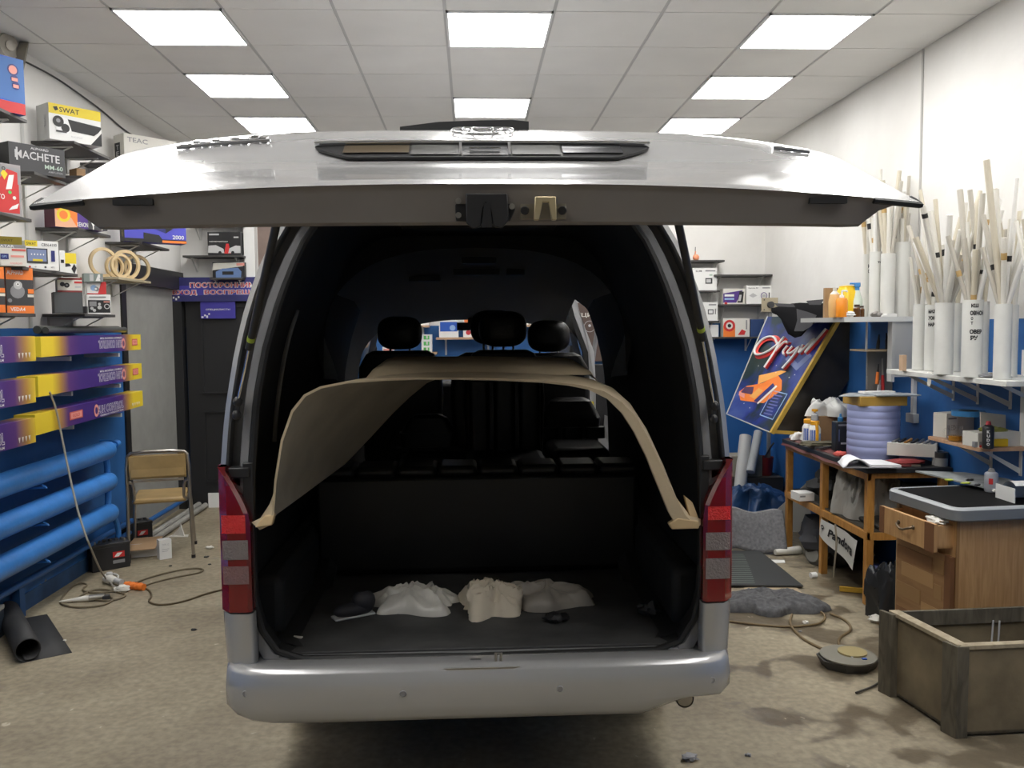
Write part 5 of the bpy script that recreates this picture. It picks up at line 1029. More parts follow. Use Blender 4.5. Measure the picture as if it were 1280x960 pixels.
# ---- upper right shelf with film tubes
XU = 2.36; SU = 5.42; zu = 1.745
t = thing('tool_shelf', 'grey shelf unit on the right wall holding tall tubes above and tools below', 'shelf', (XR-.25, 5.9, zu-.03))
def L3(x, y, z): return (x-(XR-.25), y-5.9, z-(zu-.03))
SHG = mat('shelf_grey_laminate', (.42, .42, .41), .5); SHW = c('shelf_edge_white', (.62, .63, .62))
MB(SHG).bb(L3(XU, SU, zu-.03), L3(XR, 6.15, zu)).build('top_board', t); MB(SHW).bb(L3(XU, SU-.004, zu-.031), L3(XR, SU, zu+.001)).build('edge', t)
xa = at(1115, 430, Y=SU).x; MB(SHG).bb(L3(xa, SU, 1.33), L3(xa+.02, SU+.06, zu-.03)).build('side_panel', t); MB(SHG).bb(L3(xa+.02, SU+.01, 1.36), L3(XR, SU+.03, zu-.03)).build('front_panel', t)
zs_ = at(1090, 437, Y=5.6).z; xl_ = at(1079, 437, Y=5.6).x; MB(mat('thin_wood', (.42, .33, .22), .6)).bb(L3(xl_, 5.58, zs_-.012), L3(xa+.1, 5.8, zs_)).build('small_shelf', t)
MB(mat('pegboard', (.26, .25, .23), .7)).bb(L3(at(1084, 470, Y=5.78).x, 5.78, 1.05), L3(XR-.01, 5.80, zs_-.012)).build('tool_back', t)
MB(c('alu_strip', (.5, .5, .5))).bb(L3(at(1082, 410, Y=5.6).x, 5.59, zs_), L3(at(1084, 410, Y=5.6).x, 5.60, zu-.03)).build('bracket', t)
SHWH = mat('film_tube_white', (.66, .66, .63), .45, noise_amt=.06); 
def cyl_text(b, cx, cy_, r, txt, z0, z1, a0, a1):
    vs, fs = text_geo(txt, .06); b.add([(cx+(r+.001)*math.sin(a0+(a1-a0)*u), cy_-(r+.001)*math.cos(a0+(a1-a0)*u), z0+(z1-z0)*v) for u, v in vs], fs)
FM = [mat('film_roll_%s' % n_, col, .4, trans=0) for n_, col in (('white', (.72, .70, .64)), ('grey', (.50, .47, .41)), ('cream', (.60, .55, .44)), ('pale', (.8, .79, .76)))]
TAPE = c('masking_tape', (.5, .33, .13)); rnd = random.Random(11)
def film_tube(px, py, ztop_px, w_px, z, where, texts=(), rolls=0, spread=.3, hi=(.5, .95), lean=0, Y=None, key=''):
    P = at(px, py, Z=z) if Y is None else at(px, py, Y=Y); P.z = z; P.x = min(P.x, XR-.08); r = w_px*(P-CAM).dot(FW)/FPX/2
    h = solve(lambda q: -proj(P+Vector((0, 0, q)))[1], -ztop_px, .1, 1.2)
    b = MB(SHWH); b.loft([[Vector((rr*math.cos(k*math.pi/12), rr*math.sin(k*math.pi/12), zz_)) for k in range(24)] for rr, zz_ in ((.001, .003), (r, .0), (r, h), (r-.004, h), (r-.004, .01), (.001, .01))], True)
    b.m(BLACK); ca = math.atan2(P.x, P.y)*0-.0
    for tx, v0, v1, a0, a1 in texts: cyl_text(b, 0, 0, r, tx, h*v0, h*v1, math.radians(a0)-ca, math.radians(a1)-ca)
    b.build('film_tube', loc=P, label='white plastic storage tube %s' % where, cat='tube', sharp=50)
    rolls = int(rolls*.85); hi = (hi[0]*.8, hi[1]*.86)
    for k in range(rolls):
        fr_ = math.sqrt((k+.5)/rolls); ph = k*2.39996+rnd.uniform(-.15, .15); tau = math.radians((fr_**1.6*spread*62+1)*rnd.uniform(.8, 1.1)); tau = min(tau, math.radians(30))
        dirh = Vector((math.cos(ph), math.sin(ph)*.9, 0)); tau *= .85
        rr = rnd.uniform(.009, .0165); Ln = rnd.uniform(*hi)*(1-.25*fr_*(k%2)); rimr = (r-.005-rr)*fr_
        rim = P+dirh*rimr+Vector((0, 0, h)); D = (dirh*math.sin(tau)+Vector((0, 0, math.cos(tau))))
        if (rim+D*Ln).x > XR-.03: 
            sx = max(.0, (XR-.03-rim.x))/Ln; D.x = min(D.x, sx); D.normalize()
        Lin = min(h-.02, (rimr+r-.006-rr)/max(.02, math.sin(tau)))
        a = rim-D*Lin; e_ = rim+D*Ln; m_ = rnd.choice(FM); q = MB(m_).cyl(Vector((0, 0, 0)), e_-a, rr, n=9)
        band = rnd.random() < .5
        if band:
            tp_ = rnd.uniform(.45, .9); c0 = (e_-a)*tp_; q.m(rnd.choice([TAPE, TAPE, BLACK])).cyl(c0, c0+D*rnd.uniform(.02, .04), rr+.0012, n=9, caps=True)
        lb = 'thin pale film roll %s in the %s tube' % ('with a tape band' if band else 'without tape', key); q.build('film_roll', loc=a, label=lb, cat='roll', group=('taped' if band else 'plain')+' film rolls in the %s tube' % key)
zt_ = zu+.002
film_tube(1082, 391, 318, 9, zt_, 'on the upper shelf, behind and left of all others', (('КБ', .78, .84, 0, 60), ('СН', .70, .76, 0, 60)), 9, .16, (.25, .5), key='farthest left upper shelf', Y=5.9)
film_tube(1093.5, 392, 315, 15, zt_, 'on the upper shelf marked with faint letters', (('ТОЙ', .82, .86, -10, 60),), 12, .14, (.25, .62), key='faintly lettered upper shelf', Y=5.62)
film_tube(1109, 393, 317, 17, zt_, 'on the upper shelf, second from the wall', (), 13, .14, (.3, .65), key='upper shelf second from wall', Y=5.52)
film_tube(1127, 394, 303, 20, zt_, 'on the upper shelf, thickest and next to the wall', (), 12, .1, (.15, .6), key='thickest upper shelf', Y=5.55)
# clutter on upper shelf
def P_u(px, y=5.5): p = at(px, 395, Y=y); return Vector((p.x, y, zu))
pbox('cardboard_piece', 'brown card standing on the upper shelf behind the orange bottle', 'card', 1031, 388, 1047, 360, Y=6.0, rot=0, z=zu, body=BROWNC, d=.03)
def bottle(name, label, P, prof, m_, capm, capz, n=16, noz=None):
    t = thing(name, label, 'bottle', P); MB(m_).lathe([(r, z) for r, z in prof if z <= capz], n=n).build('body', t)
    MB(capm).lathe([(r, z) for r, z in prof if z >= capz], n=n).build('cap', t)
    if noz: MB(capm).tube([Vector(p) for p in noz], .006, 6, True, 1).build('nozzle', t)
    return t
bottle('pump_bottle', 'orange hand soap bottle with white pump on the upper shelf', P_u(1052, 5.47), [(.034, 0), (.036, .01), (.036, .105), (.03, .12), (.014, .125), (.014, .14), (.006, .142), (.006, .17)], c('orange_soap', (.85, .28, .02), rough=.2), WHITE, .125, noz=[(0, 0, .168), (.03, 0, .17), (.034, 0, .16)])
bottle('clear_bottle', 'clear bottle with amber liquid left of the orange soap', P_u(1043, 5.56), [(.035, 0), (.038, .02), (.04, .10), (.03, .15), (.012, .17), (.012, .19)], c('amber_bottle', (.7, .42, .16), rough=.15), c('bottle_white', (.6, .58, .52)), .15)
bottle('oil_can', 'yellow plastic can behind the orange soap bottle', P_u(1058, 5.75), [(.065, 0), (.068, .02), (.068, .17), (.05, .20), (.05, .21), (.02, .215)], c('can_yellow', (.8, .52, .01), rough=.3), c('can_yellow'), .20)
bottle('spray_bottle', 'white spray bottle with green label and blue trigger on the upper shelf', P_u(1071, 5.7), [(.033, 0), (.035, .04), (.035, .11), (.02, .16), (.014, .18), (.014, .2), (.02, .205), (.02, .23)], c('bottle_pale', (.6, .68, .6)), c('trigger_blue', (.05, .25, .6)), .18, noz=[(0, 0, .225), (-.05, 0, .225)])
bottle('brown_jar', 'small brown glass jar at the front of the upper shelf', P_u(1071, 5.45), [(.02, 0), (.022, .005), (.022, .055), (.016, .062), (.017, .064), (.017, .08)], c('brown_glass', (.10, .04, .01), rough=.15), c('brown_cap', (.05, .025, .015)), .063)
bottle('brown_jar', 'second brown glass jar right behind the first on the upper shelf', P_u(1076.5, 5.50), [(.018, 0), (.02, .005), (.02, .05), (.014, .058), (.015, .06), (.015, .072)], c('brown_glass'), c('brown_cap'), .059)
for px, y_, s_, m_, lb in ((1062, 5.46, .03, WHITE, 'small white bag beside the brown jar on the upper shelf'), (1095, 5.46, .028, c('grey_rag', (.3, .28, .26)), 'grey rag at the foot of the tubes on the upper shelf')): MB(m_).blob((0, 0, s_*.6), (s_*1.2, s_, s_*.6), 9, px, .35).build('rag', loc=P_u(px, y_), label=lb, cat='rag')
MB(WHITE).bb((-.05, -.02, 0), (.05, .02, .012)).bb((-.02, -.02, .012), (.05, .02, .022)).build('paper_stack', loc=P_u(1110, 5.45), rz=.1, label='white slips of paper in front of the tubes on the upper shelf', cat='paper')
# tools in the rack
for px, y0, y1, m_, m2, lb in ((1082, 530, 470, DARK, STEEL, 'black handled knife at the left of the tool rack'), (1096, 480, 455, ORG, BLACK, 'orange handled screwdriver in the tool rack'), (1104, 500, 448, RED, STEEL, 'long red tool in the tool rack'), (1098, 490, 475, LGREY, STEEL, 'steel pliers in the tool rack'), (1097, 436, 418, BLACK, BLACK, 'black pliers on the small wooden shelf, left pair'), (1109, 436, 416, BLACK, BLACK, 'black pliers on the small wooden shelf, right pair')):
    A = at(px, y0, Y=5.7 if y0 > 440 else 5.68); B = at(px+(2 if px < 1100 else -1), y1, Y=5.7 if y0 > 440 else 5.68); 
    if y0 > 440: A.z = max(A.z, 1.12)
    else: A.z = zs_; 
    t = thing('hand_tool', lb, 'tool', A); d_ = B-A; MB(m_).cyl((0, 0, 0), d_*.6, .012, .010, n=10).build('handle', t); MB(m2).cyl(d_*.6, d_, .008, .004, n=8).build('blade', t)
# ---- lower right shelf
zl = 1.43; XF = 2.50
y0_, y1_ = 3.95, at(1108, 463, X=XF).y
t = thing('tube_shelf', 'white dusty shelf board on the right wall under the tall tubes', 'shelf', (XR-.2, (y0_+y1_)/2, zl-.03))
MB(mat('dusty_white_board', (.6, .6, .57), .6, noise_amt=.15, nscale=10)).bb((XF-(XR-.2), -(y1_-y0_)/2, 0), (.2, (y1_-y0_)/2, .028)).build('board', t, bev=.003)
for q in (-.42, -.05, .25, .5): 
    b = MB(SHELFG); w3 = .2; b.bb((-.10, q-.01, -.006), (.2, q+.01, 0)).bb((.194, q-.01, -.16), (.2, q+.01, 0)).prism([(.194, q, -.15), (.194, q, -.12), (-.06, q, -.004), (-.10, q, -.004)], (0, .004, 0)); b.build('bracket', t)
zb2 = zl+.0
LT = (('УХОД', .9, .95, 0, 0),)
film_tube(1164, 463, 381, 17, zb2, 'on the lower shelf with three rows of black letters', (('МАЗДА', .86, .93, -60, 25), ('ХОНДА', .76, .83, -60, 25), ('НАРОД', .66, .73, -60, 25)), 9, .35, (.3, .8), key='three-line lettered lower shelf')
film_tube(1149, 462, 380, 17, zb2, 'on the lower shelf, farthest left', (), 6, .2, (.12, .4), key='leftmost lower shelf')
film_tube(1193, 464, 379, 17, zb2, 'on the lower shelf, behind the middle wide one', (), 6, .3, (.3, .7), key='lower shelf rear middle')
film_tube(1179, 467.5, 378.5, 22, zb2, 'on the lower shelf, wide, in front of the middle', (), 19, .55, (.35, .85), key='wide middle lower shelf')
film_tube(1227, 467, 377, 14, zb2, 'on the lower shelf, thin one behind the lettered tube', (), 7, .2, (.3, .7), key='thin rear lower shelf')
film_tube(1214, 471, 375, 24, zb2, 'on the lower shelf with scattered handwriting', (('КШ', .90, .95, -40, 0), ('ОВИСН', .80, .86, -45, 35), ('О', .74, .78, -40, -28), ('Т', .68, .72, -40, -28), ('ОВЕР', .56, .62, -45, 25), ('РУ', .48, .54, -40, 0)), 13, .3, (.3, .7), key='handwritten lower shelf')
film_tube(1264, 471, 381, 13, zb2, 'on the lower shelf, thin one at the right end', (), 6, .25, (.3, .8), key='thin right end lower shelf')
film_tube(1252, 474, 380, 20, zb2, 'on the lower shelf, in front at the right end', (), 14, .4, (.35, .8), key='front right end lower shelf')
film_tube(1296, 478, 380, 22, zb2, 'on the lower shelf, cut off by the right picture edge', (), 9, .35, (.3, .8), key='edge-cropped lower shelf')
q = at(1122, 463, Z=zl); MB(mat('tan_block', (.5, .34, .22), .6)).bb((-.012, -.02, 0), (.012, .02, .09)).build('wood_block', loc=(q.x+.02, q.y-.02, zl), label='upright tan wood block at the left end of the tube shelf', cat='block')
q = at(1132, 466, Z=zl); b = MB(OFFW); b.loft([[Vector((-.012, 0, z)), Vector((.012, 0, z+.0))] for z in (0, -.02)], False).add([(-.014, -.004, .002), (.016, -.004, .002), (.012, -.006, -.06), (.004, -.006, -.075), (-.012, -.006, -.07)], [(0, 1, 2, 3, 4)]); b.bb((-.014, -.004, .001), (.016, .05, .004)); b.build('paper_slip', loc=(XF+.015, q.y-.02, zl), rz=-1.2, label='white paper slip hanging over the edge of the tube shelf', cat='paper')
for px, py, s_, m_, lb in ((1183, 472, .05, GREY, 'dark cloth scrap under the wide middle tube'), (1222, 474, .05, LGREY, 'grey paper scrap in front of the handwritten tube'), (1241, 470, .04, c('grey_rag'), 'crumpled grey rag between the tubes on the lower shelf')):
    q = at(px, py, Z=zl); q.x = max(q.x, XF+.06); MB(m_).blob((0, 0, .008), (s_*.8, s_*.6, .010), 8, px, .3).build('scrap', loc=(q.x, q.y, zl), label=lb, cat='scrap')
# conduit and socket on the right wall
q = at(1140, 540, X=XR-.02); t = thing('wall_conduit', 'vertical white cable conduit with a socket box under the tube shelf', 'conduit', (XR, q.y, 1.12)); MB(WHITE).bb((-.025, -.015, 0), (-.001, .015, .29)).build('channel', t); MB(c('socket_white', (.7, .7, .68))).bb((-.04, -.05, -.06), (-.001, .05, 0)).build('socket_box', t, bev=.004)
MB(WHITE).bb((0, -.02, 0), (.02, .02, .50)).build('window_frame_edge', loc=(XR-.022, at(1279, 500, X=XR-.02).y, 1.06), label='white upright frame edge on the wall at the right picture border', cat='frame')

# ---- small wooden shelf
XF2 = 2.60; zm = at(1223, 560, X=XF2).z; ya, yb2 = at(1223, 560, X=XF2).y, at(1160, 545, X=XF2).y
t = thing('small_wall_shelf', 'short light wooden shelf on the right wall below the tube shelf', 'shelf', ((XF2+XR)/2, (ya+yb2)/2, zm-.02)); hw_, hl_ = (XR-XF2)/2, (yb2-ya)/2
MB(wood('shelf_beech', (.45, .26, .15), (.55, .34, .2))).bb((-hw_, -hl_, 0), (hw_, hl_, .02)).build('board', t, bev=.002)
for q in (-hl_*.75, hl_*.3): MB(SHELFG).bb((-hw_*.6, q-.01, -.006), (hw_, q+.01, 0)).bb((hw_-.006, q-.01, -.14), (hw_, q+.01, 0)).prism([(hw_-.006, q, -.13), (hw_-.006, q, -.10), (-hw_*.4, q, -.004), (-hw_*.6, q, -.004)], (0, .004, 0)).build('bracket', t)
def S2(px, x): p = at(px, 550, X=x); return Vector((x, p.y, zm))
pbox('small_carton', 'white printed carton under the blue tape roll on the wooden shelf', 'carton', 1183, 541, 1217, 517, X=2.66, rot=20, z=zm, body=OFFW, d=.09, front=[('r', 0, 0, .4, 1, WHITE), ('t', 'LED', .08, .3, .32, .5, GREY), ('r', .05, .75, .35, .82, GREY)])
q = S2(1207, 2.72); MB(c('tape_blue', (.04, .20, .45), rough=.4)).lathe([(.05, 0), (.085, 0), (.085, .028), (.05, .028), (.05, 0)], n=28).m(BLACK).lathe([(.048, .0), (.051, .0), (.051, .029), (.048, .029)], n=24).build('tape_roll', loc=(q.x, q.y-.02, zm+.135), label='blue tape roll lying on the white carton', cat='tape')
q = S2(1198, 2.65); t = thing('glass_mug', 'clear glass mug with a little amber tea on the wooden shelf', 'mug', (q.x-.02, q.y, zm)); MB(GLASS).lathe([(.036, 0), (.04, .085), (.038, .085), (.034, .004), (.001, .004)], n=20).tube([(-.038, 0, .07), (-.065, 0, .065), (-.065, 0, .03), (-.036, 0, .02)], .005, 8, True, 1).build('glass', t); MB(c('tea', (.45, .2, .02), rough=.1)).lathe([(.0, .004), (.033, .004), (.034, .03), (0, .03)], n=20).build('tea', t)
pbox('small_carton', 'low white carton with tools behind the spray can on the wooden shelf', 'carton', 1212, 550, 1272, 532, X=2.66, rot=4, z=zm, body=OFFW, d=.12) if False else None
q = S2(1238, 2.73); t = thing('open_carton', 'open white carton with raised lid on the wooden shelf', 'carton', (q.x, q.y-.02, zm), .1); MB(OFFW).bb((-.13, -.06, 0), (.12, .06, .075)).build('tray', t); MB(c('lid_cream', (.62, .58, .5))).prism([(-.02, .065, .02), (.13, .065, .0), (.13, .075, .15), (-.02, .075, .17)], (0, .004, 0)).build('lid', t); MB(c('olive_bits', (.25, .25, .06))).blob((0, 0, .075), (.08, .04, .02), 8, 4, .4).build('contents', t)
def spray(label, P, h, r, bm, capm, z=0, txt=None, capr=.6):
    t = thing('spray_can', label, 'can', P); MB(bm).lathe([(r*.92, 0), (r, .004), (r, h*.78), (r*.9, h*.82), (r*.5, h*.87)], n=20).build('body', t); MB(capm).lathe([(r*.5, h*.86), (r*capr*.8, h*.88), (r*.35, h), (.001, h)], n=14).build('cap', t)
    MB(LGREY).lathe([(r*1.01, h*.70), (r*1.01, h*.80)], n=20).build('shoulder_band', t) if txt is None else None
    lb_ = MB(WHITE)
    if txt == 'dark':
        for k in range(4): cyl_text(lb_, 0, 0, r+.001, 'ODUK'[k], h*(.12+.15*k), h*(.23+.15*k), -.75, -.25)
    else: 
        lb_.m(RED); lb_.loft([[Vector(((r+.001)*math.sin(a), -(r+.001)*math.cos(a), z_)) for a in (-.9, -.7, -.5, -.3)] for z_ in (h*.35, h*.6)], False)
    lb_.build('label', t); return t
spray('black spray can with a red cap on the wooden shelf', (2.64, at(1235, 550, X=2.64).y, zm), .14, .028, c('can_black', (.03, .03, .032), rough=.3), c('can_red', (.4, .03, .04)), txt='dark')
q = S2(1222, 2.62); MB(RED).cyl((0, 0, 0), (0, 0, .012), .028, n=18).build('lid', loc=(q.x+.01, q.y, zm), label='red round lid beside the black spray can', cat='lid')
q = (2.68, ya+.03, zm); t = thing('spirit_level', 'short yellow level at the near end of the wooden shelf', 'level', q); MB(c('can_yellow')).bb((-.05, -.012, .002), (.09, .012, .042)).build('body', t, bev=.003); MB(GREY).bb((-.09, -.012, 0), (-.05, .012, .03)).build('end_block', t, bev=.002)

# ================================================================== WORKBENCH
TX0_, TY_N, TY_F, TZ = 2.36, 5.05, 6.42, .84
t = thing('workbench', 'orange wooden workbench with a maroon and black top along the right wall', 'table', ((TX0_+XR)/2, 5.7, 0)); bo_ = Vector(((TX0_+XR)/2, 5.7, 0))
def wb(a, b_): return [x-y for x, y in zip(a, bo_)], [x-y for x, y in zip(b_, bo_)]
for (x, y) in ((TX0_, TY_N), (TX0_, 5.72), (TX0_, TY_F-.05), (XR-.06, TY_N), (XR-.06, TY_F-.05)):
    MB(OWOOD).bb(*wb((x, y, 0), (x+.045, y+.045, TZ-.03))).build('leg', t, bev=.003)
MB(OWOOD).bb(*wb((TX0_-.003, TY_N, TZ-.075), (TX0_+.02, TY_F, TZ-.03))).build('side_rail', t); MB(OWOOD).bb(*wb((TX0_+.02, TY_N-.003, TZ-.065), (XR-.01, TY_N+.02, TZ-.03))).build('front_rail', t)
MB(OWOOD).bb(*wb((TX0_-.003, TY_N, .40), (TX0_+.02, TY_F, .445))).build('lower_side_rail', t); MB(OWOOD).bb(*wb((TX0_+.03, TY_N-.003, .40), (XR-.01, TY_N+.02, .445))).build('lower_front_rail', t)
MB(mat('bench_shelf', (.07, .065, .055), .7)).bb(*wb((TX0_+.02, TY_N+.01, .445), (XR-.01, TY_F, .457))).build('lower_shelf', t)
MB(mat('bench_top_black', (.03, .03, .032), .5)).bb(*wb((TX0_-.02, TY_N-.03, TZ-.03), (XR-.005, TY_F+.02, TZ))).build('top', t, bev=.004)
mp = MB(mat('maroon_mat', (.14, .05, .048), .5, noise_amt=.3, nscale=8)); mp.grid(lambda u, v: tuple(Vector((TX0_-.03+.50*u, 5.32+1.12*v, TZ+.006+(-.05*max(0, .08-u)/.08)+.004*math.sin(v*17+u*3)))-bo_), 24, 20); mp.build('cover', t)
def B_(px, y): p = at(px, 560, Y=y); return Vector((p.x, y, TZ+.012))
# lilac drum with wooden lid
q = B_(1091, 5.42); t = thing('paper_drum', 'pale lilac ribbed drum on the workbench', 'drum', (q.x, q.y, TZ+.012))
prf = [(.0, 0), (.155, 0)]
for k in range(7): z = .03+.045*k; prf += [(.1565, z), (.1585, z+.003), (.1585, z+.034), (.1575, z+.037)]
prf += [(.157, .335), (.0, .335)]
MB(mat('lilac_plastic', (.36, .40, .66), .45)).lathe(prf, n=40).build('body', t)
dz = TZ+.012+.335
t2 = thing('wood_block', 'yellow wooden block lying on the lilac drum', 'lid', (q.x, q.y, dz)); MB(mat('yellow_wood', (.45, .27, .05), .5, noise_amt=.12)).bb((-.145, -.13, 0), (.155, .13, .06)).build('block', t2, bev=.003)
MB(mat('grey_sheet', (.42, .45, .47), .35)).prism([(-.27, -.10, 0), (.22, -.14, 0), (.23, .12, 0), (-.10, .14, 0)], (0, 0, .006)).prism([(-.05, -.15, .006), (.22, -.17, .006), (.22, .0, .006), (-.05, .0, .006)], (0, 0, .006)).build('metal_sheet', loc=(q.x, q.y, dz+.06), label='pale grey metal sheet lying on the wooden lid of the drum', cat='sheet')
MB(WHITE).bb((-.1, -.03, 0), (.11, .05, .012)).build('paper_stack', loc=(q.x+.02, q.y, dz+.072), rz=.1, label='thin white paper pad on top of the grey metal sheet', cat='paper')
# open book
q = at(1092, 583, Z=TZ+.02); t = thing('open_book', 'open white book lying face up in front of the drum', 'book', (q.x-.01, q.y+.08, TZ+.014), math.radians(-6))
b = MB(mat('book_paper', (.82, .82, .84), .6)); b.loft([[Vector((-.17+.17*u, -.09-.02*(1-u), .004+.05*math.sin(math.pi*min(1, u*1.0))**.8*(1 if u > .2 else u*5))) for u in [k/10 for k in range(11)]], [Vector((-.13+.13*u, .12, .004+.045*math.sin(math.pi*u)**.8*(1 if u > .2 else u*5))) for u in [k/10 for k in range(11)]]], False); o = b.build('left_page', t); so = o.modifiers.new('th', 'SOLIDIFY'); so.thickness = .006; so.offset = -1
MB(c('book_paper2', (.8, .8, .82))).prism([(.0, -.09, .004), (.17, -.10, .004), (.13, .11, .004), (.0, .12, .004)], (0, 0, .014)).build('right_pages', t)
MB(GREY).prism([(-.17, -.11, 0), (.175, -.105, 0), (.135, .12, 0), (-.13, .125, 0)], (0, 0, .003)).build('cover', t)
# bottles and cartons on bench
for k, (px, y) in enumerate(((1010, 6.12), (1018, 6.02))):
    q = B_(px, y); t = thing('cleaner_bottle', 'white bottle with orange collar and blue label on the bench, %s of the pair' % ('left', 'right')[k], 'bottle', (q.x, q.y, TZ+.012))
    MB(WHITE).lathe([(0, 0), (.04, 0), (.042, .01), (.042, .11), (.03, .135), (.02, .14)], n=20).build('body', t); MB(c('orange_cap', (.75, .36, .02), rough=.35)).lathe([(.028, .138), (.032, .142), (.032, .165), (.026, .17)], n=18).build('collar', t)
    lb_ = MB(BLU); lb_.loft([[Vector((.0425*math.sin(a), -.0425*math.cos(a), z_)) for a in (-1.2, -.8, -.4, 0)] for z_ in (.02, .105)], False); lb_.m(LBLU).loft([[Vector((.0425*math.sin(a), -.0425*math.cos(a), z_)) for a in (.4, .7, 1.0)] for z_ in (.03, .08)], False); lb_.build('label', t)
    if k == 0:
        pass
    else:
        MB(c('orange_cap')).lathe([(.006, .165), (.006, .23), (.022, .235), (.022, .25), (.001, .25)], n=14).tube([(0, -.03, .16), (0, -.045, .10), (0, -.045, .03)], .011, 8).build('pump', t); MB(c('clear_plastic', (.4, .4, .4), rough=.1)).lathe([(.027, .17), (.024, .21), (.01, .225)], n=14).build('dome', t)
q = B_(1037, 6.25); t = thing('cardboard_box', 'brown cardboard box with crumpled plastic on top, behind the bottles', 'box', (q.x, q.y, TZ+.012)); MB(BROWNC).bb((-.14, -.09, 0), (.14, .09, .18)).build('carton', t); MB(c('seam_tape', (.25, .16, .09))).bb((-.012, -.092, 0), (.012, -.089, .18)).build('tape', t)
crumple('plastic_bag', 'crumpled translucent bag heaped on the brown cardboard box', 'plastic', (q.x, q.y, TZ+.193), (.17, .11, .13), c('bag_white', (.62, .62, .6), rough=.3), 21, fr=5)
q = B_(1050, 5.68); t = thing('black_bottle', 'square black bottle with blue cap and grey lettering on the bench', 'bottle', (q.x, q.y, TZ+.012)); MB(c('bottle_black', (.02, .022, .026), rough=.35)).bb((-.045, -.04, 0), (.045, .04, .20)).build('body', t, bev=.008); MB(c('cap_blue', (.04, .2, .42))).lathe([(.016, .20), (.018, .20), (.018, .225), (.008, .23), (.006, .25)], n=12).build('cap', t)
MB(LGREY).face((-.045, -.0412, 0), (.09, 0, 0), (0, 0, .20), [('r', .15, .86, .85, .92, GREY), ('r', .18, .35, .26, .75, c('slate_blue', (.1, .13, .25))), ('r', .35, .25, .85, .31, LGREY)]).build('label', t)
q = B_(1050, 5.45); MB(c('salmon_red', (.6, .1, .08))).blob((0, 0, .014), (.045, .03, .016), 8, 2, .3).build('tape_measure', loc=q, label='small red plastic tool lying before the black bottle', cat='tool')
q = at(995, 551, Y=6.3); crumple('paper_towel', 'crumpled white paper at the far left corner of the bench', 'paper', (q.x+.03, 6.3, TZ+.012), (.07, .09, .05), c('tissue', (.75, .74, .72)), 31, fr=8, n=24)
q = B_(1038, 5.8); t = thing('cutters', 'dark cutters lying on the maroon cover', 'tool', q, .4); MB(DARK).bar((-.12, -.02, .008), (.05, .01, .012), .015, .012).bar((-.12, .02, .008), (.05, -.01, .012), .015, .012).build('handles', t); MB(STEEL).bar((.04, 0, .012), (.10, 0, .01), .02, .01).build('jaws', t)
q = B_(1024, 5.9); MB(c('olive_cloth', (.09, .08, .05), rough=.9)).blob((0, 0, .018), (.14, .07, .02), 10, 5, .3).build('rag', loc=q, label='dark olive rag on the bench before the white bottles', cat='rag')
q = Vector((2.70, 5.10, TZ)); 
t = thing('tool_carton', 'long white carton full of small tools at the right end of the bench', 'carton', (2.73, 5.22, TZ+.05), math.radians(-30)); MB(OFFW).bb((-.15, -.08, 0), (.13, .08, .075)).build('tray', t); MB(c('grey_card', (.22, .22, .22))).bb((.125, -.081, 0), (.131, .081, .075)).build('end_print', t)
for k in range(7): MB(rnd.choice([DARK, STEEL, OWOOD, GREY])).cyl((-.12+.035*k, -.05, .076), (-.09+.035*k, .06, .088), .009, n=8).build('tool', t)
MB(c('red_pad', (.3, .04, .04))).blob((0, 0, .02), (.12, .06, .018), 10, 3, .2).build('red_pouch', loc=(2.62, 5.12, TZ+.002), label='red and black pouch on the bench right of the book', cat='pouch')
MB(c('red_pad')).bb((-.05, -.025, 0), (.05, .025, .045)).build('red_case', loc=(2.70, 5.48, TZ+.002), rz=.2, label='small red case behind the pouch on the bench', cat='case', bev=.008)
for k, (x, y, r, m_, lb) in enumerate(((2.62, 5.42, .018, c('pale_green'), 'pale green ball shaped cap by the drum'), (2.655, 5.36, .018, LGREY, 'grey round cap by the drum'))): MB(m_).blob((0, 0, r), (r, r, r), 9).build('round_cap', loc=(x, y, TZ+.002), label=lb, cat='cap')
t = thing('pliers', 'red handled pliers at the near edge of the bench', 'tool', (2.62, 5.04, TZ+.002), -.3); MB(c('dull_red', (.25, .05, .05))).bar((-.09, .015, .008), (0, 0, .01), .01, .01).bar((-.09, -.02, .008), (0, 0, .01), .01, .01).build('handles', t); MB(STEEL).bar((0, 0, .01), (.05, 0, .01), .016, .01).build('jaws', t)
def jar(label, P, r, h, hc): 
    t = thing('filler_jar', label, 'jar', P); MB(c('jar_body', (.35, .35, .34), rough=.4)).lathe([(0, 0), (r, 0), (r, h), (0, h)], n=22).build('body', t); MB(c('jar_lid', (.025, .025, .027), rough=.4)).lathe([(r*1.03, h), (r*1.05, h+.005), (r*1.03, h+hc), (0, h+hc)], n=22).build('lid', t); MB(LGREY).loft([[Vector(((r+.001)*math.sin(a), -(r+.001)*math.cos(a), z_)) for a in (-.9, -.5, -.1, .3)] for z_ in (h*.3, h*.85)], False).build('label', t)
jar('grey jar with a wide black lid standing behind the cabinet', (2.66, 4.86, .80), .052, .075, .045) if False else None
for k, (px, r, lb) in enumerate(((1176.5, .036, 'grey jar with a black lid at the near right corner of the bench'), (1190, .032, 'plain grey jar right of the black lidded one'))):
    p = at(px, 590, Y=5.07+.04*k); t = thing('filler_jar', lb, 'jar', (min(p.x, XR-.05), p.y, TZ+.002)); MB(c('jar_body', (.35, .35, .34), rough=.4)).lathe([(0, 0), (r, 0), (r, .05), (0, .05)], n=22).build('body', t); MB(c('jar_lid', (.025, .025, .027), rough=.4) if k == 0 else LGREY).lathe([(r*1.03, .05), (r*1.05, .055), (r*1.03, .085), (0, .085)], n=22).build('lid', t)
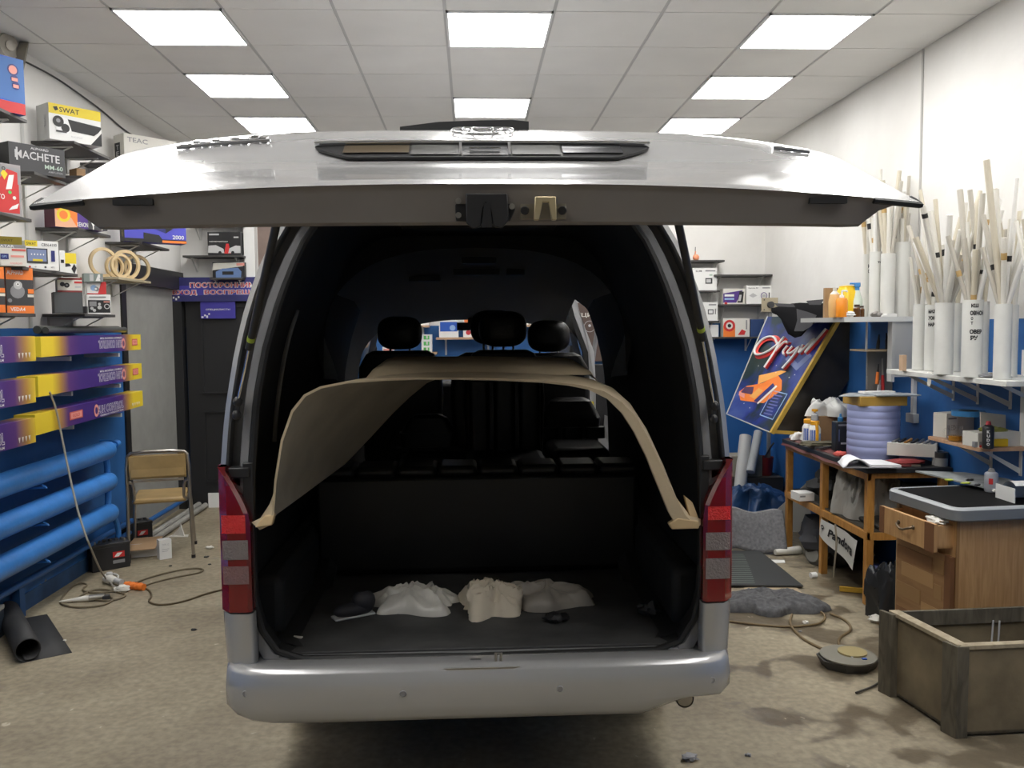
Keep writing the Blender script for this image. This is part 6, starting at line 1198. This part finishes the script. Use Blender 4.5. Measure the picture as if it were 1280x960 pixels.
# under the bench
crumple('cloth_heap', 'big grey heap of crumpled cloth on the lower shelf of the bench', 'cloth', (2.61, 5.52, .46), (.20, .26, .33), mat('grey_cloth', (.36, .35, .32), .9), 41, fr=13, n=70, amp=.6)
MB(mat('dirty_tray', (.035, .034, .03), .5, noise_amt=.5, nscale=20, bump=.6, bscale=50)).bb((-.20, -.14, 0), (.22, .14, .03)).build('plastic_tray', loc=(2.63, 5.20, .459), label='dirty black tray at the front of the lower bench shelf', cat='tray', bev=.012)
MB(c('black_crate', (.02, .02, .02))).bb((-.09, -.1, 0), (.09, .1, .22)).build('speaker_box', loc=(2.77, 5.16, .49), label='black ribbed box at the right of the cloth heap', cat='box')
pbox('small_carton', 'white carton on the lower rail at the far end of the bench', 'carton', 999, 636, 1018, 617, Y=5.95, rot=8, z=.457, body=WHITE, d=.12, front=[('r', .05, .5, .4, .7, GREY)])
# banner hanging from the lower rail
bn_ = [at(1028, 648, X=TX0_-.01), at(1074, 676, X=TX0_-.01), at(1067, 713, X=TX0_-.02), at(1024, 668, X=TX0_-.02)]; o0 = bn_[0].copy()
b = MB(mat('banner_white', (.62, .61, .57), .4)); G_ = lambda u, v, o=0: (bn_[3]*(1-u)+bn_[2]*u)*(1-v)+(bn_[0]*(1-u)+bn_[1]*u)*v+Vector((-.012*math.sin(u*7+v)-o, 0, 0))-o0
b.grid(lambda u, v: G_(u, v), 12, 6); b.m(BLACK); vs, fs = text_geo('Pandora', .04); b.add([G_(.27+.66*u, .38+.36*v, .004) for u, v in vs], fs); b.add([G_(.10+.05*math.cos(k*.7854)*1.0, .62+.13*math.sin(k*.7854), .004) for k in range(8)], [tuple(range(8))]); b.m(WHITE).add([G_(.10+.02*math.cos(k*.7854), .62+.05*math.sin(k*.7854), .005) for k in range(8)], [tuple(range(8))])
b.build('hanging_banner', loc=o0, label='white banner with black lettering hanging from the lower bench rail', cat='banner')
MB(c('twine', (.3, .26, .2))).tube([at(1044, 655, X=TX0_-.03), at(1046, 680, X=TX0_-.035), at(1043, 705, X=TX0_-.03), at(1042, 722, X=TX0_-.03)], .006, 6, True, 1).build('twine', base=tuple(at(1044, 655, X=TX0_-.03)), label='dirty twine hanging in front of the white banner', cat='twine')
crumple('trash_bag', 'black plastic trash bag under the near end of the bench', 'bag', (2.46, 4.78, 0), (.17, .17, .34), mat('bag_black', (.025, .027, .03), .25), 51, fr=8, n=50, amp=.5)
q = at(1022, 690, Z=.08); t = thing('vacuum_hose', 'grey dusty canister under the far side of the bench', 'canister', (q.x+.05, q.y, 0)); MB(c('dusty_grey', (.14, .14, .13), noise_amt=.3)).cyl((-.10, -.05, .085), (.14, .06, .085), .085, n=20).build('drum', t); MB(c('dusty_pale', (.3, .3, .28))).cyl((-.115, -.057, .085), (-.10, -.05, .085), .06, n=20).build('end_cap', t); MB(DARK).tube([(-.05, -.08, .1), (-.03, -.04, .2), (.0, .0, .3), (.02, .1, .36)], .012, 8, True, 1).build('hose', t)
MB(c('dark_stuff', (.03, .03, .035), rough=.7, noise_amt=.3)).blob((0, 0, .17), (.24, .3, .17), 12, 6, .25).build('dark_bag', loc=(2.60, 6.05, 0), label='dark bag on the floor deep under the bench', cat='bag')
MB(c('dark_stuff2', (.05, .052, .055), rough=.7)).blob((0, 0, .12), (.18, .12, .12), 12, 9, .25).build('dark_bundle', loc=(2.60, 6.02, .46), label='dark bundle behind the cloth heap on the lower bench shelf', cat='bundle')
MB(c('tool_yellow', (.5, .3, .03))).bar((-.1, .03, .02), (.08, -.04, .02), .02, .03).build('wood_offcut', loc=(2.42, 5.30, 0), label='yellow strip of wood on the floor behind the near bench leg', cat='strip')
MB(c('canister_blue', (.05, .06, .18), rough=.4)).lathe([(0, 0), (.06, 0), (.06, .16), (.03, .2), (0, .2)], n=18).build('blue_canister', loc=(2.52, 5.22, 0), label='dark blue bottle on the floor behind the near bench leg', cat='bottle')
# ================================================================== CABINET
cc = at(1197, 640, Y=3.95); ph = math.radians(6); t = thing('cabinet', 'wooden cabinet with an open drawer and inlaid door beside the bench', 'cabinet', (cc.x, cc.y, 0), ph); CZ = .80
CW_, CD = .60, .46
MB(CABW).bb((.0, 0, .02), (CW_, CD, CZ-.03)).build('carcass', t, bev=.002)
MB(c('cab_edge', (.30, .16, .06))).bb((-.004, -.004, .0), (.012, .0, CZ-.03)).build('front_edge', t)
# door on the face toward -X with inlaid blocks
dr_ = MB(wood('door_wood', (.27, .145, .06), (.34, .19, .085), (4, .6, 4))).bb((-.02, .05, .08), (-.002, CD-.012, CZ-.21)).build('door', t)
for (y0, y1, z0, z1, sh_) in ((.14, .40, .40, .47, 0), (.075, .13, .36, .43, 1), (.15, .44, .48, .55, 2), (.065, .23, .24, .31, 0), (.24, .44, .29, .36, 1), (.10, .30, .13, .20, 0), (.31, .44, .16, .23, 2), (.06, .13, .49, .56, 1)):
    MB(c('inlay_%s' % 'abc'[sh_], ((.42, .25, .11), (.33, .19, .08), (.26, .13, .055))[sh_], rough=.45)).bb((-.0225, y0, z0), (-.0195, y1, z1)).build('inlay', dr_)
MB(c('cab_pale', (.45, .33, .19))).bb((-.012, CD-.012, 0), (.0, CD+.005, CZ-.03)).build('pale_edge', t); MB(c('cab_dark', (.17, .075, .03))).bb((-.026, .005, .08), (-.002, .05, CZ-.21)).build('door_stile', t)
dw = MB(CABW).bb((-.105, .02, CZ-.185), (-.085, CD+.01, CZ-.05)).build('drawer', t, bev=.002)
MB(CABW).bb((-.085, .03, CZ-.17), (.0, .045, CZ-.06)).bb((-.085, CD-.03, CZ-.17), (.0, CD-.015, CZ-.06)).bb((-.085, .03, CZ-.17), (.0, CD-.02, CZ-.16)).build('drawer_box', dw)
MB(c('cab_dark')).bb((-.108, .02, CZ-.186), (-.1045, .09, CZ-.049)).build('dark_block', dw); MB(c('cab_dark')).bb((-.108, CD-.03, CZ-.186), (-.1045, CD+.011, CZ-.049)).build('dark_block', dw)
MB(mat('antique_brass', (.16, .12, .08), .35, .9)).tube([(-.107, .18, CZ-.10), (-.13, .19, CZ-.105), (-.133, .24, CZ-.125), (-.13, .29, CZ-.105), (-.107, .30, CZ-.10)], .006, 8, True, 1).blob((-.108, .18, CZ-.10), (.006, .012, .012), 7).blob((-.108, .30, CZ-.10), (.006, .012, .012), 7).build('handle', dw)
MB(PE).blob((0, 0, 0), (.04, .07, .02), 9, 3, .3).build('plastic_wrap', loc=cc+Vector((-.045, .10, CZ-.05-cc.z)), label='clear plastic wrap sticking out of the open drawer', cat='plastic')
# grey sink-like tray on top
t = thing('grey_tray_top', 'grey moulded basin with black inside lying on the cabinet', 'basin', (cc.x, cc.y, CZ-.03), ph); TG = mat('tray_grey', (.17, .18, .19), .4); TGL = mat('tray_rim', (.33, .35, .36), .35)
def rr_(x0, y0, x1, y1, r, z, n=5):
    o = []
    for cx, cy_, a0 in ((x1-r, y0+r, -90), (x1-r, y1-r, 0), (x0+r, y1-r, 90), (x0+r, y0+r, 180)):
        for k in range(n+1): a = math.radians(a0+90*k/n); o.append(Vector((cx+r*math.cos(a), cy_+r*math.sin(a), z)))
    return o
x0, y0, x1, y1 = -.05, -.05, CW_+.03, CD+.06
b = MB(TG).loft([rr_(x0+.01, y0+.01, x1-.01, y1-.01, .05, .0), rr_(x0, y0, x1, y1, .06, .008), rr_(x0, y0, x1, y1, .06, .055)], True, True); b.m(TGL).loft([rr_(x0, y0, x1, y1, .06, .055), rr_(x0+.008, y0+.008, x1-.008, y1-.008, .055, .064), rr_(x0+.035, y0+.035, x1-.035, y1-.035, .04, .064)], True); b.build('rim', t, sharp=50)
MB(c('basin_black', (.006, .006, .006), rough=.7, spec=.1)).loft([rr_(x0+.035, y0+.035, x1-.035, y1-.035, .04, .0641), rr_(x0+.05, y0+.05, x1-.05, y1-.05, .04, .056)], True, True).build('basin', t)
# grey plate with litter across the basin
A4 = [at(1144, 590, Z=CZ+.065), at(1262, 618, Z=CZ+.045), at(1275, 602, Z=CZ+.055), at(1205, 592, Z=CZ+.055)]
t = thing('sheet_metal_plate', 'dusty grey plate lying slanted across the basin', 'plate', A4[1]); MB(mat('dusty_plate', (.3, .32, .32), .5, noise_amt=.25, nscale=20)).prism([p-A4[1] for p in A4], (0, 0, .008)).build('plate', t)
for k, (px, py, m_, nm) in enumerate(((1186, 598, c('lime_bit', (.4, .45, .05)), 'lime green strip'), (1207, 602, c('lime_bit'), 'yellow green strip'), (1213, 598, BLACK, 'black clip'), (1222, 604, DARK, 'dark wedge'), (1243, 611, OFFW, 'white shard'), (1252, 612, OFFW, 'second white shard'), (1235, 604, LGREY, 'grey strip'))):
    q = at(px, py, Z=CZ+.075); MB(m_).blob((0, 0, .006), (.025, .009, .006), 6, k, .4).build('scrap', loc=q-Vector((0, 0, .014)), rz=-.4+.3*k, label='%s lying on the dusty grey plate' % nm, cat='scrap')
q = at(1239, 604, Y=4.30); spray('silver grey spray can with a red mark on the cabinet', (q.x, 4.30, CZ+.035), .12, .032, c('can_grey', (.35, .36, .40), rough=.35), c('can_capgrey', (.2, .2, .2)), txt='x', capr=.7)
q = at(1266, 604, Y=4.10); MB(mat('white_roll', (.72, .72, .7), .5)).grid(lambda u, v: (-.07+.34*v*.6+.02*0, -.08+.02*0+.16*u, .10*math.sin(math.pi*min(1, .25+u*.9))**.5), 14, 3).bb((-.075, -.08, 0), (-.07, .07, .07)).build('paper_roll', loc=(q.x+.02, 4.08, CZ+.036), label='white curved sheet lying on the cabinet at the right edge', cat='sheet')
# ================================================================== CRATE
c0 = at(1197, 922, Z=0); c1 = at(1112, 866, Z=0); ang = math.atan2(-(c1.x-c0.x), (c1.y-c0.y))
t = thing('wooden_crate', 'open weathered wooden crate on the floor at the lower right', 'crate', (c0.x, c0.y, 0), 0); dL = (c1-c0); nL = dL.normalized(); wv = Vector((1, .04, 0)).normalized(); H_ = solve(lambda q: -proj(c0+Vector((0, 0, q)))[1], -806, .1, .9); CL_ = dL.length; WC = .80
wd = Vector((wv.x, wv.y, 0))
b = MB(CRATEW).prism([Vector((0, 0, .01)), wd*WC+Vector((0, 0, .01)), wd*WC+Vector((0, 0, H_-.02)), Vector((0, 0, H_-.02))], Vector((0, .018, 0))); b.build('front_panel', t)
MB(CRATEW).prism([nL*.01+Vector((0, 0, .01)), dL+Vector((0, 0, .01)), dL+Vector((0, 0, H_-.02)), nL*.01+Vector((0, 0, H_-.02))], wd*.016).build('side_panel', t)
MB(CRATEW).prism([dL+Vector((0, 0, .01)), dL+wd*WC+Vector((0, 0, .01)), dL+wd*WC+Vector((0, 0, H_-.02)), dL+Vector((0, 0, H_-.02))], Vector((0, -.016, 0))).build('back_panel', t)
MB(CRATEW).prism([wd*WC+Vector((0, 0, .01)), dL+wd*WC+Vector((0, 0, .01)), dL+wd*WC+Vector((0, 0, H_-.02)), wd*WC+Vector((0, 0, H_-.02))], wd*-.016).build('side_panel', t)
MB(CRATED).prism([Vector((0, 0, .01)), wd*WC+Vector((0, 0, .01)), dL+wd*WC+Vector((0, 0, .01)), dL+Vector((0, 0, .01))], (0, 0, .012)).build('bottom', t)
for p in (Vector((-.016, -.012, 0)), dL+Vector((-.022, -.05, 0))):
    MB(CRATED).prism([p, p+Vector((.05, .0, 0)), p+Vector((.05, .014, 0)), p+Vector((.014, .02, 0)), p+nL*.075+Vector((.002, 0, 0)), p+nL*.075-wd*.012], (0, 0, H_-.005)).build('corner_batten', t, bev=.002)
MB(CRATEE).prism([Vector((-.005, -.01, H_-.02)), wd*WC+Vector((0, -.01, H_-.02)), wd*WC+Vector((0, .028, H_-.02)), Vector((.03, .028, H_-.02))], (0, 0, .018)).build('front_top_strip', t, bev=.002)
MB(CRATEE).prism([Vector((-.012, .0, H_-.018)), Vector((.036, .0, H_-.018)), dL+Vector((.036, 0, H_-.018)), dL+Vector((-.012, 0, H_-.018))], (0, 0, .018)).build('side_top_strip', t, bev=.002)
MB(CRATED).prism([dL+Vector((0, -.03, H_-.07)), dL+wd*WC+Vector((0, -.03, H_-.07)), dL+wd*WC+Vector((0, -.014, H_-.07)), dL+Vector((0, -.014, H_-.07))], (0, 0, .07)).build('back_rail', t, bev=.002)
for k, (dx, hh) in enumerate(((.30, .05), (.33, .04))): 
    q = c0+dL*.5+wd*dx; MB(c('clear_plastic')).cyl((0, 0, 0), (.03, .02, H_-.03+hh*.3), .004, n=6).build('clear_stick', loc=(q.x, q.y, .023), label='thin clear plastic stick standing in the crate, %s' % ('left one', 'right one')[k], cat='stick')
# ================================================================== FLOOR, right of the van
q = at(962, 757, Z=0); crumple('grey_blanket', 'crumpled dark grey felt cloth on the floor right of the van', 'cloth', (q.x, q.y, 0), (.30, .19, .085), mat('felt_grey', (.10, .10, .105), .95, noise_amt=.35, nscale=40), 61, fr=7, n=60, rz=-.1, jag=.2, power=.5)
MB(OFFW).box((0, 0, .002), (.05, .03, .003)).build('paper_scrap', loc=at(990, 767, Z=.06), rz=.6, label='white paper scrap on the grey felt cloth', cat='scrap') if False else None
a4 = [at(900, 735, Z=0), at(1004, 736, Z=0), at(950, 692, Z=0), at(905, 692, Z=0)]; 
t = thing('rubber_floor_mat', 'flat black rubber mat with fine perforation on the floor by the bench', 'mat', a4[1]); MB(mat('mat_charcoal', (.035, .037, .038), .6)).prism([p-a4[1]+Vector((0, 0, .012)) for p in a4], (0, 0, .010)).build('sheet', t)
MB(mat('perforation', (.12, .2, .15), .5)).build('x') if False else None
pf = MB(mat('perforation_green', (.16, .2, .17), .5))
for i in range(11):
    for j in range(16):
        u, v = .08+.055*i*.6, .05+.055*j; 
        p = a4[0].lerp(a4[1], u+.25*v*.2).lerp(a4[3].lerp(a4[2], u+.05), v)-a4[1]+Vector((0, 0, .0225)); pf.box(p, (.018, .010, .001))
pf.build('perforation', t, kind='stuff')
a4 = [at(930, 742, Z=0), at(1030, 768, Z=0), at(995, 735, Z=0), at(930, 732, Z=0)]; MB(mat('beige_card', (.42, .33, .22), .7)).prism([p-a4[1] for p in a4], (0, 0, .006)).build('cardboard_sheet', loc=a4[1], label='flat beige cardboard sheet under the grey felt cloth', cat='cardboard')
# folded felt carpet standing behind
q0 = at(905, 690, Z=0); q1 = at(978, 690, Z=0); b = MB(mat('felt_light', (.19, .19, .20), .95, noise_amt=.3, nscale=50)); Wd = q1-q0
b.loft([[q0+Wd*u+Vector((0, .30*f_+.05*math.sin(u*5), .02+h_+.02*math.sin(u*9)))-q0 for u in [k/14 for k in range(15)]] for f_, h_ in ((-.22, .0), (-.15, .05), (0, .20), (.15, .30), (.25, .28))], False); o = b.build('folded_carpet', loc=q0, label='folded grey felt carpet heaped right of the tail lamp', cat='carpet', sub=1); so = o.modifiers.new('t', 'SOLIDIFY'); so.thickness = .02
q = at(944, 650, Z=0); crumple('blue_bag', 'dark blue crumpled plastic bag on the floor near the back wall', 'bag', (q.x, q.y+.1, 0), (.32, .28, .30), mat('bag_blue', (.02, .065, .18), .4), 71, fr=6, n=50, amp=.4)
q = at(955, 612, Y=7.95); t = thing('red_bucket', 'small dark red bucket behind the blue bag', 'bucket', (q.x, 7.95, .30)); MB(c('bucket_red', (.25, .02, .02), rough=.4)).lathe([(0, 0), (.07, 0), (.085, .17), (.08, .17), (.066, .01)], n=20).build('pail', t); MB(DARK).tube([(-.02, 0, .12), (.06, 0, .26), (.09, 0, .3)], .008, 6).build('brush_handle', t)
MB(c('dark_ledge', (.05, .045, .04))).bb((1.95, 7.80, 0), (2.85, YB-.01, .298)).build('low_bench', base=(2.4, 8.1, 0), label='dark low ledge at the foot of the back wall', cat='bench')
MB(mat('block_concrete', (.3, .29, .24), .9, noise_amt=.25, nscale=10, bump=.3)).bb((-.2, -.12, 0), (.2, .12, .19)).build('concrete_block', loc=(at(921, 600, Y=7.98).x, 7.98, .30), label='pale concrete block on the low ledge beside the van', cat='block')
for k, (px, py, px2, py2, r, m_) in enumerate(((925, 610, 932, 545, .055, LGREY), (938, 590, 948, 540, .04, c('pipe_white', (.42, .44, .46))))):
    A = at(px, py, Y=7.75); B = at(px2, py2, Y=7.95); MB(m_).cyl((0, 0, 0), B-A, r, n=18).build('plastic_pipe', loc=A, label='%s plastic pipe leaning under the lightbox sign' % ('thick pale', 'thinner grey')[k], cat='pipe')
crumple('plastic_film', 'clear crumpled film hanging under the lightbox sign', 'plastic', (at(965, 560, Y=7.4).x, 7.35, .82), (.2, .2, .18), mat('dim_film', (.16, .18, .2), .2), 81, fr=6, n=30) if False else None
MB(mat('white_tri', (.35, .35, .33), .5)).prism([(0, 0, 0), (.35, -.3, 0), (.32, -.25, .42)], (.01, .03, 0)).build('white_board', loc=at(950, 662, Z=0)+Vector((.02, .1, 0)), label='grey-white triangular board leaning at the far end of the bench', cat='board')
q = at(982, 694, Z=0); t = thing('paper_roll', 'pale paper roll lying on the floor at the far bench leg', 'roll', (q.x, q.y, 0), .25); MB(OFFW).cyl((-.09, 0, .03), (.12, 0, .03), .02, .032, n=16).build('roll', t)
MB(WHITE).prism([(-.09, -.04, .001), (.06, -.05, .001), (.08, .02, .001), (-.05, .04, .001)], (0, 0, .004)).build('paper_sheet', loc=(*at(968, 702, Z=0).xy, 0), label='white paper sheet on the floor in front of the pale roll', cat='paper')
q = at(1017, 723, Z=0); MB(WHITE).cyl((-.02, 0, .02), (.02, .01, .02), .02, n=12).build('paper_cup', loc=(q.x, q.y, 0), label='tiny white crushed cup on the floor beside the bench', cat='cup')
q = at(1098, 778, Z=0); MB(OFFW).blob((0, 0, .02), (.05, .035, .022), 8, 3, .4).build('tissue', loc=(q.x, q.y, 0), label='crumpled white tissue on the floor before the trash bag', cat='tissue')
q = at(1060, 832, Z=0); t = thing('cable_reel_lid', 'dark octagonal tray with a round grey plate and tape on the floor', 'tray', (q.x, q.y, 0), 0)
oc = [Vector((math.cos(k*math.pi/4+.39), math.sin(k*math.pi/4+.39)*.85, 0)) for k in range(8)]; MB(mat('tray_dark', (.06, .058, .052), .5)).loft([[p*.13 for p in oc], [p*.155+Vector((0, 0, .045)) for p in oc], [p*.145+Vector((0, 0, .045)) for p in oc], [p*.12+Vector((0, 0, .012)) for p in oc]], True, True).build('tray', t)
MB(mat('plate_grey', (.20, .19, .155), .5)).lathe([(0, .046), (.13, .046), (.135, .05), (.135, .056), (.10, .058), (0, .058)], n=32).build('round_plate', t); MB(c('tape_ring', (.32, .26, .12))).lathe([(.05, .058), (.07, .058), (.07, .066), (.05, .066)], (.03, .02, 0), n=24).build('ring', t); MB(WHITE).box((.02, -.02, .061), (.06, .04, .003), rz=.3).m(BLU).box((.05, -.07, .0605), (.022, .016, .004)).build('label_scrap', t)
CBR = c('cable_brown2', (.17, .12, .06), rough=.6)
floor_cable('brown cable looping from the van to the octagonal tray', [(900, 775), (940, 780), (985, 784), (1020, 781), (1030, 776), (1032, 768), (1020, 762)], CBR, .007)
floor_cable('brown cable running over the floor into the octagonal tray from the left', [(990, 768), (986, 780), (1000, 796), (1015, 805), (1028, 811)], CBR, .007)
floor_cable('brown cable curling up to the ring on the octagonal tray', [(1038, 767), (1058, 775), (1066, 787), (1050, 796), (1047, 803), (1052, 812)], CBR, .007)
floor_cable('thin dark cable between the octagonal tray and the crate', [(1104, 838), (1103, 850), (1092, 858), (1070, 866)], c('cable_dark', (.04, .035, .03)), .005)
for (px, py, s_, lb) in ((1007, 779, .018, 'tiny white scrap inside the cable loop'), (862, 950, .03, 'grey pebble below the exhaust pipe'), (935, 945, .012, 'small grey pebble near the lower picture edge'), (1000, 790, .01, 'small stone between the cable loops')):
    q = at(px, py, Z=0); MB(OFFW if 'white' in lb else GREY).blob((0, 0, s_*.4), (s_, s_*.8, s_*.45), 7, px, .4).build('debris', loc=(q.x, q.y, 0), label=lb, cat='debris')
